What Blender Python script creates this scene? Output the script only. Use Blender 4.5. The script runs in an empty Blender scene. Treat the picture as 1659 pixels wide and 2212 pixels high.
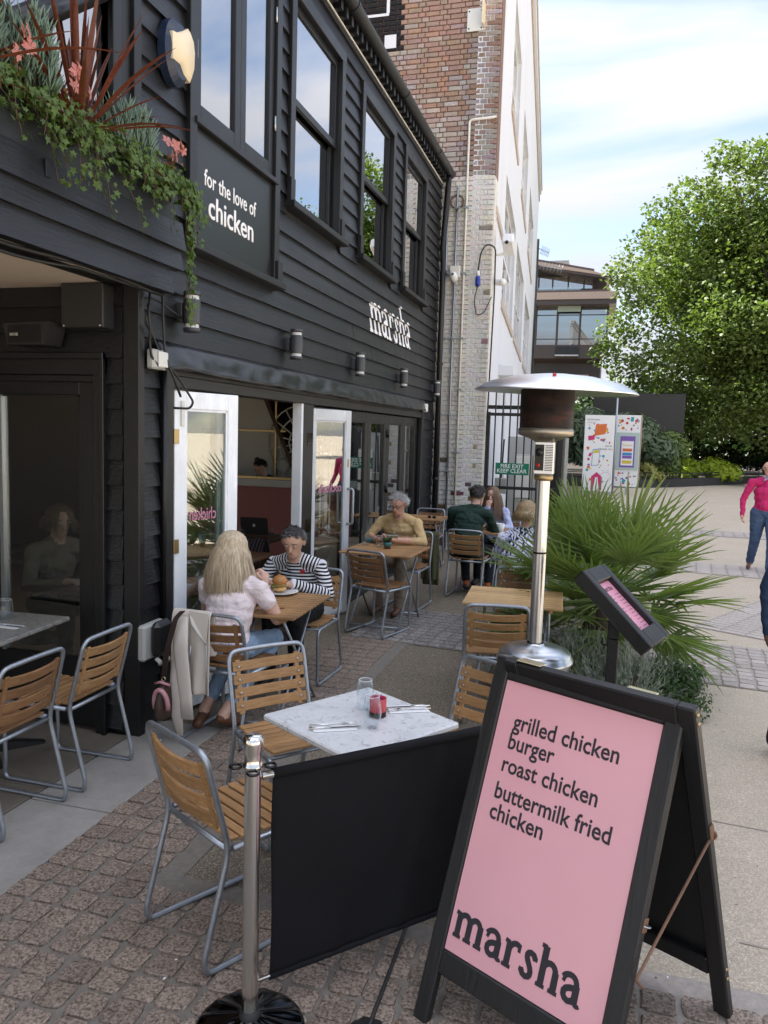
import bpy, bmesh, math, random
import numpy as np
from mathutils import Vector, Matrix, Euler, noise as mnoise

random.seed(7); np.random.seed(7)
R = math.radians
scene = bpy.context.scene
COL = scene.collection

# ------------------------------------------------------------------ camera
CAM_H, F_PX, IMG_H = 1.88, 1680.0, 2212.0
def cam_axes(pitch=5.74, roll=.03, yaw=15.6):
    p, y, a = R(pitch), R(yaw), math.atan(roll)
    fw = Vector((-math.sin(y)*math.cos(p), math.cos(y)*math.cos(p), -math.sin(p)))
    r0 = Vector((math.cos(y), math.sin(y), 0)); u0 = r0.cross(fw)
    return fw, r0*math.cos(a)+u0*math.sin(a), -r0*math.sin(a)+u0*math.cos(a)
FW, RT, UP = cam_axes()
cd = bpy.data.cameras.new('camera'); cam = bpy.data.objects.new('camera', cd); COL.objects.link(cam)
cd.sensor_fit = 'VERTICAL'; cd.sensor_height = 24.0; cd.lens = 24.0*F_PX/IMG_H
cd.clip_start = .05; cd.clip_end = 2000
m3 = Matrix((RT, UP, -FW)).transposed()
cam.matrix_world = Matrix.Translation((0, 0, CAM_H)) @ m3.to_4x4()
scene.camera = cam

# ------------------------------------------------------------------ sky, sun, exposure
SUN_DIR = Vector((-.68, .06, .73)).normalized()          # towards the sun: left, a little ahead
sun_el = math.asin(SUN_DIR.z); sun_az = math.atan2(SUN_DIR.x, SUN_DIR.y)
w = bpy.data.worlds.new('World'); scene.world = w; w.use_nodes = True
nt = w.node_tree; nt.nodes.clear()
out = nt.nodes.new('ShaderNodeOutputWorld'); bg = nt.nodes.new('ShaderNodeBackground')
sky = nt.nodes.new('ShaderNodeTexSky'); sky.sky_type = 'NISHITA'; sky.sun_disc = False
sky.sun_elevation = sun_el; sky.sun_rotation = sun_az; sky.air_density = 1.0; sky.dust_density = .5; sky.ozone_density = 1.0
tc = nt.nodes.new('ShaderNodeTexCoord'); sep = nt.nodes.new('ShaderNodeSeparateXYZ')
nt.links.new(tc.outputs['Generated'], sep.inputs[0])
def wm(op, a, b=None):
    n = nt.nodes.new('ShaderNodeMath'); n.operation = op
    for i, v in enumerate((a, b)):
        if v is None: continue
        if hasattr(v, 'links'): nt.links.new(v, n.inputs[i])
        else: n.inputs[i].default_value = v
    return n.outputs[0]
zz = wm('ADD', wm('MAXIMUM', sep.outputs[2], 0.0), .22)
comb = nt.nodes.new('ShaderNodeCombineXYZ')
nt.links.new(wm('DIVIDE', sep.outputs[0], zz), comb.inputs[0]); nt.links.new(wm('DIVIDE', sep.outputs[1], zz), comb.inputs[1])
mp = nt.nodes.new('ShaderNodeMapping'); mp.inputs['Rotation'].default_value = (0, 0, R(32)); mp.inputs['Scale'].default_value = (.55, 1.25, 1)
mp.inputs['Location'].default_value = (3.1, 1.4, 0)
nt.links.new(comb.outputs[0], mp.inputs[0])
ns = nt.nodes.new('ShaderNodeTexNoise'); ns.inputs['Scale'].default_value = 1.8; ns.inputs['Detail'].default_value = 7; ns.inputs['Roughness'].default_value = .52; ns.inputs['Distortion'].default_value = .35
nt.links.new(mp.outputs[0], ns.inputs['Vector'])
cr = nt.nodes.new('ShaderNodeValToRGB'); cr.color_ramp.elements[0].position = .40; cr.color_ramp.elements[1].position = .60
cr.color_ramp.elements[0].color = (.12, .12, .12, 1)
nt.links.new(ns.outputs[0], cr.inputs[0])
mx = nt.nodes.new('ShaderNodeMixRGB')
# thin cloud layer; its unseen overhead part is boosted to light the shaded terrace
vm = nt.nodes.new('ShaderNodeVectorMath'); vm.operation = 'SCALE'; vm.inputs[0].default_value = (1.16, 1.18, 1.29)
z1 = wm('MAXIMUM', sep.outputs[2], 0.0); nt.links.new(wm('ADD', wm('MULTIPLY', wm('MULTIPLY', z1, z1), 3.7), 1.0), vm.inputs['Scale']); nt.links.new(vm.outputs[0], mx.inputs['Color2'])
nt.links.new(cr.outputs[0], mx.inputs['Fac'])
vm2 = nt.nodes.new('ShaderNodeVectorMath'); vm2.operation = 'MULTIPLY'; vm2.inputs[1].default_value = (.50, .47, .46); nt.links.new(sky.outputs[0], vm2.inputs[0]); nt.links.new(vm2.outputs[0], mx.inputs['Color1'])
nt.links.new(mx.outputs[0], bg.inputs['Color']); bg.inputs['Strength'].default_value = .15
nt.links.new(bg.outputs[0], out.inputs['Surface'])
sl = bpy.data.lights.new('sun', 'SUN'); sl.energy = 5.0; sl.angle = R(.6); sl.color = (1, .95, .87)
so = bpy.data.objects.new('sun', sl); COL.objects.link(so)
so.rotation_euler = SUN_DIR.to_track_quat('Z', 'Y').to_euler()
vs = scene.view_settings; vs.view_transform = 'Standard'; vs.look = 'None'; vs.gamma = 1; vs.use_curve_mapping = False
vs.exposure = 2.12
scene.cycles.max_bounces = 8; scene.cycles.transparent_max_bounces = 16
scene.cycles.caustics_reflective = False; scene.cycles.caustics_refractive = False
scene.cycles.sample_clamp_indirect = 6

# ------------------------------------------------------------------ materials
MATS = {}
def srgb(r, g, b):
    f = lambda c: (c/255/12.92) if c/255 <= .04045 else ((c/255+.055)/1.055)**2.4
    return (f(r), f(g), f(b))
class NT:
    """small node-tree helper"""
    def __init__(s, name):
        s.m = bpy.data.materials.new(name); s.m.use_nodes = True; s.t = s.m.node_tree; s.n = s.t.nodes
        s.b = s.n['Principled BSDF']; s.out = s.n['Material Output']
    def node(s, typ, **kw):
        n = s.n.new(typ)
        for k, v in kw.items():
            if k in n.inputs.keys(): s.put(v, n.inputs[k])
            else: setattr(n, k, v)
        return n
    def put(s, v, sock):
        if isinstance(v, bpy.types.NodeSocket): s.t.links.new(v, sock)
        else:
            if sock.type == 'RGBA' and len(v) == 3: v = (*v, 1)
            sock.default_value = v
    def math(s, op, a, b=0.0, clamp=False):
        n = s.n.new('ShaderNodeMath'); n.operation = op; n.use_clamp = clamp
        s.put(a, n.inputs[0]); s.put(b, n.inputs[1]); return n.outputs[0]
    def mix(s, f, a, b, mode='MIX'):
        n = s.n.new('ShaderNodeMixRGB'); n.blend_type = mode
        s.put(f, n.inputs[0]); s.put(a, n.inputs[1]); s.put(b, n.inputs[2]); return n.outputs[0]
    def ramp(s, v, stops):
        n = s.n.new('ShaderNodeValToRGB'); e = n.color_ramp.elements
        while len(e) < len(stops): e.new(.5)
        for el, (p, c) in zip(e, stops):
            el.position = p; el.color = (*c, 1) if len(c) == 3 else c
        s.put(v, n.inputs[0]); return n.outputs[0]
    def coord(s, which='Object', scale=(1, 1, 1), rot=(0, 0, 0)):
        if which == 'World': o = s.n.new('ShaderNodeNewGeometry').outputs['Position']
        else: o = s.n.new('ShaderNodeTexCoord').outputs[which]
        mpn = s.n.new('ShaderNodeMapping'); mpn.inputs['Scale'].default_value = scale; mpn.inputs['Rotation'].default_value = rot
        s.t.links.new(o, mpn.inputs[0]); return mpn.outputs[0]
    def noise(s, vec, scale, detail=4, rough=.55, dist=0):
        n = s.n.new('ShaderNodeTexNoise'); n.inputs['Scale'].default_value = scale; n.inputs['Detail'].default_value = detail
        n.inputs['Roughness'].default_value = rough; n.inputs['Distortion'].default_value = dist
        s.t.links.new(vec, n.inputs['Vector']); return n.outputs[0]
    def voro(s, vec, scale, feature='F1'):
        n = s.n.new('ShaderNodeTexVoronoi'); n.inputs['Scale'].default_value = scale; n.feature = feature
        s.t.links.new(vec, n.inputs['Vector']); return n
    def bump(s, h, strength=.3, dist=.01):
        n = s.n.new('ShaderNodeBump'); n.inputs['Strength'].default_value = strength; n.inputs['Distance'].default_value = dist
        s.put(h, n.inputs['Height']); s.t.links.new(n.outputs[0], s.b.inputs['Normal'])
    def rnd(s): return s.n.new('ShaderNodeObjectInfo').outputs['Random']
    def attr(s, nm, what='Color'):
        n = s.n.new('ShaderNodeAttribute'); n.attribute_name = nm; return n.outputs[what]
    def fin(s, col=None, rough=.6, metal=0, spec=.5, key=None):
        if col is not None: s.put(col, s.b.inputs['Base Color'])
        s.put(rough, s.b.inputs['Roughness']); s.put(metal, s.b.inputs['Metallic']); s.put(spec, s.b.inputs['Specular IOR Level'])
        MATS[key or s.m.name] = s.m; return s.m
def plain(name, col, rough=.6, metal=0, var=.12, scale=6, bump=0, bscale=60, spec=.5, coord='Object'):
    k = NT(name); v = k.coord(coord)
    n = k.noise(v, scale, 5)
    f = k.math('ADD', k.math('MULTIPLY', n, 2*var), 1-var)
    c = k.mix(1.0, col, f, 'MULTIPLY')
    if bump: k.bump(k.noise(v, bscale, 4), bump, .004)
    return k.fin(c, rough, metal, spec)
def M(n): return MATS[n]

plain('galvanised', (.36, .39, .43), .42, .85, .25, 30, .15, 150)
plain('steel_thin', (.42, .45, .48), .35, .9, .15, 20)
def brushed(name, col, rough, sc=(900, 900, 3)):
    k = NT(name); v = k.coord('Object', sc); n = k.noise(v, 1, 3)
    k.put(k.math('ADD', k.math('MULTIPLY', n, .14), rough), k.b.inputs['Roughness'])
    k.b.inputs['Base Color'].default_value = (*col, 1); k.b.inputs['Metallic'].default_value = 1
    MATS[name] = k.m
brushed('chrome', (.70, .68, .65), .06); brushed('brushed_steel', (.60, .615, .63), .22)
brushed('black_chrome', (.035, .035, .037), .08); brushed('aluminium', (.72, .73, .74), .28, (3, 3, 400))
brushed('brass', (.46, .34, .17), .35)
def wood(name, c1, c2, rough=.5, sc=(6, 55, 55), randomise=.35):
    k = NT(name); v = k.coord('Object', sc)
    n = k.noise(v, 1.6, 6, .6, 1.2)
    c = k.ramp(n, [(.28, c1), (.72, c2)])
    kn = k.noise(k.coord('Object', (4, 9, 9)), 1.3, 2)
    c = k.mix(k.math('MULTIPLY', k.math('SUBTRACT', kn, .55, True), 2.2, True), c, tuple(x*.45 for x in c1))
    f = k.math('ADD', k.math('MULTIPLY', k.rnd(), randomise), 1-randomise*.5)
    c = k.mix(1, c, f, 'MULTIPLY'); k.bump(n, .18, .003)
    return k.fin(c, rough, 0, .4)
wood('teak', (.27, .14, .055), (.46, .265, .115), .58)
wood('teak_dark', (.17, .082, .036), (.30, .16, .070), .58)
wood('teak_pale', (.42, .25, .10), (.62, .40, .18))
wood('oak_dark', (.05, .024, .012), (.10, .05, .022))
def painted_board(name, col, rough, grain=.5):
    k = NT(name); v = k.coord('Object', (18, 1.6, 26)); n = k.noise(v, 2.2, 7, .65, .8)
    big = k.noise(k.coord('Object'), 2.5, 4); r = k.rnd()
    gr = k.noise(k.coord('World', (1, 1, .22)), 7, 6, .7)
    f = k.math('ADD', k.math('ADD', k.math('MULTIPLY', big, .5), k.math('MULTIPLY', r, .5)), k.math('ADD', k.math('MULTIPLY', k.math('SUBTRACT', gr, .55, True), 2.2), .45))
    c = k.mix(1, col, f, 'MULTIPLY')
    k.bump(k.math('ADD', n, k.math('MULTIPLY', big, .4)), grain, .006)
    k.put(k.math('ADD', k.math('MULTIPLY', big, .25), rough-.1), k.b.inputs['Roughness'])
    k.put(c, k.b.inputs['Base Color']); k.b.inputs['Specular IOR Level'].default_value = .5; MATS[name] = k.m
painted_board('black_board', (.0098, .0105, .0125), .34, .7)
painted_board('black_frame', (.0072, .0076, .0086), .38, .25)
painted_board('black_timber', (.0105, .0105, .011), .38, .35)
painted_board('white_paint', (.74, .77, .80), .38, .12)
plain('panel_black', (.012, .013, .013), .33, 0, .1, 3)
plain('lead', (.030, .032, .036), .30, .3, .3, 9, .25, 20)
plain('planter_steel', (.010, .011, .013), .45, 0, .15, 2)
plain('soffit_cream', (.74, .64, .54), .7, 0, .06, 1.5)
plain('cable_black', (.015, .015, .015), .5)
plain('box_black', (.02, .02, .021), .45)
plain('box_grey', (.42, .42, .40), .5)
plain('switch_white', (.70, .70, .66), .4)
plain('cream_plastic', (.72, .62, .44), .4, 0, .05)
plain('navy_plastic', (.012, .022, .05), .35)
plain('lamp_grey', (.045, .048, .055), .4)
plain('text_white', (.80, .80, .82), .5, 0, .05)
plain('text_pink', (.50, .20, .30), .5, 0, .05)
plain('text_black', (.022, .020, .026), .5, 0, .05)
plain('rubber', (.014, .014, .014), .6)
plain('plaster_white', (.70, .69, .66), .8, 0, .05, 2)
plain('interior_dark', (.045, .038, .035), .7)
plain('interior_floor', (.24, .17, .11), .5)
plain('banquette_pink', (.45, .16, .15), .6)
plain('rattan', (.09, .05, .03), .6)
plain('white_ceramic', (.78, .78, .76), .2, 0, .03)
plain('paper', (.80, .80, .79), .7, 0, .03)
plain('cardboard_brown', (.38, .22, .11), .7)
plain('green_sign', (.0, .16, .085), .4, 0, .06)
plain('menu_pink', (.62, .27, .36), .4, 0, .04)
plain('clear_red', (.50, .045, .055), .35)
plain('pot_teal', (.04, .16, .19), .4)
plain('soil', (.03, .022, .016), .9)
plain('terracotta', (.10, .05, .03), .8)
plain('heater_dark', (.030, .022, .018), .45, .7, .5, 7)
plain('black_plastic', (.012, .012, .012), .35)
plain('red_plastic', (.5, .02, .02), .3)
plain('blue_plastic', (.01, .035, .30), .35)
plain('white_plastic', (.72, .73, .74), .35)
plain('screen_black', (.008, .008, .009), .35)
plain('bronze_frame', (.060, .045, .042), .45)
plain('tan_fascia', (.42, .32, .26), .6)
plain('concrete_pale', (.42, .40, .36), .8)
plain('wall_black_brick', (.030, .029, .030), .75, 0, .4, 8, .4, 25)
def glass(name, tint=(.9, .95, .93), base=.05, top=1.0, power=4.0, rough=0.0):
    """thin pane: mirror-like at grazing angles, clear head-on"""
    k = NT(name); k.n.remove(k.b)
    tr = k.node('ShaderNodeBsdfTransparent', Color=tint); gl = k.node('ShaderNodeBsdfGlossy', Color=(1, 1, 1), Roughness=rough)
    lw = k.node('ShaderNodeLayerWeight', Blend=.5); mxs = k.n.new('ShaderNodeMixShader')
    fac = k.math('ADD', k.math('MULTIPLY', k.math('POWER', lw.outputs['Facing'], power), top-base), base, True)
    k.t.links.new(fac, mxs.inputs[0]); k.t.links.new(tr.outputs[0], mxs.inputs[1]); k.t.links.new(gl.outputs[0], mxs.inputs[2])
    k.t.links.new(mxs.outputs[0], k.out.inputs['Surface']); MATS[name] = k.m
glass('window_glass', (.80, .84, .82), .15); glass('upper_glass', (.30, .33, .35), .38, 1, 2.5); glass('drink_glass', (.95, .97, .98), .025, .75, 3.5)
glass('green_glass', (.10, .20, .15), .30, 1, 3)
k = NT('water'); k.b.inputs['Transmission Weight'].default_value = 1; k.fin((.9, .95, .95), .02)

# ------------------------------------------------------------------ mesh helpers
class MB:
    def __init__(s): s.v = []; s.f = []; s.mi = []; s.sm = []
    def add(s, vs, fs, mi=0, smooth=False, mat=None):
        o = len(s.v)
        if mat is not None: vs = [tuple(mat @ Vector(p)) for p in vs]
        s.v += [tuple(p) for p in vs]; s.f += [tuple(i+o for i in f) for f in fs]
        s.mi += [mi]*len(fs); s.sm += [smooth]*len(fs); return s
    def box(s, x0, x1, y0, y1, z0, z1, mi=0, mat=None):
        v = [(x0, y0, z0), (x1, y0, z0), (x1, y1, z0), (x0, y1, z0), (x0, y0, z1), (x1, y0, z1), (x1, y1, z1), (x0, y1, z1)]
        f = [(0, 3, 2, 1), (4, 5, 6, 7), (0, 1, 5, 4), (1, 2, 6, 5), (2, 3, 7, 6), (3, 0, 4, 7)]
        return s.add(v, f, mi, False, mat)
    def cbox(s, x0, x1, y0, y1, z0, z1, b=.003, mi=0, mat=None):
        """box with chamfered edges"""
        b = min(b, (x1-x0)*.45, (y1-y0)*.45, (z1-z0)*.45)
        v = []; idx = {}
        for ix, X in enumerate((x0, x1)):
            for iy, Y in enumerate((y0, y1)):
                for iz, Z in enumerate((z0, z1)):
                    dx, dy, dz = (b if ix == 0 else -b), (b if iy == 0 else -b), (b if iz == 0 else -b)
                    for a, p in enumerate(((X, Y+dy, Z+dz), (X+dx, Y, Z+dz), (X+dx, Y+dy, Z))):
                        idx[ix, iy, iz, a] = len(v); v.append(p)
        f = []
        for i in (0, 1):
            f.append([idx[i, 0, 0, 0], idx[i, 1, 0, 0], idx[i, 1, 1, 0], idx[i, 0, 1, 0]][::(-1 if i == 0 else 1)])
            f.append([idx[0, i, 0, 1], idx[1, i, 0, 1], idx[1, i, 1, 1], idx[0, i, 1, 1]][::(1 if i == 0 else -1)])
            f.append([idx[0, 0, i, 2], idx[1, 0, i, 2], idx[1, 1, i, 2], idx[0, 1, i, 2]][::(-1 if i == 0 else 1)])
        for i in (0, 1):
            for j in (0, 1):
                f.append([idx[i, j, 0, 0], idx[i, j, 1, 0], idx[i, j, 1, 1], idx[i, j, 0, 1]])
                f.append([idx[i, 0, j, 0], idx[i, 1, j, 0], idx[i, 1, j, 2], idx[i, 0, j, 2]])
                f.append([idx[0, i, j, 1], idx[1, i, j, 1], idx[1, i, j, 2], idx[0, i, j, 2]])
                for kk in (0, 1): f.append([idx[i, j, kk, 0], idx[i, j, kk, 1], idx[i, j, kk, 2]]) if True else 0
        # remove duplicate corner tris
        seen = set(); ff = []
        for q in f:
            t = tuple(sorted(q))
            if t in seen: continue
            seen.add(t); ff.append(tuple(q))
        return s.add(v, ff, mi, False, mat)
    def tube(s, pts, r, n=8, mi=0, closed=False, cap=True, flat=None, mat=None):
        P = [Vector(p) for p in pts]; L = len(P); rr = r if hasattr(r, '__len__') else [r]*L
        vs = []; fs = []; prev = None
        for i in range(L):
            if closed: t = P[(i+1) % L]-P[i-1]
            else: t = P[min(i+1, L-1)]-P[max(i-1, 0)]
            if t.length < 1e-9: t = Vector((0, 0, 1))
            t.normalize()
            if prev is None:
                a = Vector((0, 0, 1)) if abs(t.z) < .9 else Vector((1, 0, 0))
                u = t.cross(a).normalized()
            else:
                u = prev-t*prev.dot(t)
                u = u.normalized() if u.length > 1e-6 else t.orthogonal().normalized()
            prev = u; w_ = t.cross(u)
            for j in range(n):
                a = 2*math.pi*j/n
                d = u*math.cos(a)+w_*math.sin(a)
                if flat is not None: d = d-flat*(d.dot(flat)*.75)
                vs.append(P[i]+d*rr[i])
        for i in range(L if closed else L-1):
            a, b = i*n, ((i+1) % L)*n
            for j in range(n): fs.append((a+j, a+(j+1) % n, b+(j+1) % n, b+j))
        if cap and not closed: fs.append(tuple(range(n))[::-1]); fs.append(tuple((L-1)*n+j for j in range(n)))
        return s.add(vs, fs, mi, True, mat)
    def lathe(s, prof, n=24, c=(0, 0, 0), mi=0, mat=None, a0=0, a1=2*math.pi):
        vs = []; fs = []; full = abs(a1-a0-2*math.pi) < 1e-6; m = n if full else n+1
        for r_, z in prof:
            for j in range(m):
                a = a0+(a1-a0)*j/n; vs.append((c[0]+r_*math.cos(a), c[1]+r_*math.sin(a), c[2]+z))
        for i in range(len(prof)-1):
            for j in range(n):
                k2 = (j+1) % m; fs.append((i*m+j, i*m+k2, (i+1)*m+k2, (i+1)*m+j))
        return s.add(vs, fs, mi, True, mat)
    def prism(s, poly, axis, a, b, mi=0, mat=None):
        """poly in the two other axes, extruded along axis from a to b"""
        n = len(poly)
        def p3(q, t): return {'x': (t, q[0], q[1]), 'y': (q[0], t, q[1]), 'z': (q[0], q[1], t)}[axis]
        vs = [p3(q, a) for q in poly]+[p3(q, b) for q in poly]
        fs = [tuple(range(n))[::-1], tuple(range(n, 2*n))]+[(i, (i+1) % n, n+(i+1) % n, n+i) for i in range(n)]
        return s.add(vs, fs, mi, False, mat)
    def ball(s, c, rx, ry=None, rz=None, n=12, m=8, mi=0, mat=None):
        ry = ry or rx; rz = rz or rx; vs = []; fs = []
        for i in range(m+1):
            t = math.pi*i/m
            for j in range(n):
                a = 2*math.pi*j/n; vs.append((c[0]+rx*math.sin(t)*math.cos(a), c[1]+ry*math.sin(t)*math.sin(a), c[2]+rz*math.cos(t)))
        for i in range(m):
            for j in range(n): fs.append((i*n+j, (i+1)*n+j, (i+1)*n+(j+1) % n, i*n+(j+1) % n))
        return s.add(vs, fs, mi, True, mat)
    def mesh(s, name):
        me = bpy.data.meshes.new(name); me.from_pydata(s.v, [], s.f)
        me.polygons.foreach_set('material_index', s.mi); me.polygons.foreach_set('use_smooth', s.sm)
        bm = bmesh.new(); bm.from_mesh(me); bmesh.ops.recalc_face_normals(bm, faces=bm.faces); bm.to_mesh(me); bm.free()
        me.update(); return me
    def build(s, name, mats, parent=None, fast=False):
        if fast:
            me = bpy.data.meshes.new(name); me.from_pydata(s.v, [], s.f)
            me.polygons.foreach_set('material_index', s.mi); me.polygons.foreach_set('use_smooth', s.sm); me.update()
        else: me = s.mesh(name)
        return link(name, me, mats, parent)
def link(name, me, mats=None, parent=None):
    if mats is not None and len(me.materials) == 0:
        for q in (mats if isinstance(mats, (list, tuple)) else [mats]): me.materials.append(MATS[q] if isinstance(q, str) else q)
    o = bpy.data.objects.new(name, me); COL.objects.link(o)
    if parent is not None: o.parent = parent
    return o
def tag(o, label, cat=None, group=None, kind=None):
    if label: o['label'] = label
    if cat: o['category'] = cat
    if group: o['group'] = group
    if kind: o['kind'] = kind
    return o
def thing(name, label, cat, loc=(0, 0, 0), rz=0, group=None):
    o = bpy.data.objects.new(name, None); COL.objects.link(o); o.empty_display_size = .1
    o.location = loc; o.rotation_euler = (0, 0, rz)
    return tag(o, label, cat, group)
def struct(o): o['kind'] = 'structure'; return o
def copy_tree(o, parent=None):
    c = o.copy(); COL.objects.link(c); c.parent = parent
    for ch in [x for x in ALLCH.get(o.name, list(o.children))]: copy_tree(ch, c)
    return c
ALLCH = {}
def arc(c, r, a0, a1, n, plane='yz', fix=0):
    o = []
    for i in range(n+1):
        a = R(a0+(a1-a0)*i/n); p, q = c[0]+r*math.cos(a), c[1]+r*math.sin(a)
        o.append({'yz': (fix, p, q), 'xz': (p, fix, q), 'xy': (p, q, fix)}[plane])
    return o
def fillet(pts, r, n=4):
    """round the corners of a polyline"""
    P = [Vector(p) for p in pts]; o = [P[0]]
    for i in range(1, len(P)-1):
        a, b, c = P[i-1], P[i], P[i+1]; d1 = (a-b); d2 = (c-b)
        rr = min(r, d1.length*.49, d2.length*.49); p0 = b+d1.normalized()*rr; p1 = b+d2.normalized()*rr
        for t in range(n+1):
            u = t/n; o.append(p0*(1-u)**2+b*2*u*(1-u)+p1*u*u)
    o.append(P[-1]); return o
def text_mesh(body, size, ext=.0008, bold=0.0, align='LEFT', space=1.0):
    cu = bpy.data.curves.new('lettering', 'FONT'); cu.body = body; cu.size = size; cu.extrude = ext; cu.bevel_depth = bold; cu.bevel_resolution = 0
    cu.align_x = align; cu.resolution_u = 3; cu.space_line = space
    ob = bpy.data.objects.new('lettering', cu); COL.objects.link(ob)
    dg = bpy.context.evaluated_depsgraph_get(); me = bpy.data.meshes.new_from_object(ob.evaluated_get(dg))
    bpy.data.objects.remove(ob); bpy.data.curves.remove(cu); me.materials.clear(); return me
def lettering(body, size, matw, mat, parent, ext=.0008, bold=0.0, align='LEFT', width=None, name='lettering'):
    me = text_mesh(body, size, ext, bold, align)
    if width:
        xs = [v.co.x for v in me.vertices]; f = width/(max(xs)-min(xs)); x0 = min(xs)
        for v in me.vertices: v.co.x = (v.co.x-x0)*f
    me.transform(matw)
    return link(name, me, mat, parent)
def frame(xa, ya, org):
    """matrix whose local x -> xa, local y -> ya"""
    xa = Vector(xa).normalized(); ya = Vector(ya).normalized(); za = xa.cross(ya)
    return Matrix.Translation(org) @ Matrix((xa, ya, za)).transposed().to_4x4()
# hand-drawn slab-serif letters: strokes of (points, width) in a unit x-height box
def _bez(p, n=8):
    o = []
    for i in range(n+1):
        t = i/n
        a = [Vector((*q, 0)) for q in p]
        while len(a) > 1: a = [a[j]*(1-t)+a[j+1]*t for j in range(len(a)-1)]
        o.append((a[0].x, a[0].y))
    return o
SER = .07
def glyph(ch):
    st = []; ln = lambda a, b, w=.2: st.append(([a, b], w))
    def sf(x, y, l=.17, w=.11): st.append(([(x-l, y), (x+l, y)], w))
    if ch == 'm':
        for x in (.2, .72, 1.24): ln((x, .06), (x, .80)); sf(x, .05)
        st.append(([(.02, .93), (.2, .90)], .12))
        for x in (.2, .72): st.append((_bez([(x, .70), (x+.1, 1.02), (x+.46, 1.05), (x+.52, .66)]), .17))
        return st, 1.48
    if ch == 'a':
        st.append((_bez([(.10, .80), (.22, 1.03), (.66, 1.05), (.66, .62)]), .16)); ln((.66, .66), (.66, .16), .2)
        st.append((_bez([(.66, .16), (.68, .02), (.80, .02), (.86, .08)]), .11))
        st.append((_bez([(.66, .58), (.30, .56), (.06, .46), (.10, .22), (.22, -.06), (.56, .02), (.66, .26)]), .17))
        st.append(([(.12, .78), (.18, .76)], .2)); return st, .95
    if ch == 'r':
        ln((.2, .06), (.2, .82)); sf(.2, .05, .18); st.append(([(.02, .93), (.2, .90)], .12))
        st.append((_bez([(.2, .62), (.28, .96), (.5, 1.02), (.66, .90)]), .16)); st.append(([(.62, .84), (.68, .84)], .2)); return st, .78
    if ch == 's':
        st.append((_bez([(.60, .78), (.52, 1.06), (.08, 1.04), (.10, .74), (.12, .52), (.64, .56), (.64, .28), (.64, -.08), (.14, -.06), (.08, .24)], 14), .17))
        st.append(([(.60, .74), (.60, .84)], .14)); st.append(([(.09, .16), (.09, .28)], .14)); return st, .76
    if ch == 'h':
        ln((.2, .06), (.2, 1.42)); sf(.2, .05); sf(.74, .05); ln((.74, .06), (.74, .70)); st.append(([(.02, 1.43), (.2, 1.42)], .12))
        st.append((_bez([(.2, .68), (.3, 1.02), (.68, 1.05), (.74, .66)]), .17)); return st, .96
def word(txt, xh, matw, mat, parent, depth=.002, sx=1.0, heavy=1.0):
    b = MB(); x = 0; fl = Vector((0, 0, 1))
    for ch in txt:
        st, adv = glyph(ch)
        for pts, wd in st:
            P = [((x+p[0])*xh*sx, p[1]*xh, 0) for p in pts]
            vs = []; n = len(P); hw = wd*heavy*xh/2
            tl = [Vector(q) for q in P]
            left = []; right = []
            for i in range(n):
                t = (tl[min(i+1, n-1)]-tl[max(i-1, 0)]).normalized(); nn = Vector((-t.y, t.x, 0)); left.append(tl[i]+nn*hw); right.append(tl[i]-nn*hw)
            e = (tl[-1]-tl[-2]).normalized()*hw*.25; s0 = (tl[1]-tl[0]).normalized()*hw*.25
            left[0] -= s0; right[0] -= s0; left[-1] += e; right[-1] += e
            dz = depth*(1+.25*random.random())
            vs = [tuple(q) for q in left]+[tuple(q) for q in right]+[(q.x, q.y, dz) for q in left]+[(q.x, q.y, dz) for q in right]
            fs = []
            for i in range(n-1):
                fs += [(2*n+i, 2*n+i+1, 3*n+i+1, 3*n+i), (i, i+1, 2*n+i+1, 2*n+i), (n+i, 3*n+i, 3*n+i+1, n+i+1)]
            fs += [(0, 2*n, 3*n, n), (n-1, 2*n-1, 4*n-1, 3*n-1)]
            b.add(vs, fs)
        x += adv
    me = b.mesh('lettering'); me.transform(matw); return link('lettering', me, mat, parent)
plain('lens', (.60, .62, .63), .25)
# ------------------------------------------------------------------ pixel -> place (photo pixels at 1659 x 2212)
CO = Vector((0, 0, CAM_H))
def ray(x, y): return FW+RT*((x-829.5)/F_PX)-UP*((y-1106.0)/F_PX)
def on_ground(x, y, z=0.0): d = ray(x, y); return CO+d*((z-CAM_H)/d.z)
def on_x(x, y, X): d = ray(x, y); return CO+d*(X/d.x)
def on_y(x, y, Y): d = ray(x, y); return CO+d*(Y/d.y)

# ------------------------------------------------------------------ ground
k = NT('aggregate'); v = k.coord('World')
sp = k.voro(v, 170); cell = k.ramp(sp.outputs['Color'], [(.0, (.066, .053, .036)), (.45, (.165, .135, .098)), (.8, (.27, .225, .17)), (1, (.42, .39, .33))])
big = k.noise(v, .8, 5, .6); mid = k.noise(v, 6, 4)
f = k.math('ADD', k.math('MULTIPLY', big, .45), k.math('MULTIPLY', mid, .25)); f = k.math('ADD', f, .62)
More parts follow.
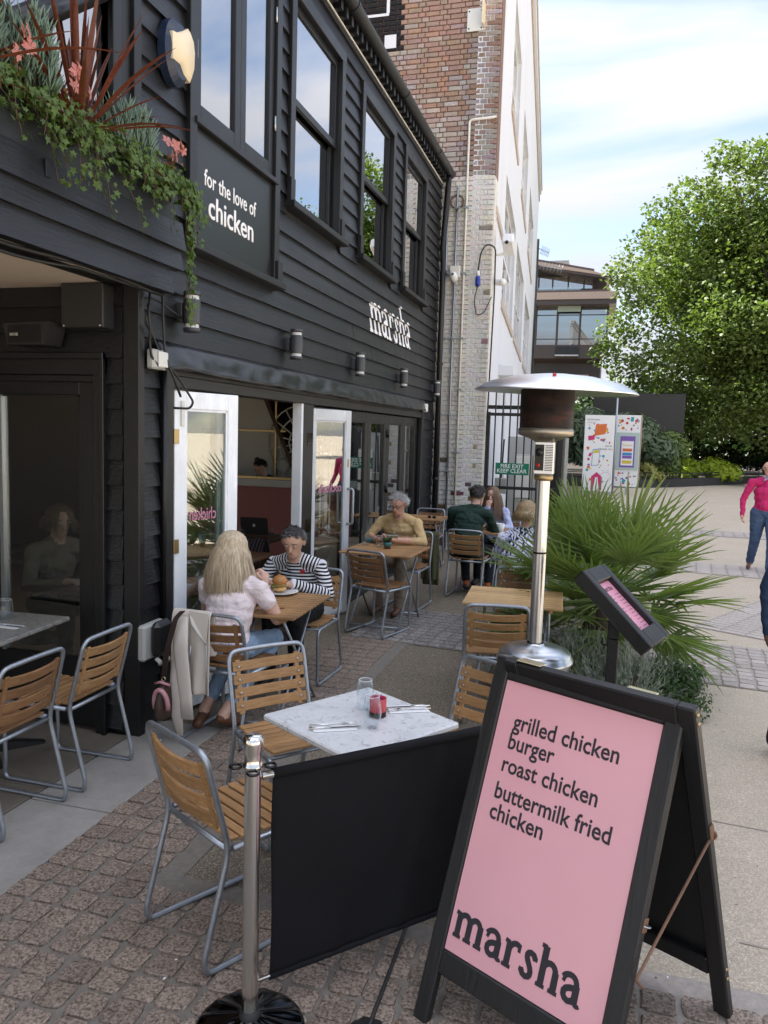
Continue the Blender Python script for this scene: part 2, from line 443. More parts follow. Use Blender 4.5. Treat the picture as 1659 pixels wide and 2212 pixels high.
# darker terrace strip beside the building, blended along X into the paler promenade
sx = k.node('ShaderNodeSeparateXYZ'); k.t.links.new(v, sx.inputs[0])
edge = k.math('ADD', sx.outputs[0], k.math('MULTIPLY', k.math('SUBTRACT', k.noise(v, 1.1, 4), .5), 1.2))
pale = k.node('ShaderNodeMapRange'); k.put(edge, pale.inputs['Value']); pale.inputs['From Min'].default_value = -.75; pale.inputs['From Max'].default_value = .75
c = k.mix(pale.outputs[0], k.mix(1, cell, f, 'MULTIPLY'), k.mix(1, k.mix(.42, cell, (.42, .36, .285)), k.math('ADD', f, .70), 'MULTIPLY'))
vd = k.voro(v, 170, 'F1'); k.bump(vd.outputs['Distance'], .35, .004); k.fin(c, .8, 0, .3)
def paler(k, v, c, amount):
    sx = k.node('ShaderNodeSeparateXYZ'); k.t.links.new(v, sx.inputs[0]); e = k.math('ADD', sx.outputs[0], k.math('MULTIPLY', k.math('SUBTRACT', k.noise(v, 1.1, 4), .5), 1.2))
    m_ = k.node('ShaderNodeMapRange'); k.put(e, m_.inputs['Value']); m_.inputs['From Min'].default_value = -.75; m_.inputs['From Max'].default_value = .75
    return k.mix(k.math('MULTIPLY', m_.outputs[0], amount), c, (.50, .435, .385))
def granite(name, c1, c2, rand=.4, pale=0):
    k = NT(name); v = k.coord('World'); n = k.noise(v, 95, 2, .7); n2 = k.noise(v, 260, 1)
    c = k.ramp(n, [(.34, tuple(x*.42 for x in c1)), (.47, c1), (.60, c2), (.8, tuple(x*1.2 for x in c2))])
    c = k.mix(k.math('MULTIPLY', k.math('SUBTRACT', n2, .56, True), 3, True), c, tuple(x*.35 for x in c1))
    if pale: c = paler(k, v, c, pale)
    f = k.math('ADD', k.math('MULTIPLY', k.rnd(), rand), 1-rand*.5)
    big = k.noise(v, 1.5, 4); f = k.math('MULTIPLY', f, k.math('ADD', k.math('MULTIPLY', big, .6), .7))
    k.bump(k.noise(v, 60, 5), .28, .005); k.fin(k.mix(1, c, f, 'MULTIPLY'), .75, 0, .35)
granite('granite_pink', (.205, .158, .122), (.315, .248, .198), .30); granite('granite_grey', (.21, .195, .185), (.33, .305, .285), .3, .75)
k = NT('mortar'); v = k.coord('World'); n = k.noise(v, 30, 6, .7); k.bump(k.noise(v, 140, 4), .5, .004)
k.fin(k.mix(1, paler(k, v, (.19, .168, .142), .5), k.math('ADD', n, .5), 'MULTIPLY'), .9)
k = NT('kerb_concrete'); v = k.coord('World'); n = k.noise(v, 3.5, 7, .65); n2 = k.noise(v, 45, 5, .7)
k.bump(n2, .3, .004); k.fin(k.mix(1, (.29, .275, .25), k.math('ADD', k.math('MULTIPLY', n, .8), k.math('ADD', k.math('MULTIPLY', n2, .35), .42)), 'MULTIPLY'), .8, 0, .35)
k = NT('porch_flag'); v = k.coord('World'); n = k.noise(v, 2.2, 7, .65); n2 = k.noise(v, 60, 5, .7)
k.bump(n2, .3, .003); k.fin(k.mix(1, (.165, .145, .115), k.math('ADD', k.math('MULTIPLY', n, .9), k.math('ADD', k.math('MULTIPLY', n2, .35), .35)), 'MULTIPLY'), .7, 0, .4)
g_ = MB(); S = 260
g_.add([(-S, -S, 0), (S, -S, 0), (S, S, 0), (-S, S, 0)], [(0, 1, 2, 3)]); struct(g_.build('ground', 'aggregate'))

# granite setts -------------------------------------------------------------
random.seed(3)
def sett_mesh(seed, sx, sy):
    rs = random.Random(seed); b = MB(); hx, hy = sx/2, sy/2; n = 5; ring = []
    cor = [(-hx, -hy), (hx, -hy), (hx, hy), (-hx, hy)]
    outer = []
    for i in range(4):
        a, c2 = cor[i], cor[(i+1) % 4]
        for t in (.12, .5, .88): outer.append((a[0]+(c2[0]-a[0])*t+rs.uniform(-.004, .004), a[1]+(c2[1]-a[1])*t+rs.uniform(-.004, .004)))
    vs = [(x, y, 0) for x, y in outer]+[(x*.985, y*.985, .0075) for x, y in outer]+[(x*.90, y*.90, .0100+rs.uniform(-.0012, .0012)) for x, y in outer]+[(0, 0, .0102+rs.uniform(-.001, .0015))]
    m_ = len(outer); fs = []
    for L in (0, 1):
        for i in range(m_): fs.append((L*m_+i, L*m_+(i+1) % m_, (L+1)*m_+(i+1) % m_, (L+1)*m_+i))
    for i in range(m_): fs.append((2*m_+i, 2*m_+(i+1) % m_, 3*m_))
    b.add(vs, fs, 0, False); return b
def paving(name, poly_test, x0, x1, y0, y1, px_, py_, sz, rot, org, mat, limit, bed_poly, z=.004):
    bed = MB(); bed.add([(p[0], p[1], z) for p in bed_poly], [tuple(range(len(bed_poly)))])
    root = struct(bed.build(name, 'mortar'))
    var = [sett_mesh(90+i, *sz) for i in range(6)]; mes = []
    for i, b in enumerate(var):
        me = b.mesh('sett'); me.materials.append(M(mat)); mes.append(me)
    spots = []
    cs, sn = math.cos(rot), math.sin(rot); j = 0; y = y0
    while y < y1:
        x = x0+(j % 2)*0
        while x < x1:
            jx, jy = x+random.uniform(-.006, .006), y+random.uniform(-.006, .006)
            X, Y = org[0]+cs*jx-sn*jy, org[1]+sn*jx+cs*jy
            if poly_test(X, Y): spots.append((X, Y))
            x += px_
        y += py_; j += 1
    spots.sort(key=lambda p: p[0]**2+p[1]**2)
    for i, (X, Y) in enumerate(spots[:limit]):
        o = link('sett', mes[i % 6], None, root); o.location = (X, Y, z); o.rotation_euler = (random.uniform(-.012, .012), random.uniform(-.012, .012), rot+random.choice((0, math.pi))+random.uniform(-.04, .04))
    if len(spots) > limit:
        jb = MB()
        for i, (X, Y) in enumerate(spots[limit:]):
            jb.add(var[i % 6].v, var[i % 6].f, 0, False, Matrix.Translation((X, Y, z)) @ Matrix.Rotation(rot+random.uniform(-.04, .04), 4, 'Z'))
        o = jb.build('sett_field', mat, root); o['kind'] = 'stuff'
    return root
vis = lambda X, Y: Y > 1.85 and X < .35*Y+.7 and X > -2.21
paving('sett_paving', lambda X, Y: vis(X, Y) and (Y < 2.72 or X < -1.66) and Y < 6.65, -2.15, 1.6, 1.9, 6.7, .128, .118, (.115, .105), 0, (0, 0), 'granite_pink', 295,
       [(-2.2, 1.0), (2.2, 1.0), (2.2, 2.77), (-1.6, 2.77), (-1.6, 6.7), (-2.2, 6.7)])
BR = R(-5.5); bo = (-2.2, 6.72)
def bandp(u, w_): return (bo[0]+math.cos(BR)*u-math.sin(BR)*w_, bo[1]+math.sin(BR)*u+math.cos(BR)*w_)
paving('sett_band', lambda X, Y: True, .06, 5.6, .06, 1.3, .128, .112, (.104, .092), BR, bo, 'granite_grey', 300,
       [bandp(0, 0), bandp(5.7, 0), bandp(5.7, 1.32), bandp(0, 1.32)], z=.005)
# far bands of the promenade
for i, (u, wid, ang, yy, lab) in enumerate(((9, 1.1, R(-6), 12.1, 'far'), (9, 1.1, R(-6), 17.2, 'far'))):
    b = MB(); jb = MB()
    o2 = (-.3, yy+.05)
    P = lambda a, c2: (o2[0]+math.cos(ang)*a-math.sin(ang)*c2, o2[1]+math.sin(ang)*a+math.cos(ang)*c2)
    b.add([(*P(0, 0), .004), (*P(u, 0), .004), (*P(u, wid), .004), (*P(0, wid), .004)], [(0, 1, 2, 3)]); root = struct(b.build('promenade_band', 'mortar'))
    sm = sett_mesh(5, .19, .092); a = .12
    while a < u-.1:
        c2 = .06
        while c2 < wid-.05:
            x_, y_ = P(a, c2); jb.add(sm.v, sm.f, 0, False, Matrix.Translation((x_, y_, .002)) @ Matrix.Rotation(ang, 4, 'Z')); c2 += .108
        a += .21
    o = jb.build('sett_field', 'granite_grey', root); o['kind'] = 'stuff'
# oblique band at the right
ang = R(62); o2 = (1.55, 7.9); b = MB(); jb = MB()
P = lambda a, c2: (o2[0]+math.cos(ang)*a-math.sin(ang)*c2, o2[1]+math.sin(ang)*a+math.cos(ang)*c2)
b.add([(*P(.2, 0), .0045), (*P(4.6, 0), .0045), (*P(4.6, .75), .0045), (*P(.2, .75), .0045)], [(0, 1, 2, 3)])
root = struct(b.build('promenade_band', 'mortar')); a = .26; sm = sett_mesh(6, .092, .22)
while a < 4.5:
    for c2 in (.13, .37, .61): x_, y_ = P(a, c2); jb.add(sm.v, sm.f, 0, False, Matrix.Translation((x_, y_, .002)) @ Matrix.Rotation(ang, 4, 'Z'))
    a += .108
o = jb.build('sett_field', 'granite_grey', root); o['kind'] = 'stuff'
# slabs of the resin-bound promenade: thin dark joints
b = MB()
for (xa, ya, xb, yb) in ((.55, 4.05, 3.2, 3.8), (.6, 3.05, 3.0, 2.85), (.8, 9.7, 4, 9.4), (1.2, 14.5, 6, 14.0)):
    d = Vector((xb-xa, yb-ya, 0)).normalized(); n_ = Vector((-d.y, d.x, 0))*.004
    b.add([(xa-n_.x, ya-n_.y, .003), (xb-n_.x, yb-n_.y, .003), (xb+n_.x, yb+n_.y, .003), (xa+n_.x, ya+n_.y, .003)], [(0, 1, 2, 3)])
struct(b.build('paving_joint', 'mortar'))
# concrete kerb strip: three lengths with joints, and the porch flags
kr = struct(MB().box(-2.67, -2.2, .3, 4.3, -.05, .003).build('kerb_strip', 'mortar'))
for y0, y1 in ((.3, 1.9), (1.91, 3.12), (3.13, 4.28)): MB().cbox(-2.664, -2.206, y0, y1, 0, .013, .004).build('kerb_slab', 'kerb_concrete', kr)
pr = struct(MB().box(-6.4, -2.672, -.6, 4.0, -.05, .002).build('porch_floor', 'mortar'))
for i in range(4):
    for j in range(6):
        x1 = -2.68-i*.92; y0 = -.55+j*.76
        MB().cbox(x1-.91, x1, y0, min(y0+.752, 3.99), 0, .012+random.uniform(-.001, .001), .004).build('flagstone', 'porch_flag', pr)

# ------------------------------------------------------------------ black weatherboarded building
X0 = -2.65
bld = thing('weatherboarded_building', 'black weatherboarded restaurant with sash windows and gutter along the terrace', 'building', (0, 0, 0))
def holes_wall(y0, y1, z0, z1, holes, xa, xb, axis='x'):
    ys = sorted({y0, y1, *[h[0] for h in holes], *[h[1] for h in holes]}); zs = sorted({z0, z1, *[h[2] for h in holes], *[h[3] for h in holes]})
    b = MB()
    for i in range(len(ys)-1):
        run = None
        for j in range(len(zs)-1):
            cy, cz = (ys[i]+ys[i+1])/2, (zs[j]+zs[j+1])/2
            solid = y0 < cy < y1 and z0 < cz < z1 and not any(h[0] < cy < h[1] and h[2] < cz < h[3] for h in holes)
            if solid: run = (run[0], zs[j+1]) if run else (zs[j], zs[j+1])
            if (not solid or j == len(zs)-2) and run:
                if axis == 'x': b.box(xa, xb, ys[i], ys[i+1], *run)
                else: b.box(ys[i], ys[i+1], xa, xb, *run)
                run = None
    return b
WIN = [(6.15, 7.46), (8.05, 9.36), (9.85, 11.10)]; WZ = (3.78, 5.44); PAN = (4.56, 5.90)
holes = [(a, c, *WZ) for a, c in WIN]+[(PAN[0], PAN[1], 3.84, 5.98), (1.5, 3.78, 2.95, 5.98), (4.36, 11.28, -.1, 2.2), (-2, 4.0, -.1, 2.68)]
holes_wall(-1.5, 12.22, 0, 5.98, holes, X0-.12, X0-.004).build('wall', 'black_frame', bld)
BZ0, BH = 2.405, .1555
def board_x(z):
    i = math.floor((z-BZ0)/BH); t = (z-BZ0-i*BH)/BH; return X0+.036-.026*t
def board(y0, y1, z, parent, x0=X0, h=BH, flip=1, mat='black_board'):
    j0, j1 = random.uniform(-.003, .003), random.uniform(-.003, .003); b = MB(); n = max(2, int((y1-y0)/.6)+1)
    pr_ = [(.000, 0), (.036, 0), (.034, .006), (.009, h+.012), (.000, h+.012)]
    vs = []
    for i in range(n+1):
        y = y0+(y1-y0)*i/n; dz = j0+(j1-j0)*i/n+(random.uniform(-.0025, .0025) if 0 < i < n else 0); dx = random.uniform(-.0015, .0015)
        vs += [(x0+p+(dx if p > 0 else 0), y, z+q+dz) for p, q in pr_]
    m_ = len(pr_); fs = [tuple(range(m_)), tuple(n*m_+q for q in range(m_))[::-1]]
    for i in range(n):
        for q in range(m_): fs.append((i*m_+q, i*m_+(q+1) % m_, (i+1)*m_+(q+1) % m_, (i+1)*m_+q))
    b.add(vs, fs); return b.build('weatherboard', mat, parent)
nb = int((5.76-BZ0)/BH)+1
for i in range(nb):
    z = BZ0+i*BH; zt = z+BH
    cuts = []
    if zt > 3.04: cuts.append((PAN[0]-.03, PAN[1]+.03))
    if zt > 3.76 and z < 5.46: cuts += [(a-.02, c+.02) for a, c in WIN]
    segs = [(4.02, 12.2)]
    for a, c in cuts:
        ns_ = []
        for s0, s1 in segs:
            if c <= s0 or a >= s1: ns_.append((s0, s1)); continue
            if a > s0: ns_.append((s0, a))
            if c < s1: ns_.append((c, s1))
        segs = ns_
    for s0, s1 in segs:
        if s1-s0 < .03: continue
        if s1-s0 > 4.5:
            m_ = s0+(s1-s0)*random.uniform(.35, .65); board(s0, m_-.002, z, bld); board(m_+.002, s1, z, bld)
        else: board(s0, s1, z, bld)
# lower boards: pier at the corner and the bit beyond the doors
for i in range(15):
    z = .04+i*.148
    board(4.045, 4.235, z, bld, h=.148); board(11.36, 12.2, z, bld, h=.148)
MB().cbox(X0-.06, X0+.045, 3.985, 4.045, 0, 2.72, .004).build('corner_trim', 'black_frame', bld)
MB().cbox(X0, X0+.05, 4.26, 4.36, 0, 2.24, .004).build('door_jamb', 'black_frame', bld)
MB().cbox(X0, X0+.05, 11.25, 11.35, 0, 2.3, .004).build('door_jamb', 'black_frame', bld)
# eaves: fascia, dentil brackets, gutter, roof
MB().cbox(X0, X0+.03, 1.0, 12.22, 5.70, 5.86, .004).build('eaves_fascia', 'black_frame', bld)
gt = MB(); gp = [(.075*math.cos(R(a)), .075*math.sin(R(a))) for a in range(180, 361, 18)]
vs = []; ys = [1.0, 12.28]
poly = gp+[(p*.9, q*.9) for p, q in gp[::-1]]
gt.prism([(X0+.135+p, 5.905+q) for p, q in poly], 'y', 1.0, 12.28)
gut = gt.build('gutter', 'black_frame', bld)
for y in (3.4, 5.4, 7.35, 9.3, 11.2): MB().prism([(X0+.135+p*1.1, 5.905+q*1.1) for p, q in gp]+[(X0+.135+p*.95, 5.905+q*.95) for p, q in gp[::-1]], 'y', y, y+.05).build('gutter_union', 'black_frame', gut)
y = 2.0
while y < 12.1:
    MB().box(X0+.032, X0+.115, y, y+.06, 5.745, 5.83).build('eaves_bracket', 'black_frame', bld); y += .155
y = 2.05
MB().box(X0+.033, X0+.045, 1.9, 12.15, 5.73, 5.742).build('vent_strip', 'plaster_white', bld)
rf = MB(); rf.add([(X0+.10, 1.0, 5.96), (X0+.10, 12.38, 5.96), (-6.6, 12.38, 8.2), (-6.6, 1.0, 8.2), (-10.5, 12.38, 5.96), (-10.5, 1, 5.96)], [(0, 1, 2, 3), (3, 2, 4, 5)])
plain('slate', (.05, .052, .058), .6, 0, .3, 4); rf.build('roof', 'slate', bld)
# rainwater pipe at the far end
MB().tube(fillet([(X0+.13, 12.16, 5.86), (X0+.12, 12.16, 5.6), (X0+.07, 12.16, 4.75), (X0+.09, 12.16, 4.55), (X0+.09, 12.16, .05)], .12), .045, 12).build('downpipe', 'black_frame', bld)
for z in (1.2, 3.0, 4.4): MB().lathe([(.056, -.02), (.056, .02)], 12, (X0+.09, 12.16, z)).build('pipe_collar', 'black_frame', bld)

# sash windows ---------------------------------------------------------------
for wi, (a, c) in enumerate(WIN):
    z0, z1 = WZ; w0 = MB()
    wd = .085
    w0.cbox(X0-.02, X0+.055, a-.012, a+wd, z0-.02, z1+.05, .004); w0.cbox(X0-.02, X0+.055, c-wd, c+.012, z0-.02, z1+.05, .004)
    w0.cbox(X0-.02, X0+.057, a-.02, c+.02, z1-.04, z1+.07, .004)
    w0.box(X0-.10, X0-.02, a+.03, a+.07, z0, z1); w0.box(X0-.10, X0-.02, c-.07, c-.03, z0, z1)
    win = w0.build('sash_window', 'black_frame', bld)
    sl_ = MB(); sl_.cbox(X0-.03, X0+.115, a-.05, c+.05, z0-.075, z0-.02, .006); sl_.cbox(X0+.03, X0+.075, a-.03, a+.06, z0-.02, z0+.17, .004); sl_.cbox(X0+.03, X0+.075, c-.06, c+.03, z0-.02, z0+.17, .004)
    sl_.build('sill', 'black_frame', win)
    zm = (z0+z1)/2+.02
    up = MB(); up.cbox(X0-.03, X0+.005, a+wd, a+wd+.05, zm-.03, z1-.04, .003); up.cbox(X0-.03, X0+.005, c-wd-.05, c-wd, zm-.03, z1-.04, .003)
    up.cbox(X0-.03, X0+.006, a+wd, c-wd, zm-.035, zm+.025, .003); up.cbox(X0-.03, X0+.004, a+wd, c-wd, z1-.10, z1-.04, .003)
    up.build('upper_sash', 'black_frame', win)
    lo = MB(); lo.cbox(X0-.075, X0-.04, a+wd, a+wd+.05, z0, zm+.02, .003); lo.cbox(X0-.075, X0-.04, c-wd-.05, c-wd, z0, zm+.02, .003)
    lo.cbox(X0-.075, X0-.038, a+wd, c-wd, z0, z0+.07, .003); lo.build('lower_sash', 'black_frame', win)
    MB().box(X0-.016, X0-.011, a+wd+.045, c-wd-.045, zm+.02, z1-.09).build('pane', 'upper_glass', win)
    MB().box(X0-.060, X0-.055, a+wd+.045, c-wd-.045, z0+.06, zm).build('pane', 'upper_glass', win)
# tall casement over the lettered panel ---------------------------------------
a, c = PAN; w0 = MB()
w0.cbox(X0-.05, X0+.06, a-.03, a+.06, 3.06, 6.0, .004); w0.cbox(X0-.05, X0+.06, c-.06, c+.03, 3.06, 6.0, .004)
cas = w0.build('casement_window', 'black_frame', bld)
ld = MB(); ld.cbox(X0, X0+.115, a-.06, c+.06, 3.005, 3.06, .006); ld.cbox(X0+.05, X0+.09, a-.04, a+.05, 3.06, 3.22, .004); ld.cbox(X0+.05, X0+.09, c-.05, c+.04, 3.06, 3.22, .004)
ld.build('sill', 'black_frame', cas)
pan = MB().cbox(X0+.0, X0+.03, a+.06, c-.06, 3.06, 3.80, .003).build('lettered_panel', 'panel_black', cas)
MB().cbox(X0-.02, X0+.075, a+.03, c-.03, 3.80, 3.84, .005).build('transom', 'black_frame', cas)
mid_y = a+.06+(c-a-.12)*.53
for (s0, s1) in ((a+.06, mid_y), (mid_y, c-.06)):
    lf = MB(); lf.cbox(X0-.01, X0+.035, s0, s0+.085, 3.84, 6.0, .004); lf.cbox(X0-.01, X0+.035, s1-.085, s1, 3.84, 6.0, .004); lf.cbox(X0-.01, X0+.034, s0+.085, s1-.085, 3.84, 3.95, .004)
    lfo = lf.build('casement_leaf', 'black_frame', cas); MB().box(X0+.008, X0+.013, s0+.08, s1-.08, 3.94, 6.0).build('pane', 'upper_glass', lfo)
    for z in (4.2, 5.0): MB().tube([(X0+.048, s0+.004 if s0 < mid_y-.1 else s1-.004, z), (X0+.048, s0+.004 if s0 < mid_y-.1 else s1-.004, z+.11)], .009, 8).build('hinge', 'steel_thin', lfo)
def T(x, y, X): p = on_x(x, y, X); return p
XT = X0+.031
p = T(441, 398, XT); q = T(553, 442, XT)
lettering('for the love of', .15, frame((0, 1, 0), (0, 0, 1), (XT, p.y, p.z)), 'text_white', pan, width=(q.y-p.y)*1.0, bold=.0015)
p = T(450, 462, XT); q = T(547, 500, XT)
lettering('chicken', .215, frame((0, 1, 0), (0, 0, 1), (XT, p.y, p.z-.02)), 'text_white', pan, width=q.y-p.y, bold=.003)
# painted word on the boards: follows each lapped board
p = T(798, 724, X0+.03); q = T(886, 757, X0+.03)
_, wtot = 0, sum(glyph(ch)[1] for ch in 'marsha')
wo = word('marsha', (q.y-p.y)/wtot, frame((0, 1, 0), (0, 0, 1), (0, p.y, 3.03)), 'text_white', bld, .002)
bm = bmesh.new(); bm.from_mesh(wo.data)
for i in range(nb):
    for dz in (-.0012, .0012): bmesh.ops.bisect_plane(bm, geom=bm.verts[:]+bm.edges[:]+bm.faces[:], plane_co=(0, 0, BZ0+i*BH+dz), plane_no=(0, 0, 1))
for v_ in bm.verts: v_.co.x += board_x(v_.co.z)+.0025
bm.to_mesh(wo.data); bm.free()

# ------------------------------------------------------------------ terrace doors
HZ = 2.13
MB().cbox(X0-.10, X0+.04, 4.36, 11.25, HZ, HZ+.075, .004).build('door_head', 'black_frame', bld)
MB().cbox(X0-.10, X0+.02, 4.36, 11.25, HZ+.075, 2.41, .004).build('door_fascia', 'black_frame', bld)
# crumpled lead flashing
fl = MB(); ny, nz = 150, 7; vs = []
for i in range(ny+1):
    y = 4.18+(11.35-4.18)*i/ny
    for j in range(nz+1):
        t = j/nz; z = 2.395-.165*t-.012*mnoise.noise((y*3, 1.3, 0))*t
        x = X0+.038+.055*t**.8+.016*mnoise.noise((y*5.1, t*2, 3))*(.3+t)+.007*mnoise.noise((y*17, t*5, 9))
        vs.append((x, y, z))
fs = [(i*(nz+1)+j, i*(nz+1)+j+1, (i+1)*(nz+1)+j+1, (i+1)*(nz+1)+j) for i in range(ny) for j in range(nz)]
fl.add(vs, fs, 0, True); flo = fl.build('lead_flashing', 'lead', bld)
sd = flo.modifiers.new('thickness', 'SOLIDIFY'); sd.thickness = .004
def leaf(name, w_, h, mats, parent, mat4, st=.095, bot=.26, top=.11, th=.042, glassm='window_glass', z0=.03):
    """door leaf: local x along the leaf, z up"""
    b = MB(); b.cbox(0, st, 0, th, 0, h, .004); b.cbox(w_-st, w_, 0, th, 0, h, .004)
    b.cbox(st, w_-st, .001, th-.001, 0, bot, .004); b.cbox(st, w_-st, .001, th-.001, h-top, h, .004)
    b.box(st, st+.014, .008, th-.008, bot, h-top); b.box(w_-st-.014, w_-st, .008, th-.008, bot, h-top)
    b.box(st, w_-st, .008, th-.008, bot, bot+.014); b.box(st, w_-st, .008, th-.008, h-top-.014, h-top)
    o = b.build(name, mats, parent); o.matrix_local = mat4
    g2 = MB().box(st+.01, w_-st-.01, th*.45, th*.55, bot+.01, h-top-.01).build('pane', glassm, o)
    return o
def dirm(p0, p1, z=.03): d = (Vector(p1)-Vector(p0)).normalized(); return Matrix.Translation((p0[0], p0[1], z)) @ Matrix((d, Vector((-d.y, d.x)), )).to_4x4() if False else frame((d.x, d.y, 0), (-d.y, d.x, 0), (p0[0], p0[1], z))
# folded stack at the near jamb: two white leaves
d1a, d1b = (-2.60, 4.37), (-2.425, 4.90)
dd = (Vector(d1b)-Vector(d1a)); w1 = dd.length
st1 = leaf('folding_door', w1, HZ-.05, 'white_paint', bld, dirm(d1a, d1b)); st1['label'] = 'white glazed folding door leaf at the near jamb'
st2 = leaf('folding_door', w1-.02, HZ-.05, 'white_paint', bld, dirm((-2.66, 4.395), (-2.66+dd.x*.96, 4.395+dd.y*.96)))
for z in (.3, 1.05, 1.75): MB().cbox(-.012, .03, -.010, .0, z, z+.09, .002).build('hinge', 'brass', st1)
MB().cbox(.045, .075, -.012, -.001, 1.86, 2.02, .003).build('bolt', 'switch_white', st1)
# writing applied to the inside face, so it reads reversed from the terrace
def mirrored(body, size, org, d, parent, width, mat='text_pink'):
    me = text_mesh(body, size, .0006, .0015); xs = [v_.co.x for v_ in me.vertices]; f_ = width/(max(xs)-min(xs)); x0_ = min(xs)
    for v_ in me.vertices: v_.co.x = width-(v_.co.x-x0_)*f_
    me.transform(Matrix.Translation(org) @ Matrix(((1, 0, 0), (0, 0, -1), (0, 1, 0))).to_4x4()); me.flip_normals(); return link('lettering', me, mat, parent)
mirrored('chicken', .115, (.135, .014, 1.25), None, st1, .235)
d2a, d2b = (-2.655, 6.87), (-2.49, 7.585); dd2 = Vector(d2b)-Vector(d2a)
dr2 = leaf('glazed_door', dd2.length, HZ-.06, 'white_paint', bld, dirm(d2a, d2b)); dr2['label'] = 'white glazed door folded back with steel pull handle'
mirrored('cocktails', .125, (.17, .014, 1.26), None, dr2, .42)
hx = dd2.length-.045
for sgn, yy in ((-1, 0), (1, .042)):
    MB().tube(fillet([(hx, yy, .92), (hx, yy+sgn*.07, .92), (hx, yy+sgn*.07, 1.28), (hx, yy, 1.28)], .03), .012, 10).build('pull_handle', 'steel_thin', dr2)
MB().cbox(hx-.012, hx+.012, -.008, 0, 1.5, 1.58, .002).build('lock_plate', 'brass', dr2)
MB().box(.1, dd2.length-.1, -.004, 0, .03, .22).build('kick_panel', 'white_paint', dr2)
# black post between the openings, with hinges, and a white stop
po = MB().cbox(X0-.08, X0+.03, 6.60, 6.85, 0, HZ, .004).build('door_post', 'black_frame', bld)
for z in (.95, 1.75): MB().cbox(X0+.03, X0+.036, 6.70, 6.82, z, z+.12, .002).build('hinge', 'black_chrome', po)
MB().cbox(X0-.06, X0+.028, 6.555, 6.598, 0, HZ, .003).build('door_stop', 'white_paint', bld)
MB().cbox(X0-.10, X0+.03, 4.36, 11.25, .0, .035, .004).build('threshold', 'black_frame', bld)
# fixed light behind the open door and four black leaves
def fdir(y0, y1, x=X0-.02): return dirm((x, y0), (x, y1))
leaf('fixed_light', 7.92-6.85, HZ-.04, 'black_frame', bld, fdir(6.85, 7.92), .06, .22, .09)
for i in range(4):
    y0 = 7.95+i*.8225; o = leaf('black_glazed_door', .815, HZ-.04, 'black_frame', bld, fdir(y0, y0+.815), .12, .24, .11)
    if i in (1, 2):
        for z in (.5, 1.1, 1.8): MB().tube([(.02 if i == 2 else .795, -.012, z), (.02 if i == 2 else .795, -.012, z+.1)], .010, 8).build('hinge', 'black_chrome', o)
# pink menu poster behind the fixed light
mp_ = MB().box(X0-.055, X0-.052, 7.28, 7.72, 1.25, 1.86).build('menu_poster', 'menu_pink', bld); mp_['label'] = 'pink menu poster behind the glass'
word('marsha', .035, frame((0, 1, 0), (0, 0, 1), (X0-.051, 7.36, 1.76)), 'text_black', mp_, .0006)
for i in range(9):
    for s_ in (7.34, 7.54): MB().box(X0-.0518, X0-.0512, s_, s_+random.uniform(.07, .14), 1.68-i*.042, 1.686-i*.042).build('print_line', 'text_black', mp_)

# ------------------------------------------------------------------ porch: return wall, balcony fascia, planter
YR = 4.0
dX0, dX1 = -4.2, -2.82                                           # door frame outer
hw = holes_wall(-6.4, X0-.06, 0, 2.68, [(-4.15, -2.84, -.1, 2.26)], YR+.01, YR+.12, 'y'); hw.build('return_wall', 'black_frame', bld)
def rboard(x0, x1, z, h):
    b = MB(); pr_ = [(0, 0), (-.034, 0), (-.032, .006), (-.009, h+.012), (0, h+.012)]
    b.add([(x0, YR+p, z+q) for p, q in pr_]+[(x1, YR+p, z+q) for p, q in pr_], [(0, 1, 2, 3, 4), (9, 8, 7, 6, 5)]+[(i, (i+1) % 5, 5+(i+1) % 5, 5+i) for i in range(5)]); return b.build('weatherboard', 'black_board', bld)
for i in range(18):
    z = .05+i*.148
    if z < 2.2: rboard(-2.815, -2.712, z, .148)
    else: rboard(-6.3, -2.712, z, .148)
fr_ = MB()
for i, (o_, d_) in enumerate(((0, .045), (.035, .03), (.07, .045))):
    fr_.cbox(-2.89+.0+o_*.0-.0, -2.815, YR-.05, YR+.05, 0, 2.28, .004) if i == 0 else None
fr_.cbox(-4.2, -2.815, YR-.052, YR+.05, 2.17, 2.29, .004); fr_.cbox(-4.2, -2.81, YR-.068, YR-.04, 2.26, 2.30, .004); fr_.cbox(-2.84, -2.81, YR-.066, YR-.04, 0, 2.3, .004); fr_.cbox(-4.2, -2.86, YR-.035, YR+.04, 2.13, 2.17, .004)
fr_.build('door_surround', 'black_frame', bld)
rd = leaf('porch_door', 1.25, 2.12, 'black_frame', bld, frame((1, 0, 0), (0, 1, 0), (-4.14, YR, .02)), .13, .42, .085)
rd['label'] = 'black porch door with a tall single pane'
MB().box(-3.60, -3.575, YR-.006, YR+.03, .45, 2.05).build('glazing_bar', 'steel_thin', bld)
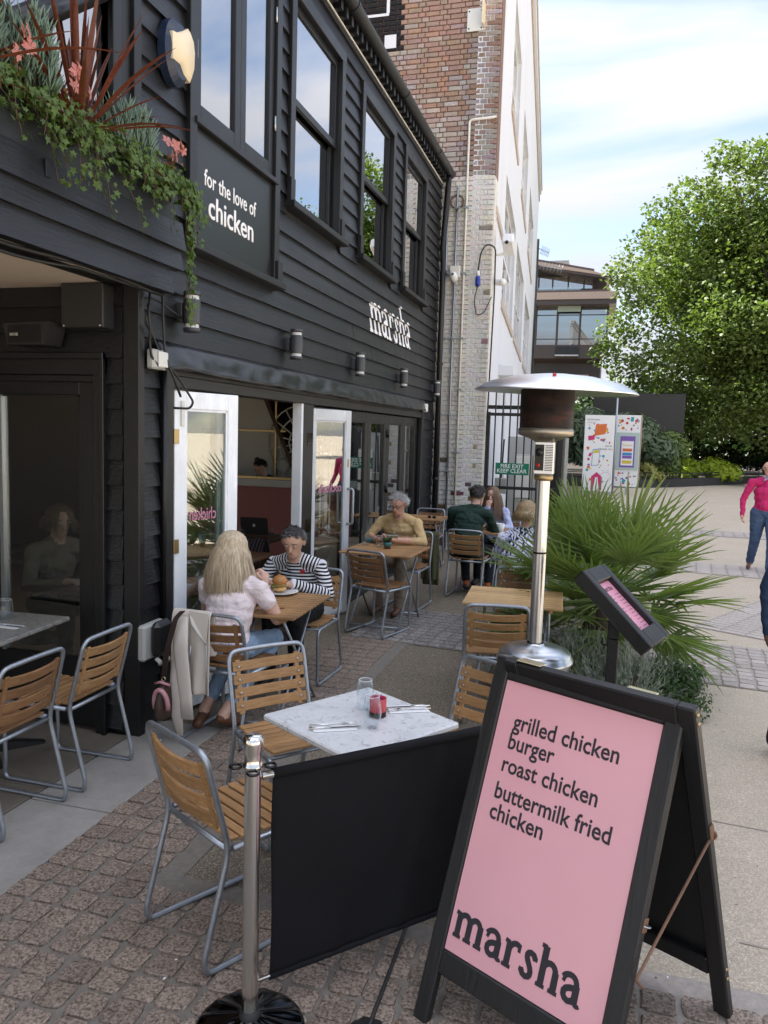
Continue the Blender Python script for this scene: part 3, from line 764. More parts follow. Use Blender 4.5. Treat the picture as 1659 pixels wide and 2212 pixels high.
# soffit and balcony front
XB = -2.5
MB().box(-6.4, XB-.03, -1.5, 3.995, 2.685, 2.72).build('soffit', 'soffit_cream', bld)
fb = [(2.66, .155, 4.13), (2.805, .135, 4.24), (2.925, .15, 4.27)]
for z, h, ye in fb:
    b = MB(); pr_ = [(-.03, 0), (.036, 0), (.034, .008), (.006, h+.015), (-.03, h+.015)]; n = 9; vs = []
    for i in range(n+1):
        y = -1.4+(ye+1.4)*i/n; dz = random.uniform(-.003, .003); vs += [(XB+p_, y, z+q_+dz) for p_, q_ in pr_]
    fs = [(0, 1, 2, 3, 4), tuple(n*5+q for q in (4, 3, 2, 1, 0))]+[(i*5+q, i*5+(q+1) % 5, (i+1)*5+(q+1) % 5, (i+1)*5+q) for i in range(n) for q in range(5)]
    b.add(vs, fs); b.build('balcony_board', 'black_board', bld)
MB().box(X0+.03, XB-.03, 4.0, 4.10, 2.70, 3.05).build('balcony_end', 'black_board', bld)
MB().tube([(XB-.02, y, 2.655-.012*math.sin(y*5)) for y in np.linspace(1, 4.1, 24)], .011, 6).build('cable', 'cable_black', bld)
MB().tube([(XB-.03, y, 2.645-.035*max(0, math.sin((y-2.4)*3.3))) for y in np.linspace(1, 4.1, 30)], .008, 6).build('cable', 'cable_black', bld)
# upper wall left of the panel: trim posts, brace, glazing
for y0, y1, pr_ in ((3.78, 3.86, .03), (3.87, 3.95, .02), (3.95, 4.02, .045)): MB().cbox(X0-.05, X0+pr_, y0, y1, 2.95, 6.0, .004).build('trim_post', 'black_frame', bld)
gl_ = MB().box(X0-.03, X0-.025, 1.2, 3.78, 3.0, 5.98).build('balcony_glazing', 'upper_glass', bld)
b = MB(); b.tube([(X0+.02, 2.75, 3.4), (X0+.02, 3.8, 4.2)], .055, 4); b.tube([(X0+.015, 2.6, 4.6), (X0+.015, 3.1, 3.25)], .05, 4); b.cbox(X0-.03, X0+.03, 1.2, 3.78, 3.0, 3.12, .004)
b.build('brace', 'black_frame', gl_)
# steel planter trough behind the fascia boards
pl = thing('planter_trough', 'dark steel trough planter on the balcony edge above the porch', 'planter', (XB, 3.0, 3.0))
b = MB(); b.cbox(-.16, .008, -2.2, 1.19, -.10, .27, .004); o = b.build('trough', 'planter_steel', pl)
MB().box(-.15, 0, -2.15, 1.17, .27, .278).build('soil', 'soil', pl)
for y in (-.62, .06): MB().cbox(.008, .03, y, y+.03, -.02, .06, .003).build('bracket', 'black_frame', pl)

# things fixed to the building ------------------------------------------------
def wall_lamp(y, z, lab):
    t = thing('wall_lamp', lab, 'wall lamp', (X0+.035, y, z), 0, 'up-and-down wall lamps along the boards')
    MB().cbox(-.02, .022, -.035, .035, .05, .16, .004).build('bracket', 'lamp_grey', t)
    cx = .075
    MB().lathe([(0, .03), (.052, .03), (.053, .035), (.053, .175), (.052, .18), (0, .18)], 20, (cx, 0, 0)).build('body', 'lamp_grey', t)
    for z0 in (.0, .18): MB().lathe([(.044, z0), (.044, z0+.03)], 20, (cx, 0, 0)).build('lens', 'lens', t)
    for z0 in (-.02, .205): MB().lathe([(0, z0), (.053, z0), (.053, z0+.025), (0, z0+.025)], 20, (cx, 0, 0)).build('cap', 'lamp_grey', t)
for y, lab in ((4.47, 'dark grey cylinder wall lamp under the balcony end, nearest lamp'), (6.2, 'second wall lamp from the balcony, above the open doorway'), (7.99, 'middle wall lamp, left below the painted word'), (9.87, 'fourth wall lamp from the balcony, under the painted word'), (11.95, 'farthest wall lamp beside the black downpipe')):
    wall_lamp(y, 2.5, lab)
t = thing('alarm_box', 'cream and navy alarm sounder on the upper boards', 'alarm', (X0+.03, 4.33, 4.09))
hexp = [(.145*math.cos(R(a))*.9, .19*math.sin(R(a))) for a in range(0, 360, 15)]
b = MB(); b.prism([(p_, q_) for p_, q_ in hexp], 'x', 0, .05); b.add([(.05, p_, q_) for p_, q_ in hexp]+[(.085, p_*.75, q_*.8) for p_, q_ in hexp], [(i, (i+1) % 24, 24+(i+1) % 24, 24+i) for i in range(24)]+[tuple(range(24, 48))]); b.build('base', 'navy_plastic', t)
b = MB(); hp = [(-.10, -.075), (-.02, -.075), (.02, -.115), (.09, -.135), (.125, -.06), (.132, .05), (.115, .12), (.065, .165), (.0, .12), (-.06, .085), (-.105, .075)]; b.prism(hp, 'x', .04, .085); nh = len(hp); b.add([(.085, q_[0], q_[1]) for q_ in hp]+[(.108, q_[0]*.8+.004, q_[1]*.82) for q_ in hp], [(i, (i+1) % nh, nh+(i+1) % nh, nh+i) for i in range(nh)]+[tuple(range(nh, 2*nh))], 0, True); b.build('cover', 'cream_plastic', t)
t = thing('loudspeaker', 'black outdoor loudspeaker over the porch door', 'loudspeaker', (-3.23, 3.9, 2.33))
b = MB(); b.prism([(-.16, .12), (.16, .13), (.12, 0), (-.13, 0)], 'y', -.09, .06); b.build('cabinet', 'box_black', t)
MB().box(-.115, .10, -.094, -.091, .012, .11).build('grille', 'screen_black', t)
lettering('BOSE', .022, frame((1, 0, 0), (0, 0, 1), (-.105, -.0945, .05)), 'switch_white', t, width=.055)
t = thing('junction_box', 'large black junction box under the porch ceiling corner', 'box', (-2.9, 3.93, 2.43))
MB().cbox(-.14, .14, -.06, .05, 0, .25, .006).build('case', 'box_black', t)
for x_ in (-.12, .12): MB().ball((x_, -.062, .012), .008, .004, .008, 8, 6).build('screw', 'steel_thin', t)
t = thing('isolator_switch', 'pale grey isolator switch on the corner pier', 'switch', (X0+.04, 4.14, 2.22))
MB().cbox(0, .05, -.075, .075, 0, .115, .01).build('case', 'box_grey', t); MB().cbox(.05, .062, -.03, .07, .012, .105, .006).build('cover', 'switch_white', t)
t = thing('socket_box', 'black weatherproof socket box low on the corner pier', 'socket', (X0+.035, 4.09, .43))
MB().cbox(0, .055, -.12, .11, .05, .27, .015).build('back_box', 'box_grey', t); MB().cbox(.04, .11, -.06, .12, .06, .28, .03).build('lid', 'black_plastic', t)
for y in (-.02, .07): MB().tube([(.07, y, .055), (.09, y+.012, .03), (.08, y+.03, .01)], .014, 8).build('gland', 'switch_white', t)
t = thing('hanging_cables', 'loose black cables looping down the corner of the porch', 'cable', (X0+.07, 4.12, 2.6))
for pts in ([(0, -.06, .05), (.02, -.1, -.05), (.01, -.13, -.12), (0, -.06, -.16), (.01, .05, -.3), (.05, .18, -.42), (.10, .27, -.56), (.08, .26, -.6), (.0, .2, -.6)],
            [(.02, .04, .08), (.02, .05, -.1), (.02, .07, -.3), (.05, .12, -.42), (.05, .2, -.53)],
            [(0, -.08, -.02), (.03, -.12, -.06), (.03, -.10, -.16), (.01, -.08, -.22), (.01, -.06, -.32), (.02, .0, -.36)],
            [(-.1, -.1, 0), (-.05, -.09, .02), (0, .0, .03), (0, .15, -.01), (0, .3, -.04)]):
    MB().tube(fillet(pts, .05, 3), .0075, 6).build('cable', 'cable_black', t)
MB().tube([(X0+.05, 4.25, 2.22), (X0+.05, 4.25, .7)], .016, 8).build('conduit', 'black_frame', bld)
t = thing('floodlight', 'small white sensor light above the far black doors', 'light', (X0+.05, 11.35, 2.22))
MB().cbox(-.02, .05, -.06, .06, 0, .12, .012).build('body', 'switch_white', t)

# ------------------------------------------------------------------ inside the restaurant
inn = thing('dining_room', 'dim dining room seen through the open doorway', 'interior', (0, 0, 0))
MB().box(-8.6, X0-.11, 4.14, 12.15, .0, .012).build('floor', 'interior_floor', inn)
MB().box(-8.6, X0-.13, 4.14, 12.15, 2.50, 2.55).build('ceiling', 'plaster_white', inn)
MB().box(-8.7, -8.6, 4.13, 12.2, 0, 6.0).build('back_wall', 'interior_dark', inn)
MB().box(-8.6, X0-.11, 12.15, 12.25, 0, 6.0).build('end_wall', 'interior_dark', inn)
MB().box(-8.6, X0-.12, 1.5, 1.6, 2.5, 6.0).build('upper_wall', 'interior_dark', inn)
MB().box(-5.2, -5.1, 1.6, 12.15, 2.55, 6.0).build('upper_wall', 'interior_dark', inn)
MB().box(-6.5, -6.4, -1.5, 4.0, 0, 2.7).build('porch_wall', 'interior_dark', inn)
# white partition with slanted edge beside the fan grille, low pink bar and mirror bars
b = MB(); YI = 10.2
b.prism([(-6.6, .3), (-3.95, .3), (-4.15, 1.25), (-4.72, 2.5), (-6.6, 2.5)], 'y', YI, YI+.08); b.build('partition', 'plaster_white', inn)
b = MB(); gc = (-4.05, 1.72)
for a in range(0, 360, 24): b.tube([(gc[0], YI-.03, gc[1]), (gc[0]+.52*math.cos(R(a)), YI-.03, gc[1]+.52*math.sin(R(a)))], .011, 6)
for r_ in (.2, .36, .52): b.tube(arc(gc, r_, 0, 360, 28, 'xz', YI-.03), .011, 6)
b.build('fan_grille', 'plaster_white', inn)
b = MB(); b.prism([(-4.15, 1.25), (-4.10, 1.25), (-4.66, 2.5), (-4.72, 2.5)], 'y', YI-.06, YI); b.build('raking_post', 'oak_dark', inn)
MB().cbox(-6.6, -3.05, 9.1, 9.4, .0, 1.17, .01).build('bar_front', 'banquette_pink', inn)
MB().cbox(-6.7, -3.0, 9.0, 9.45, 1.17, 1.27, .01).build('bar_shelf', 'plaster_white', inn)
b = MB(); b.box(-6.7, -3.0, 8.99, 9.02, 1.27, 1.30); b.box(-4.46, -4.435, YI-.05, YI-.02, 1.0, 2.5); b.box(-5.6, -4.3, YI-.05, YI-.02, 1.86, 1.885); b.build('brass_bars', 'brass', inn)
t = thing('pendant_lamp', 'dark woven pendant lamp hanging inside the doorway', 'lamp', (-3.62, 7.0, 1.80))
MB().ball((0, 0, 0), .10, .10, .15, 12, 8).build('shade', 'rattan', t); MB().tube([(0, 0, .14), (0, 0, .68)], .006, 5).build('cord', 'cable_black', t)
def itable(x, y, lab, h=.74, sx=.6, sy=.6):
    t = thing('dining_table', lab, 'table', (x, y, .012)); MB().cbox(-sx/2, sx/2, -sy/2, sy/2, h-.035, h, .006).build('table_top', 'oak_dark', t)
    MB().lathe([(0, 0), (.2, 0), (.2, .02), (.03, .03), (.03, h-.036)], 14).build('pedestal', 'box_black', t); return t
itable(-3.55, 7.55, 'dark indoor table carrying the laptop'); itable(-3.2, 6.3, 'dark indoor table just inside the doorway with a napkin')
t = thing('laptop', 'open silver grey laptop on the indoor table', 'laptop', (-3.55, 7.6, .753), R(8))
MB().cbox(-.15, .15, -.0, .21, 0, .014, .004).build('base', 'interior_dark', t)
b = MB(); b.cbox(-.15, .15, -.012, .0, 0, .21, .004, 0, Matrix.Rotation(R(15), 4, 'X')); o = b.build('lid', 'interior_dark', t)
MB().ball((0, -.046, .115), .016, .004, .018, 10, 6).build('logo', 'switch_white', t)
t = thing('steel_flask', 'white water bottle on the indoor table', 'bottle', (-3.78, 7.45, .753))
MB().lathe([(0, 0), (.033, 0), (.035, .01), (.035, .19), (.02, .21), (.02, .235), (0, .235)], 16).build('flask_body', 'white_ceramic', t)
for i, (x_, y_, z_) in enumerate(((-3.62, 7.42, .753), (-3.30, 7.5, .753), (-3.1, 6.25, .753))):
    t = thing('wine_glass', ['stemless glass beside the white water bottle indoors', 'stemless glass at the right of the laptop', 'clear glass on the table just inside the doorway'][i], 'glass', (x_, y_, z_))
    MB().lathe([(0, .002), (.028, .002), (.038, .03), (.038, .06), (.030, .105)], 14).build('bowl', 'drink_glass', t)
tag(MB().box(-3.3, -3.05, 6.1, 6.22, .755, .759).build('napkin', 'paper'), 'white paper napkin on the table just inside the doorway', 'napkin')
def throw_chair():
    t = thing('armchair', 'striped dark blanket over an indoor chair behind the doorway', 'chair', (-3.35, 6.95, .012))
    b = MB(); n = 18; vs = []
    for i in range(n+1):
        for j in range(15):
            u = i/n; w_ = j/14; ang = u*2.6; x_ = -.26+.52*w_+.01*mnoise.noise((u*6, w_*6, 1))
            y_ = .12*math.cos(ang*1.1)-.02; z_ = .35+.55*math.sin(min(ang, 2.2)*.75)+.02*mnoise.noise((u*5, w_*5, 4)); vs.append((x_, y_-.1*u, z_-(.35*max(0, u-.55)*2)))
    b.add(vs, [(i*15+j, i*15+j+1, (i+1)*15+j+1, (i+1)*15+j) for i in range(n) for j in range(14)], 0, True); o = b.build('blanket', 'blanket', t); s_ = o.modifiers.new('thickness', 'SOLIDIFY'); s_.thickness = .012
    b = MB()
    for x_ in (-.2, .2):
        for y_ in (-.2, .2): b.tube([(x_, y_, 0), (x_*.9, y_*.9, .45)], .018, 6)
    b.cbox(-.23, .23, -.23, .23, .42, .46, .008); b.cbox(-.23, .23, .02, .05, .45, .84, .008); b.build('chair_frame', 'oak_dark', t)
k = NT('blanket'); v = k.coord('Object'); wv = k.node('ShaderNodeTexWave', Vector=v, Scale=9.0, Distortion=1.5); n = k.noise(v, 120, 3)
k.bump(n, .6, .01); k.fin(k.mix(1, k.ramp(wv.outputs[1], [(.2, (.012, .008, .011)), (.6, (.055, .03, .04)), (.85, (.10, .075, .07))]), k.math('ADD', n, .5), 'MULTIPLY'), .95)
throw_chair()
b = MB(); b.cbox(-3.42, -3.20, 5.3, 5.52, 0, 2.5, .01); b.cbox(-3.48, -3.14, 5.24, 5.58, 1.45, 1.55, .01); b.build('white_column', 'plaster_white', inn)
itable(-3.55, 4.75, 'dark indoor table behind the porch door pane'); itable(-4.6, 5.6, 'dark indoor table deeper behind the porch door')
t = thing('plate', 'white plate on the table behind the porch door pane', 'plate', (-3.5, 4.7, .753)); MB().lathe([(0, .004), (.07, .004), (.11, .018), (.108, .02), (.06, .008), (0, .008)], 24).build('dish', 'white_ceramic', t)
for i_, (x_, y_) in enumerate(((-3.68, 4.6), (-3.36, 4.85))):
    t = thing('wine_glass', ['wine glass left of the plate behind the porch door', 'wine glass right of the plate behind the porch door'][i_], 'glass', (x_, y_, .753)); MB().lathe([(0, .002), (.028, .002), (.038, .03), (.038, .06), (.030, .105)], 14).build('bowl', 'drink_glass', t)
plain('rust', (.16, .085, .05), .8, 0, .4, 20); plain('ochre_glass', (.10, .085, .05), .15)
# ------------------------------------------------------------------ painted brick building beyond
YB = 12.4
wbl = thing('painted_brick_building', 'tall old brick building with whitewashed base, mural and white side wall', 'building', (-1.84, YB, 0))
def L(x, y, z): return (x+1.84, y-YB, z)
def colattr(me, col):
    a = me.color_attributes.new('Col', 'FLOAT_COLOR', 'CORNER'); n = len(me.loops)
    a.data.foreach_set('color', np.tile(np.array([*col, 1], dtype=np.float32), n) if not isinstance(col, np.ndarray) else col.astype(np.float32).ravel())
k = NT('brick_mat'); v = k.coord('World'); c = k.attr('Col'); n = k.noise(v, 26, 6, .7); n2 = k.noise(k.coord('World', (1, 1, .35)), 5, 6, .7)
wear = k.math('MULTIPLY', k.math('SUBTRACT', k.noise(v, 42, 4, .7), .53, True), 5, True)
c = k.mix(1, c, k.math('ADD', k.math('MULTIPLY', n, .7), .62), 'MULTIPLY')
c = k.mix(k.math('MULTIPLY', wear, .38), c, (.20, .145, .115))
c = k.mix(k.math('MULTIPLY', k.math('SUBTRACT', n2, .55, True), 1.6, True), c, (.13, .115, .10))
k.bump(k.math('ADD', n, k.math('MULTIPLY', wear, .5)), .7, .012); k.fin(c, .85, 0, .25)
k = NT('brick_mortar'); v = k.coord('World'); sx_ = k.node('ShaderNodeSeparateXYZ'); k.t.links.new(v, sx_.inputs[0]); n = k.noise(v, 20, 5)
c = k.mix(k.math('GREATER_THAN', sx_.outputs[2], 5.88), (.61, .595, .56), (.19, .125, .105)); k.bump(n, .5, .01)
k.fin(k.mix(1, c, k.math('ADD', n, .5), 'MULTIPLY'), .9)
MB().box(*[q for q in (-9+1.84, 0)], .014, .3, 0, 14.2).build('front_wall', 'brick_mortar', wbl)
rb = random.Random(11)
def brick_col(x, z):
    j = lambda c, s=.12: tuple(max(.008, q*(1+rb.uniform(-s, s))) for q in c)
    if x < -3.41 and z > 7.86: return j((.016, .016, .018), .2)
    if z < 5.86:
        if z < 1.75 and rb.random() < .22-.12*z: return j((.13, .085, .06), .4)
        if x > -2.02 and rb.random() < .06: return j((.30, .23, .18), .3)
        return j((.67, .655, .615), .05)
    up = (z-5.86)/3.6; grim = max(0, min(1, (x+2.75)/.55))
    nz = mnoise.noise((x*2.2, z*1.6, 4.2)); pw = .62-.95*up+.55*nz+rb.uniform(-.42, .42)
    if pw > .45: c = j((.56, .53, .515), .10) if rb.random() < .82 else j((.43, .42, .45), .1)
    elif pw > .25: c = j((.46, .37, .325), .12)
    else: c = j((.37, .225, .165), .14) if rb.random() < .85 else j((.43, .225, .135), .12)
    c = tuple(q*.58+m_*.42 for q, m_ in zip(c, (.42, .315, .265)))
    if z < 8.1: c = tuple(q*(1-grim*.35) for q in c)
    return c
def brick_vf(w_, h, d=.018, seed=0):
    rs = random.Random(seed); e = .006; q = lambda: rs.uniform(-.002, .002)
    o = [(0, 0), (w_, 0), (w_, h), (0, h)]
    vs = [(x, 0, z) for x, z in o]+[(x+(e if x == 0 else -e)*.3+q(), -d+.005, z+(e if z == 0 else -e)*.3+q()) for x, z in o]+[(x+(e if x == 0 else -e)+q(), -d+q(), z+(e if z == 0 else -e)+q()) for x, z in o]
    fs = [(8, 9, 10, 11)]+[(L_*4+i, L_*4+(i+1) % 4, (L_+1)*4+(i+1) % 4, (L_+1)*4+i) for L_ in (0, 1) for i in range(4)]
    return vs, fs
bl = []; ch = .0755; row = 0; z = .02
while z < 9.9:
    x = -1.855; first = .225 if row % 2 else .1125
    x_end = -2.72 if z < 5.7 else -4.6
    kinds = ([.215, .1025] if (row % 2 == 0) else [.215, .1025]); ci = row % 2
    x = -1.852+(0 if row % 2 else .0)
    start = True
    while x > x_end:
        w_ = kinds[ci % 2] if not start else (.215 if row % 2 else .1025); start = False
        bl.append((x-w_, z, w_)); x -= w_+.0105; ci += 1
        if len(bl) and row % 2 == 0 and abs(x+1.852+.113) < .004: bl.append((x-.046, z, .046)); x -= .0565
    z += ch; row += 1
bl.sort(key=lambda q: q[1])
jv = MB(); jc = []
cache = {}
for i, (x, z, w_) in enumerate(bl):
    col = brick_col(x+w_/2, z)
    if i < 290:
        key = i
        if key not in cache:
            vs, fs = brick_vf(w_, .065, .018, i); b = MB(); b.add(vs, fs); me = b.mesh('brick'); colattr(me, col); me.materials.append(M('brick_mat')); cache[key] = me
        me = cache[key]
        if z < 1.75 or True:
            o = link('brick', me, None, wbl); o.location = L(x, YB+.012, z)
    else:
        vs, fs = brick_vf(w_, .065, .018, i); jv.add(vs, fs, 0, False, Matrix.Translation(L(x, YB+.012, z))); jc += [col]*sum(len(f_) for f_ in fs)
o = jv.build('brick_field', 'brick_mat', wbl, fast=True); o['kind'] = 'stuff'; colattr(o.data, np.array([(*c, 1) for c in jc]))
# white painted mural lines
for x0, x1, z0, z1 in ((-4.4, -3.98, 8.02, 8.07), (-4.03, -3.98, 8.07, 8.44), (-3.98, -3.62, 8.40, 8.44), (-3.66, -3.61, 8.44, 9.6), (-3.68, -3.49, 7.91, 8.11)):
    MB().box(x0+1.84, x1+1.84, -.0125, -.0085, z0, z1).build('mural_stroke', 'text_white', wbl)
# side wall, a little askew
dS = Vector((-.068, .998, 0)).normalized(); nS = Vector((dS.y, -dS.x, 0))
side = frame(nS, dS, (0, 0, 0))
k = NT('whitewash'); v = k.coord('World'); n = k.noise(k.coord('World', (1, 1, .25)), 1.2, 6, .65); n2 = k.noise(v, 30, 5, .7)
c = k.mix(k.math('MULTIPLY', k.math('SUBTRACT', n, .5, True), 1.6, True), (.66, .69, .74), (.50, .49, .48)); k.bump(n2, .35, .006)
k.fin(k.mix(1, c, k.math('ADD', k.math('MULTIPLY', n2, .2), .88), 'MULTIPLY'), .8)
plain('sill_stone', (.44, .38, .33), .8, 0, .25, 6)
sw = [(2.6, 6.7), (7.7, 12.9), (14.6, 20.6)]
hs = [(a, c, 4.44, 6.74) for a, c in sw]+[(3.2, 6, 8.2, 10.2), (8.4, 12, 8.2, 10.2), (14.6, 20, 8.2, 10.2), (4.6, 5.5, 1.1, 3.0)]
b = holes_wall(.018, 26.5, 0, 13.7, hs, -.35, .0)
o = b.build('side_wall', 'whitewash', wbl); o.matrix_local = side
def sp(b, name, mat, par=None):
    o = b.build(name, mat, par or wbl)
    if par is None: o.matrix_local = side
    return o
sp(MB().cbox(-.3, .10, 0, 26.6, 13.45, 13.62, .01), 'cornice', 'whitewash'); sp(MB().cbox(-.3, .05, 0, 26.5, 13.1, 13.2, .01), 'string_course', 'sill_stone'); sp(MB().cbox(-.3, .14, 0, 26.6, 13.62, 13.72, .01), 'cornice', 'sill_stone')
for h_ in hs:
    a, c, z0, z1 = h_
    fr = MB(); n = max(2, int((c-a)/1.05))
    for i in range(n+1): y = a+(c-a)*i/n; fr.box(-.16, -.09, y-.04, y+.04, z0, z1)
    for zz_ in (z0+.04, (z0+z1)/2, z1-.04): fr.box(-.155, -.095, a, c, zz_-.035, zz_+.035)
    w_ = sp(fr, 'window', 'white_paint'); MB().box(-.13, -.122, a, c, z0, z1).build('pane', 'upper_glass', w_)
    MB().cbox(-.2, .035, a-.12, c+.12, z0-.16, z0, .01).build('sill', 'sill_stone', w_)
    MB().box(-.34, -.30, a, c, z0, z1).build('blind', 'interior_dark', w_)
sp(MB().cbox(-.1, .035, .2, 1.95, 5.38, 5.5, .01), 'sill', 'sill_stone')
sp(MB().cbox(-.1, .30, 2.6, 4.0, 3.05, 3.25, .01), 'door_canopy', 'whitewash')
# conduits on the brick front
def conduit(pts, r_, mat): 
    o = MB().tube([L(p.x, p.y, p.z) for p in pts], r_, 8).build('conduit', mat, wbl); return o
for (x0, y0), (x1, y1), mat, cl in (((959, 688), (948, 1100), 'galvanised', (.35, 1.3, 2.2)), ((979, 686), (966, 1100), 'galvanised', (.35, 1.3, 2.2)), ((998, 686), (982, 1095), 'switch_white', (.6, 1.6, 2.6))):
    p, q = on_y(x0, y0, YB-.04), on_y(x1, y1, YB-.04); top = p.copy(); top.z = 5.75 if mat != 'switch_white' else 6.72
    o = conduit([Vector((p.x, p.y, .05)), top] if mat != 'switch_white' else fillet([Vector((p.x, p.y, .05)), top, Vector((-1.86, p.y, 6.74))], .05), .018, mat)
    for z_ in cl+tuple(np.arange(3.4, 5.6, 1.0)): MB().cbox(p.x+1.84-.04, p.x+1.84+.04, -.07, -.02, z_, z_+.03, .004).build('pipe_clip', 'galvanised', wbl)
t = thing('bracket_plate', 'white L-shaped steel plate bolted high on the brick wall', 'bracket', (-2.22, YB-.012, 8.02))
MB().cbox(-.15, .13, -.02, 0, 0, .33, .004).build('plate', 'switch_white', t); MB().cbox(.10, .13, -.20, -.02, .02, .36, .004).build('flange', 'cream_plastic', t)
for x_, z_ in ((-.12, .29), (-.12, .04), (.07, .29), (.07, .04)): MB().ball((x_, -.022, z_), .012, .006, .012, 8, 6).build('bolt', 'rubber', t)
for i, (x_, y_) in enumerate(((988, 436), (1046, 436))):
    if i: continue
    p = on_y(x_, y_, YB-.03); t = thing('anchor_plate', 'rusty ring anchor on the whitewashed brick', 'anchor', p)
    MB().tube([(.10*math.cos(R(a)), 0, .10*math.sin(R(a))) for a in range(-60, 241, 20)], .012, 6).build('ring', 'rust', t); MB().tube([(0, 0, -.1), (0, 0, -.19)], .012, 6).build('stem', 'rust', t)
t = thing('security_camera', 'white bullet camera under a square box on the brick wall', 'camera', on_y(985, 598, YB-.03))
MB().cbox(-.09, .07, -.06, .01, -.02, .16, .006).build('mount_box', 'switch_white', t)
MB().lathe([(0, 0), (.055, 0), (.06, .02), (.06, .15), (.02, .17)], 14, (0, 0, 0), 0, Matrix.Translation((0, -.12, -.06)) @ Matrix.Rotation(R(75), 4, 'X')).build('housing', 'white_plastic', t)
MB().ball((0.0, -.125, -.065), .035, .03, .035, 10, 8).build('camera_lens', 'rubber', t)
def wallcam(nm, lab, px_, s_, kind):
    p = on_y(*px_, YB+.35); t = thing(nm, lab, 'camera', p)
    MB().tube(fillet([(-.42, .1, -.16*0-.02), (-.1, .05, -.02), (-.05, 0, 0)], .05), .022, 8).build('bracket_arm', 'switch_white', t)
    if kind: b = MB(); b.cbox(-.08, .10, -.26, .12, .0, .17, .02, 0, Matrix.Rotation(R(-22), 4, 'X')); b.build('housing', 'white_plastic', t); MB().ball((0, -.24, .10), .03, .02, .03, 8, 6).build('camera_lens', 'rubber', t)
    else: b = MB(); b.lathe([(0, 0), (.05, 0), (.055, .03), (.055, .26), (0, .27)], 14, (0, 0, 0), 0, Matrix.Rotation(R(100), 4, 'X') @ Matrix.Rotation(R(30), 4, 'Y')); b.build('housing', 'white_plastic', t)
wallcam('security_camera', 'white box camera on an arm at the corner of the white wall', (1098, 545), 1, True); wallcam('security_camera', 'white tube camera below the box camera on the white wall', (1073, 610), 1, False)
t = thing('power_connector', 'blue plug hanging on a black cable by the wall corner', 'plug', on_y(1032, 605, YB-.1))
MB().lathe([(0, -.1), (.03, -.1), (.04, -.04), (.04, .02), (.03, .06), (0, .07)], 12).build('plug_body', 'blue_plastic', t); MB().lathe([(0, .06), (.028, .06), (.026, .14), (0, .14)], 12).build('socket_body', 'white_plastic', t)
MB().tube(fillet([(0, 0, .14), (.03, 0, .42), (.12, 0, .55), (.25, .05, .5), (.26, .05, -.2), (.24, .05, -1.5), (.23, .05, -2.4)], .1), .012, 6).build('cable', 'cable_black', t)
MB().tube(fillet([(0, 0, -.1), (-.05, 0, -.3), (0, 0, -.55), (.12, 0, -.5), (.22, .04, -.25)], .1), .008, 6).build('cable', 'cable_black', t)
# fire-exit gate ----------------------------------------------------------------
YG = 12.55
gt_ = thing('iron_gate', 'black iron bar gate carrying the green fire exit sign', 'gate', (-1.83, YG, 0))
MB().cbox(-.03, .05, -.04, .04, 0, 2.28, .004).build('post', 'black_timber', gt_); MB().cbox(1.13, 1.21, -.04, .04, 0, 2.28, .004).build('post', 'black_timber', gt_)
for z_ in (2.22, .18, 1.05): MB().cbox(.05, 1.13, -.02, .02, z_, z_+.05, .004).build('rail', 'black_timber', gt_)
MB().cbox(-.10, 1.2, .03, .09, 2.33, 2.39, .004).build('rail', 'black_timber', gt_)
for i in range(9):
    x_ = .13+i*.118; MB().tube([(x_, 0, .12), (x_, 0, 2.62 if i % 1 == 0 else 2.3)], .013, 6).build('bar', 'black_timber', gt_)
t = thing('exit_sign', 'green FIRE EXIT KEEP CLEAR sign on the gate bars', 'sign', (-1.66, YG-.03, 1.29))
MB().cbox(0, .53, -.012, 0, 0, .185, .004).build('plate', 'green_sign', t)
lettering('FIRE EXIT', .088, frame((1, 0, 0), (0, 0, 1), (.085, -.0125, .105)), 'text_white', t, width=.36, bold=.0008)
lettering('KEEP CLEAR', .088, frame((1, 0, 0), (0, 0, 1), (.03, -.0125, .03)), 'text_white', t, width=.47, bold=.0008)
t = thing('electric_cabinet', 'grey electrical cabinet on the wall behind the gate bars', 'cabinet', (-1.30, 13.4, .85)); MB().cbox(-.15, .15, -.1, .12, 0, .75, .01).build('case', 'box_grey', t); MB().cbox(-.13, .13, -.115, -.1, .02, .73, .004).build('cabinet_door', 'switch_white', t)
t = thing('fuse_box', 'small grey fuse box low behind the gate beside the wall', 'box', (-1.62, 13.0, .95)); MB().cbox(-.1, .1, -.08, .08, 0, .26, .01).build('case', 'box_grey', t); MB().tube([(0, 0, .26), (0.02, 0, .9)], .015, 6).build('cable', 'cable_black', t)
t = thing('louvred_cupboard', 'dark louvred cupboard at the end of the gate', 'cupboard', (-.86, 13.3, .0)); MB().cbox(-.22, .22, 0, .4, 0, 2.0, .01).build('case', 'black_timber', t)
for i in range(16): MB().cbox(-.18, .18, -.03, .0, .95+i*.05, .985+i*.05, .003, 0).build('louvre', 'black_timber', t)
MB().box(-1.7, -.62, 14.4, 14.5, 0, 1.9).build('yard_screen', 'box_grey', wbl).location = (1.84, -YB, 0)

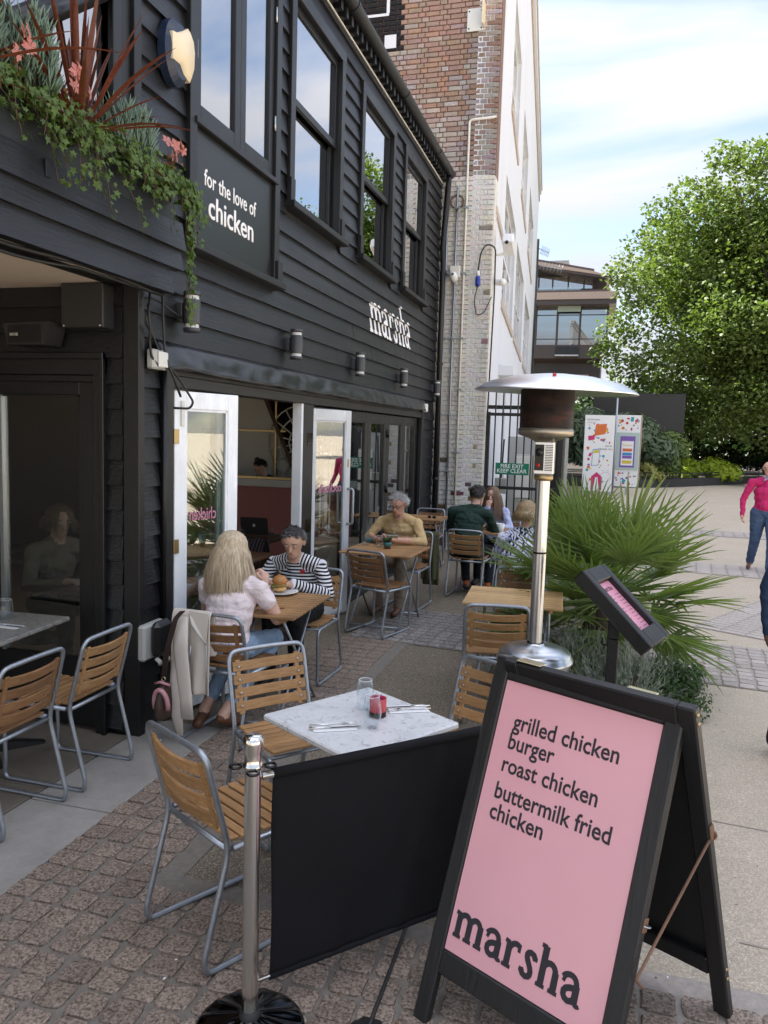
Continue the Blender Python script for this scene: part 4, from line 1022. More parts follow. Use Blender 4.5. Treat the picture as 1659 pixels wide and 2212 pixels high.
# ------------------------------------------------------------------ far side of the promenade
wp = [(-8, 32.0), (-3, 32.2), (-1, 32.4), (.6, 32.75), (1.7, 33.4), (3.4, 35.5), (5.9, 39.6), (8.5, 44.4), (14, 52)]
far = thing('planter_wall', 'low dark curved planter wall with iron railing across the promenade', 'wall', (0, 33, 0))
b = MB(); P = fillet([(x, y-33, 0) for x, y in wp], 1.2, 4); wv_ = []
for i, p in enumerate(P):
    t = (P[min(i+1, len(P)-1)]-P[max(i-1, 0)]).normalized(); n = Vector((-t.y, t.x, 0))
    wv_ += [(p.x, p.y, 0), (p.x, p.y, .33), (p.x+n.x*.3, p.y+n.y*.3, .34), (p.x+n.x*.3, p.y+n.y*.3, 0)]
b.add(wv_, [(i*4+j, i*4+(j+1) % 4, (i+1)*4+(j+1) % 4, (i+1)*4+j) for i in range(len(P)-1) for j in range(4)]); b.build('brick_wall', 'wall_black_brick', far)
RP = [Vector((p.x-.0, p.y+.15, 0)) for p in P]
for z_ in (.58, .46): MB().tube([(p.x, p.y, z_) for p in RP], .022, 6).build('rail', 'black_timber', far)
acc = 0
for i in range(1, len(RP)):
    seg = RP[i]-RP[i-1]; d_ = 1.9-acc
    while d_ < seg.length: q = RP[i-1]+seg.normalized()*d_; MB().cbox(q.x-.025, q.x+.025, q.y-.025, q.y+.025, .3, .6, .004).build('post', 'black_timber', far); d_ += 1.9
    acc = seg.length-(d_-1.9)
b = MB(); b.add([(p.x, p.y+.2, .26) for p in P]+[(14, 60, .3), (-8, 60, .3)], [tuple(range(len(P)+2))]); b.build('soil_bed', 'soil', far)
# black screen panel
t = thing('hoarding_screen', 'black flat screen panel on posts among the shrubs', 'screen', (1.5, 37.4, .3))
MB().cbox(-2.1, 1.9, -.08, .08, 1.75, 3.75, .02).build('panel', 'screen_black', t)
for x_ in (-2.0, 1.85): MB().cbox(x_-.05, x_+.05, -.0, .1, 0, 3.8, .01).build('post', 'black_timber', t)
# notice boards -------------------------------------------------------------------
def board_art(t, x0, x1, z0, z1, yf, seed, n):
    rs = random.Random(seed); cols = ['art_orange', 'art_pink', 'art_yellow', 'art_purple', 'art_teal', 'art_grey', 'art_red']
    for i in range(n):
        cx, cz = rs.uniform(x0+.05, x1-.05), rs.uniform(z0+.04, z1-.04); s_ = rs.uniform(.012, .055); a = rs.uniform(-.6, .6); ca, sa = math.cos(a), math.sin(a)
        w_, h_ = s_, s_*rs.uniform(.4, 1.6); q = [(-w_, -h_), (w_, -h_*.8), (w_*.9, h_), (-w_, h_*.9)]
        if rs.random() < .35: q = [(w_*math.cos(R(u)), w_*math.sin(R(u))) for u in range(0, 360, 45)]
        MB().prism([(cx+p_*ca-r_*sa, cz+p_*sa+r_*ca) for p_, r_ in q], 'y', yf-.0015-.0002*(i % 7), yf).build('printed_shape', rs.choice(cols), t)
for nm, c_ in (('art_orange', (.62, .15, .03)), ('art_pink', (.55, .02, .14)), ('art_yellow', (.65, .5, .03)), ('art_purple', (.20, .10, .40)), ('art_teal', (.03, .32, .40)), ('art_grey', (.32, .33, .36)), ('art_red', (.5, .03, .03)), ('art_blue', (.05, .24, .5)), ('art_green', (.42, .52, .48))): plain(nm, c_, .5, 0, .05)
YN = 28.0
t = thing('notice_board', 'tall white illustrated board, left of the two on the promenade', 'sign', (-.18, YN, 0), R(4))
MB().cbox(-.5, .5, 0, .07, .11, 2.74, .01).build('panel', 'paper', t); MB().cbox(-.46, -.40, .02, .06, 0, .11, .004).build('foot', 'steel_thin', t); MB().cbox(.40, .46, .02, .06, 0, .11, .004).build('foot', 'steel_thin', t)
MB().prism([(-.17, 2.02), (.2, 2.10), (.24, 2.45), (-.13, 2.42)], 'y', -.004, 0).build('printed_note', 'art_orange', t); MB().prism([(-.36, 1.86), (-.15, 1.9), (-.16, 2.05), (-.37, 2.02)], 'y', -.004, 0).build('printed_box', 'art_pink', t)
MB().prism([(-.22, .98), (.03, 1.02), (.06, 1.6), (-.19, 1.56)], 'y', -.004, 0).build('printed_phone', 'art_blue', t); MB().prism([(-.20, 1.0), (.015, 1.04), (.04, 1.57), (-.175, 1.53)], 'y', -.006, -.004).build('printed_phone', 'paper', t); MB().prism([(-.17, 1.42), (.02, 1.45), (.03, 1.55), (-.165, 1.52)], 'y', -.008, -.006).build('printed_label', 'art_yellow', t)
MB().prism([(-.2, .15), (.16, .15), (.16, .62), (-.02, .78), (-.2, .62)], 'y', -.004, 0).build('printed_house', 'art_pink', t); MB().prism([(-.12, .15), (.08, .15), (.02, .6), (-.06, .6)], 'y', -.006, -.004).build('printed_tower', 'paper', t)
MB().tube([(.28+.17*math.cos(R(a)), -.001, .62+.17*math.sin(R(a))) for a in range(0, 360, 20)], .006, 5, 0, True).build('printed_wheel', 'art_grey', t)
board_art(t, -.44, .44, 1.75, 2.5, 0, 4, 26); board_art(t, -.42, .44, .2, 1.7, 0, 9, 34)
lettering('SOUTH BANK', .075, frame((1, 0, 0), (0, 0, 1), (-.43, -.003, 2.56)), 'text_black', t, width=.42); lettering('LONDON', .075, frame((1, 0, 0), (0, 0, 1), (-.43, -.003, 2.46)), 'art_grey', t, width=.30)
lettering("WE'VE", .075, frame((1, 0, 0), (0, 0, 1), (.20, -.003, 1.66)), 'text_black', t, width=.24); lettering('MISSED YOU', .075, frame((1, 0, 0), (0, 0, 1), (.06, -.003, 1.55)), 'text_black', t, width=.40)
t = thing('notice_board', 'white board with a grey framed poster, right of the two on the promenade', 'sign', (.79, YN+.6, 0), R(-5))
MB().cbox(-.42, .40, 0, .08, .28, 2.78, .01).build('panel', 'paper', t); MB().cbox(.40, .44, -.005, .085, .26, 2.8, .004).build('edge_trim', 'tan_fascia', t); MB().cbox(-.0, .06, .02, .06, 0, .28, .004).build('foot', 'steel_thin', t)
fr = MB().cbox(-.40, .38, -.03, 0, .88, 2.18, .006).build('display_case', 'art_green', t)
MB().box(-.25, .25, -.034, -.03, .96, 2.05).build('poster', 'art_purple', fr); MB().box(-.20, .20, -.037, -.034, 1.03, 1.88).build('poster_sheet', 'paper', fr)
for z0_, m_ in ((1.52, 'art_orange'), (1.38, 'art_blue'), (1.27, 'art_purple'), (1.10, 'art_yellow')): MB().box(-.16, .16, -.040, -.037, z0_, z0_+.10).build('poster_strip', m_, fr)
lettering('Welcome back', .07, frame((1, 0, 0), (0, 0, 1), (-.17, -.038, 1.72)), 'art_yellow', fr, width=.34, bold=.002)
board_art(t, -.4, .38, 2.22, 2.72, 0, 21, 26); board_art(t, -.4, .38, .32, .84, 0, 22, 22)
t = thing('lamp_pole', 'thin grey steel pole between the two notice boards', 'pole', (.36, YN+.3, 0)); MB().tube([(0, 0, 0), (0, 0, 3.35)], .035, 8).build('shaft', 'galvanised', t); MB().lathe([(0, 0), (.07, 0), (.07, .02), (.035, .03)], 12).build('base_flange', 'galvanised', t)
t = thing('marker_post', 'small red marker post by the far planter wall', 'post', (-1.9, 31.6, 0)); MB().cbox(-.05, .05, -.04, .04, 0, 1.0, .01).build('shaft', 'art_red', t); MB().cbox(-.06, .06, -.05, .05, .8, .86, .004).build('band', 'paper', t)

# ------------------------------------------------------------------ glass building behind
YGB = 60.0
gb = thing('glass_building', 'modern building with bronze frames, green glazing and overhanging roof behind the tree', 'building', (0, YGB, 0))
def gx(b, nm, mat, par=gb): return b.build(nm, mat, par)
gx(MB().box(-16, -.6, .6, 12, 0, 12.3), 'core', 'interior_dark'); gx(MB().box(-16, -.2, 0, .9, 7.95, 8.84), 'spandrel', 'bronze_frame')
gx(MB().box(-16, .3, -1.2, 11, 11.95, 12.45), 'roof_fascia', 'tan_fascia'); gx(MB().box(-16, .25, -1.1, 11, 11.6, 11.95), 'roof_soffit', 'bronze_frame'); gx(MB().box(-16, -.2, -1.0, 11, 12.45, 12.62), 'parapet', 'bronze_frame')
for a, c in ((-9.2, -7.2), (-7.1, -5.45), (-5.4, -3.92), (-3.80, -2.25), (-2.17, -.3)):
    o = gx(MB().box(a, c, .2, .25, 8.86, 11.6), 'glazed_panel', 'green_glass'); MB().box(a, c, .15, .3, 9.25, 9.31).build('glazing_bar', 'bronze_frame', o); MB().box(a, c, .15, .3, 11.0, 11.06).build('glazing_bar', 'bronze_frame', o)
for x_ in (-7.15, -5.42, -3.86, -2.21, -.27): gx(MB().box(x_-.07, x_+.07, .0, .35, 8.84, 11.6), 'mullion', 'bronze_frame')
gx(MB().box(-3.85, -2.2, -.3, -.2, 11.2, 11.9), 'blind', 'art_green'); gx(MB().box(-3.9, -2.2, -.4, .1, 8.0, 8.08), 'sign_frame', 'white_paint'); gx(MB().box(-3.9, -2.2, -.1, 0, 8.08, 8.7), 'sign_board', 'screen_black')
gx(MB().prism([(0, 7.95), (.9, 7.95), (2.6, 6.5), (.0, 7.85)], 'x', -16, -.6), 'canopy_soffit', 'bronze_frame')
for a, c in ((-9, -6.2), (-5.9, -4.75), (-3.7, -2.4), (-2.35, -1.4)): o = gx(MB().box(a, c, .5, .55, .5, 6.6), 'shop_window', 'ochre_glass'); MB().box(a, c, .45, .5, 5.2, 5.3).build('glazing_bar', 'bronze_frame', o); MB().box(a, c, .45, .5, 6.5, 6.7).build('glazing_bar', 'tan_fascia', o)
gx(MB().box(-4.7, -3.75, .0, .5, 0, 6.75), 'pier', 'concrete_pale'); gx(MB().tube([(-5.15, -1, 0), (-5.15, -1, 6.4)], .12, 8), 'lamp_column', 'plaster_white')
gx(MB().box(-16, -1.5, 1.4, 10, 12.6, 13.6), 'upper_room', 'interior_dark')
for a, c in ((-7, -5.5), (-5.4, -4.45), (-4.38, -3.3), (-3.22, -2.15), (-2.07, -1.5)):
    o = gx(MB().box(a, c, 1.30, 1.34, 12.6, 14.0), 'upper_pane', 'upper_glass'); MB().box(a, c, 1.24, 1.3, 13.05, 13.12).build('glazing_bar', 'bronze_frame', o); MB().box(c-.02, c+.08, 1.2, 1.3, 12.6, 13.9).build('glazing_bar', 'bronze_frame', o)
b = MB(); b.prism([(-16, 16.3), (-.3, 13.62), (-1.4, 14.0), (-16, 16.9)], 'y', -.6, 11); gx(b, 'upper_roof', 'tan_fascia')
b = MB(); b.prism([(-16, 16.9), (-1.4, 14.0), (-1.4, 14.2), (-16, 17.1)], 'y', -.4, 11); gx(b, 'roof_edge', 'bronze_frame'); b = MB(); b.prism([(-16, 16.1), (-.5, 13.5), (-.3, 13.6), (-16, 16.3)], 'y', -.55, 11); gx(b, 'roof_soffit', 'bronze_frame')
gx(MB().box(-4.9, -3.4, 3, 5, 14.3, 15.6), 'plant_room', 'concrete_pale')
pr_ = lettering('TERRACE', .62, frame((1, 0, 0), (0, 0, 1), (-5.3, .2, 12.64)), 'art_red', gb, width=3.6, name='rooftop_letters') if False else None
b = MB(); b.box(-5.4, -2.3, .1, .14, 12.62, 13.05); gx(b, 'glass_balustrade', 'window_glass')
t = thing('tv_aerial', 'television aerial on a dark mast behind the white wall', 'aerial', (-3.62, 39, 0))
b = MB(); b.tube([(0, 0, 0), (0, 0, 11.4)], .09, 6); b.build('mast', 'black_timber', t)
for z_, x1 in ((11.0, .55), (10.2, 1.2)):
    b = MB(); b.tube([(0, 0, z_), (x1, 0, z_-.25)], .02, 5)
    for i in range(7): x_ = .2+i*(x1-.2)/6; zz_ = z_-.25*x_/x1; b.tube([(x_-.06, 0, zz_-.2), (x_+.06, 0, zz_+.2)], .012, 4)
    b.build('yagi_array', 'galvanised', t)
brushed('brass_bright', (.78, .66, .42), .22)
k = NT('poster_pink'); v = k.coord('Object'); n = k.noise(v, 2.2, 4); k.fin(k.mix(1, (.76, .385, .425), k.math('ADD', k.math('MULTIPLY', n, .16), .92), 'MULTIPLY'), .2, 0, .5)
# ------------------------------------------------------------------ slatted tubular-steel chairs
CW = .205                                                     # half width
def chair_proto(mat):
    fr = MB(); r = .0115
    def side(s): return [(s*CW, -.055, .60), (s*CW, .085, .435), (s*CW, .0, .03), (s*CW, .01, .0135)]
    # hoop: rear foot -> seat bend -> back -> over the top -> other side, then sleds and front legs rising into the seat rails
    def half(s):
        return [(s*CW, .10, .43), (s*CW, .40, .425), (s*CW, .47, .425), (s*CW, .485, .38), (s*CW, .475, .10), (s*CW, .485, .0125), (s*CW, .40, .0125), (s*CW, .08, .0125), (s*CW, .0, .0125), (s*CW, -.012, .06), (s*CW, .085, .43), (s*CW, .012, .70), (s*CW*.985, -.012, .795)]
    pts = half(-1)+[(0, -.016, .80)]+half(1)[::-1]
    # gentle dip of the seat rail and bow of the back rail come from the fillets
    fr.tube(fillet(pts, .055, 4), r, 10)
    for y, z in ((.085, .425),): fr.tube([(-CW, y, z), (CW, y, z)], r*.92, 8)
    fr.tube([(-CW, .43, .418), (CW, .43, .418)], r*.85, 8)
    fr.tube([(-CW, .25, .0125), (CW, .25, .0125)], r*.7, 6) if False else None
    frame_me = fr.mesh('frame'); frame_me.materials.append(M('galvanised'))
    # curved back slat, 4 of them, and the side battens
    def slat_bow(w_, h, bow, th):
        b = MB(); n = 10; vs = []
        for i in range(n+1):
            u = -1+2*i/n; x = u*w_/2; y = bow*(u*u-1)
            for (dy, dz) in ((0, .002), (.002, 0), (th-.002, 0), (th, .002), (th, h-.002), (th-.002, h), (.002, h), (0, h-.002)): vs.append((x, y+dy, dz))
        fs = [tuple(range(8)), tuple(n*8+q for q in range(8))[::-1]]+[(i*8+q, i*8+(q+1) % 8, (i+1)*8+(q+1) % 8, (i+1)*8+q) for i in range(n) for q in range(8)]
        b.add(vs, fs); me = b.mesh('back_slat'); me.materials.append(M(mat)); return me
    bs = slat_bow(2*CW-.028, .0465, .030, .012)
    bat = MB().cbox(-.0125, .0125, 0, .012, 0, .262, .003).mesh('batten'); bat.materials.append(M(mat))
    ss = MB().cbox(-CW+.015, CW-.015, -.0183, .0183, 0, .014, .003).mesh('seat_slat'); ss.materials.append(M(mat))
    rv = MB()
    for z in (.028, .090, .152, .214):
        for s in (-1, 1): rv.ball((s*(CW-.045), .0135, z), .006, .003, .006, 8, 5)
    rvm = rv.mesh('rivets'); rvm.materials.append(M('steel_thin'))
    return dict(frame=frame_me, bs=bs, bat=bat, ss=ss, rv=rvm)
CH = {m: chair_proto(m) for m in ('teak', 'teak_dark', 'teak_pale')}
def chair(x, y, deg, label, mat='teak', z=.008, tilt=0):
    t = thing('terrace_chair', label, 'chair', (x, y, z), R(deg-90), 'slatted tubular steel terrace chairs'); C = CH[mat]
    link('frame', C['frame'], None, t)
    lean = Matrix.Translation((0, .062, .512)) @ Matrix.Rotation(R(14.5), 4, 'X')     # plane of the back
    for s in (-1, 1):
        o = link('batten', C['bat'], None, t); o.matrix_local = lean @ Matrix.Translation((s*(CW-.045), -.011, -.012))
    o = link('rivets', C['rv'], None, t); o.matrix_local = lean; o['kind'] = 'stuff'
    for i in range(4):
        o = link('back_slat', C['bs'], None, t); o.matrix_local = lean @ Matrix.Translation((0, .0, .002+i*.064))
    prof = [(.115, .446), (.162, .441), (.209, .438), (.256, .4365), (.303, .4375), (.350, .440), (.397, .4435), (.444, .446)]
    for i, (yy, zz_) in enumerate(prof):
        o = link('seat_slat', C['ss'], None, t); o.location = (0, yy, zz_); o.rotation_euler = (R((-5, -3, -2, 0, 1, 2, 3, 2)[i]), 0, 0)
    return t
chair(-1.385, 2.35, 60, 'empty chair nearest the camera beside the steel post, back turned')
chair(-1.56, 3.50, -40, 'empty chair on the left far side of the marble table')
chair(-.44, 3.62, -120, 'chair partly hidden behind the pink A-board, far side of marble table')
chair(-2.15, 4.02, 86, 'chair under the blonde woman with the jacket over its back', 'teak_dark')
chair(-2.12, 5.72, -92, 'chair under the man in the striped top')
chair(-2.05, 6.76, 73, 'empty dark chair pushed up to the table of the man in yellow', 'teak_dark')
chair(-1.98, 8.42, -95, 'chair under the man in the yellow shirt', 'teak_dark')
chair(-1.48, 8.80, 86, 'chair under the man in the dark green shirt')
chair(-1.22, 10.42, -94, 'chair under the woman with long brown hair', 'teak_dark')
chair(-2.39, 11.12, -90, 'empty chair farthest back against the brick wall', 'teak_dark')
chair(-.60, 4.93, 99, 'empty chair in front of the pale slatted table beside the patio heater')
chair(-.60, 6.44, -88, 'empty chair on the far side of the pale slatted table', 'teak_dark')
chair(-.62, 7.02, 93, 'chair under the woman in the blue and white top', 'teak_dark')
chair(-2.46, 3.47, 180, 'porch chair nearer the black door, angled at the small stone table')
chair(-2.485, 2.94, 179, 'porch chair at the left edge of the picture', 'teak_dark')

# ------------------------------------------------------------------ tables
k = NT('marble'); v = k.coord('Object'); n = k.noise(v, 26, 8, .72, 1.2); n2 = k.noise(v, 5, 5, .6, .8)
c = k.ramp(n, [(.27, (.22, .22, .23)), (.38, (.50, .49, .49)), (.46, (.70, .70, .70)), (1, (.76, .76, .76))]); c = k.mix(k.math('MULTIPLY', k.math('SUBTRACT', n2, .52, True), 3, True), c, (.50, .49, .49))
k.fin(c, .22, 0, .5)
k = NT('grey_stone'); v = k.coord('Object'); n = k.noise(v, 30, 8, .72, 1); k.fin(k.ramp(n, [(.35, (.10, .095, .085)), (.5, (.27, .26, .235)), (.7, (.36, .35, .32))]), .35)
def marble_table(x, y, rz, sx, sy, lab, mat, h=.742):
    t = thing('stone_table', lab, 'table', (x, y, .008), rz)
    b = MB(); b.cbox(-sx/2, sx/2, -sy/2, sy/2, h-.026, h, .006); b.build('table_top', mat, t)
    b = MB(); b.cbox(-.15, .15, -.15, .15, h-.036, h-.0265, .003); b.tube([(0, 0, .05), (0, 0, h-.036)], .03, 12); b.build('column', 'aluminium' if mat == 'marble' else 'box_black', t)
    for a in range(4):
        b = MB(); b.prism([(.02, .0), (.27, .0), (.29, .012), (.06, .06), (.02, .075)], 'y', -.03, .03, 0, Matrix.Rotation(R(90*a+45), 4, 'Z')); b.build('foot', 'aluminium' if mat == 'marble' else 'box_black', t)
    return t
marble_table(-.872, 2.872, R(58), .56, .55, 'square white marble table behind the black barrier', 'marble')
marble_table(-3.27, 3.52, R(4), .62, .62, 'grey stone table under the porch at the left edge', 'grey_stone')
def slat_table(x, y, rz, sx, sy, lab, mat, n=11, h=.735):
    t = thing('slatted_table', lab, 'table', (x, y, .008), rz); w_ = (sy-(n-1)*.009)/n
    me = MB().cbox(-sx/2, sx/2, -w_/2, w_/2, 0, .017, .003).mesh('top_slat'); me.materials.append(M(mat))
    for i in range(n): o = link('top_slat', me, None, t); o.location = (0, -sy/2+w_/2+i*(w_+.009), h-.017)
    for s in (-1, 1):
        MB().cbox(s*(sx/2-.08)-.012, s*(sx/2-.08)+.012, -sy/2+.02, sy/2-.02, h-.042, h-.0175, .003).build('bearer', mat, t)
        a, c = (-1, 1)
        MB().tube([(s*(sx/2-.09), -sy/2+.06, h-.04), (s*(sx/2-.09), sy/2-.05, .012)], .0095, 6).build('leg', 'galvanised', t); MB().tube([(s*(sx/2-.115), sy/2-.06, h-.04), (s*(sx/2-.115), -sy/2+.05, .012)], .0095, 6).build('leg', 'galvanised', t)
    for q in ([(-sx/2+.09, sy/2-.05, .03), (sx/2-.09, sy/2-.05, .03)], [(-sx/2+.115, -sy/2+.05, .03), (sx/2-.115, -sy/2+.05, .03)], [(-sx/2+.09, 0, .37), (sx/2-.09, 0, .37)]): MB().tube(q, .008, 6).build('stretcher', 'galvanised', t)
    return t
slat_table(-2.075, 4.70, R(2), .60, .74, 'slatted wooden table between the blonde woman and the striped man', 'teak', 12)
slat_table(-2.03, 7.38, R(-2), .72, .76, 'slatted wooden table of the man in the yellow shirt', 'teak', 12)
slat_table(-.56, 5.56, R(3), .68, .62, 'pale empty slatted table beside the patio heater', 'teak_pale', 10)
slat_table(-1.40, 9.48, R(0), .62, .66, 'slatted table between the man in green and the brown-haired woman', 'teak', 11)
slat_table(-2.36, 10.5, R(0), .62, .62, 'farthest slatted table by the wall carrying sunglasses', 'teak', 10)
slat_table(-.62, 7.85, R(0), .62, .62, 'slatted table in front of the woman in the blue and white top', 'teak', 10)

# ------------------------------------------------------------------ post and barrier
SX, SY = -.968, 2.08
t = thing('stanchion', 'chrome post with black ribbed base holding the near end of the barrier', 'post', (SX, SY, .008))
MB().lathe([(.0255, .035), (.0255, .853)], 28).build('tube', 'chrome', t)
MB().lathe([(.0256, .853), (.031, .856), (.031, .866), (.029, .869), (.026, .884), (.027, .905), (.031, .931), (.0305, .948), (.024, .957), (0, .960)], 28).build('finial', 'chrome', t)
b = MB()
for i in range(4):
    a = R(90*i+25); c = (.052*math.cos(a), .052*math.sin(a)); b.tube([(c[0]+.017*math.cos(R(u)), c[1]+.017*math.sin(R(u)), .861) for u in range(0, 360, 30)], .0042, 6, 0, True)
b.build('ring_plate', 'black_chrome', t)
bs = MB(); n = 84; prof = [(.170, .0), (.172, .008), (.160, .016), (.110, .030), (.06, .044), (.034, .05), (.026, .056)]; vs = []
for i, (r_, z_) in enumerate(prof):
    for j in range(n):
        a = 2*math.pi*j/n; rib = .006*math.sin(12*a) if 1 < i < 5 else 0; vs.append((r_*math.cos(a), r_*math.sin(a), z_+rib*(1 if i < 4 else .4)))
bs.add(vs, [(i*n+j, i*n+(j+1) % n, (i+1)*n+(j+1) % n, (i+1)*n+j) for i in range(len(prof)-1) for j in range(n)], 0, True); bs.build('base', 'black_chrome', t)
MB().lathe([(.034, .048), (.031, .07), (.0258, .072)], 24).build('collar', 'rubber', t)
# far stanchion (mostly behind the A-board)
EX, EY = -.235, 2.905
t = thing('stanchion', 'second barrier post almost hidden behind the pink A-board', 'post', (EX, EY, .008)); MB().lathe([(.0255, .035), (.0255, .82), (.031, .83), (.027, .87), (.031, .9), (0, .924)], 24).build('tube', 'chrome', t)
MB().lathe([(.170, .0), (.172, .008), (.110, .030), (.034, .05), (.026, .056)], 40).build('base', 'black_chrome', t)
t = thing('cafe_barrier', 'black fabric cafe barrier between the chrome posts in front of the marble table', 'barrier', (SX, SY, 0))
dv = Vector((EX-SX, EY-SY, 0)); ln_ = dv.length; dn = dv/ln_; nn_ = Vector((-dn.y, dn.x, 0))
MB().tube([dn*.03+Vector((0, 0, .83)), dn*(ln_-.03)+Vector((0, 0, .81))], .0125, 12).build('crossbar', 'chrome', t); MB().tube([dn*.02+Vector((0, 0, .165)), dn*(ln_-.03)+Vector((0, 0, .165))], .006, 8).build('lower_rod', 'chrome', t)
k = NT('barrier_cloth'); v = k.coord('Object'); n = k.noise(v, 220, 2); n2 = k.noise(v, 3, 4); k.bump(n, .3, .002); k.fin(k.mix(1, (.0055, .0055, .0070), k.math('ADD', n2, .5), 'MULTIPLY'), .85, 0, .25)
fb_ = MB(); NU, NV = 48, 30; vs = []
for i in range(NU+1):
    u = i/NU; x0_ = .065+(ln_-.13)*u
    for j in range(NV+1):
        w_ = j/NV; z_ = .83-.02*u-(.665-.02*u)*w_; off = .014*(1-min(1, w_*14)) if w_ < .07 else 0
        wav = .011*mnoise.noise((u*5, w_*2, 2))*(4*w_*(1-w_))+.006*mnoise.noise((u*15+w_*2, w_*1.2, 7))
        hem = .004 if (.09 > w_ > .075 or .945 < w_ < .955) else 0
        q = dn*x0_+nn_*(-.004+off*0-wav-hem*.5); vs.append((q.x, q.y, z_+.004*mnoise.noise((u*9, 3, 1))*(1 if j in (NV,) else 0)))
fb_.add(vs, [(i*(NV+1)+j, i*(NV+1)+j+1, (i+1)*(NV+1)+j+1, (i+1)*(NV+1)+j) for i in range(NU) for j in range(NV)], 0, True); o = fb_.build('fabric', 'barrier_cloth', t)
sm_ = o.modifiers.new('thickness', 'SOLIDIFY'); sm_.thickness = .0025
MB().tube([dn*.065+Vector((0, 0, .831)), dn*(ln_-.065)+Vector((0, 0, .811))], .0165, 12).build('top_sleeve', 'barrier_cloth', t); MB().tube([dn*.065+Vector((0, 0, .163)), dn*(ln_-.065)+Vector((0, 0, .163))], .011, 10).build('bottom_sleeve', 'barrier_cloth', t)
# black cover strip lying over the setts
p0, p1 = on_ground(900, 1935, .02), on_ground(800, 2205, .02); d_ = (p1-p0).normalized(); n_ = Vector((-d_.y, d_.x, 0))
t = thing('cable_ramp', 'thin black cable strip running over the setts by the A-board leg', 'cable', (0, 0, 0))
b = MB(); b.tube([p0, p0.lerp(p1, .5)+n_*.004, p1+d_*.3], .007, 8); b.build('strip', 'rubber', t); b = MB(); b.lathe([(0, .012), (.05, .010), (.07, .0)], 6, (p1.x+d_.x*.03, p1.y+d_.y*.03, .008)); b.build('end_plate', 'rubber', t)

# ------------------------------------------------------------------ A-board
FL = Vector((-.496, 2.288, .008)); wv = Vector((.879, -.477, 0)).normalized(); AW = .66
back = Vector((-wv.y, wv.x, 0))
HT = 1.13; half_d = .385                                      # ridge height, half the spread
ab = thing('a_board', 'black wooden A-board with a pink chicken menu poster', 'a-board', FL)
ux = wv
def panel_frame(front):
    s = 1 if front else -1
    base = Vector((0, 0, 0)) if front else back*(2*half_d+.02)+wv*.07; topv = back*half_d+Vector((0, 0, HT))
    topv = topv if front else topv+wv*.012
    uy = (topv-base).normalized(); hgt = (topv-base).length; uz = ux.cross(uy).normalized()                # outward normal for the front panel
    return base, uy, hgt, uz
for front in (True, False):
    base, uy, hgt, uz = panel_frame(front)
    mt = Matrix((ux, uy, uz)).transposed().to_4x4(); mt.translation = base
    pn = MB(); th = .034; fw_ = .055; z0_, z1_ = (-th, 0) if front else (0, th)
    if front:
        parts = [('stile', (0, fw_, 0, hgt)), ('stile', (AW-fw_, AW, 0, hgt)), ('top_rail', (fw_, AW-fw_, hgt-.072, hgt)), ('bottom_rail', (fw_, AW-fw_, .165, .24))]
    else:
        parts = [('stile', (0, fw_, 0, hgt)), ('stile', (AW-fw_, AW, 0, hgt)), ('top_rail', (fw_, AW-fw_, hgt-.072, hgt)), ('bottom_rail', (fw_, AW-fw_, .165, .235))]
    pe = None
    for nm, (xa, xb, ya, yb) in parts:
        b = MB(); b.cbox(xa, xb, ya, yb, z0_, z1_, .005); o = b.build(nm, 'black_timber', ab); o.matrix_local = mt
    o = MB().box(fw_-.004, AW-fw_+.004, .23, hgt-.07, z0_+(.008 if front else .004), z0_+(.016 if front else .012)).build('backing_board', 'panel_black', ab); o.matrix_local = mt
    if front:
        pos = MB().box(fw_+.002, AW-fw_-.002, .242, hgt-.074, -.017, -.008).build('poster', 'poster_pink', ab); pos.matrix_local = mt; pos['label'] = 'pink menu poster with black lettering'
        H = hgt-.077-.237; W = AW-2*fw_
        def put(txt, u, v_, size, width, par=pos): lettering(txt, size, Matrix.Translation((u, v_, -.0078)), 'text_black', par, width=width, ext=.0004, bold=.0011)
        for txt, u, v_, wd_ in (('grilled chicken', .117, .972, .378), ('burger', .116, .907, .172), ('roast chicken', .112, .832, .345), ('buttermilk fried', .108, .745, .412), ('chicken', .106, .679, .200)): put(txt, u, v_, .074, wd_)
        word('marsha', .462/sum(glyph(ch)[1] for ch in 'marsha'), Matrix.Translation((.073, .292, -.0078)), 'text_black', pos, .0012, 1.0, 1.3)
        for yy in (hgt-.025, hgt-.055):
            o = MB().lathe([(0, .003), (.006, .002), (.0065, 0)], 10, (0, 0, 0), 0, Matrix.Translation((AW+.0005, yy, -.018)) @ Matrix.Rotation(R(90), 4, 'Y')).build('screw', 'brass', ab); o.matrix_local = mt
        o = MB().cbox(AW, AW+.004, .56, .60, -.032, -.004, .002).build('eye_plate', 'rust', ab); o.matrix_local = mt
        o = MB().tube([(AW+.004+.012*math.cos(R(a)), .58, -.018+.0*a+.012*math.sin(R(a))) for a in range(0, 360, 40)], .0025, 6, 0, True).build('eye', 'steel_thin', ab); o.matrix_local = mt
    else:
        for yy in (hgt-.025, hgt-.055, .21, .17):
            o = MB().lathe([(0, .003), (.006, .002), (.0065, 0)], 10, (0, 0, 0), 0, Matrix.Translation((AW+.0005, yy, .018)) @ Matrix.Rotation(R(90), 4, 'Y')).build('screw', 'brass', ab); o.matrix_local = mt
        o = MB().cbox(AW, AW+.005, .74, .79, .004, .03, .002).build('hook_plate', 'rust', ab); o.matrix_local = mt
        HK = mt @ Vector((AW+.018, .765, .02))
b = MB(); hb = panel_frame(True); mtf = Matrix((ux, hb[1], hb[3])).transposed().to_4x4(); e1 = mtf @ Vector((AW+.02, .45, .02)); e0 = mtf @ Vector((AW+.03, .43, -.01))
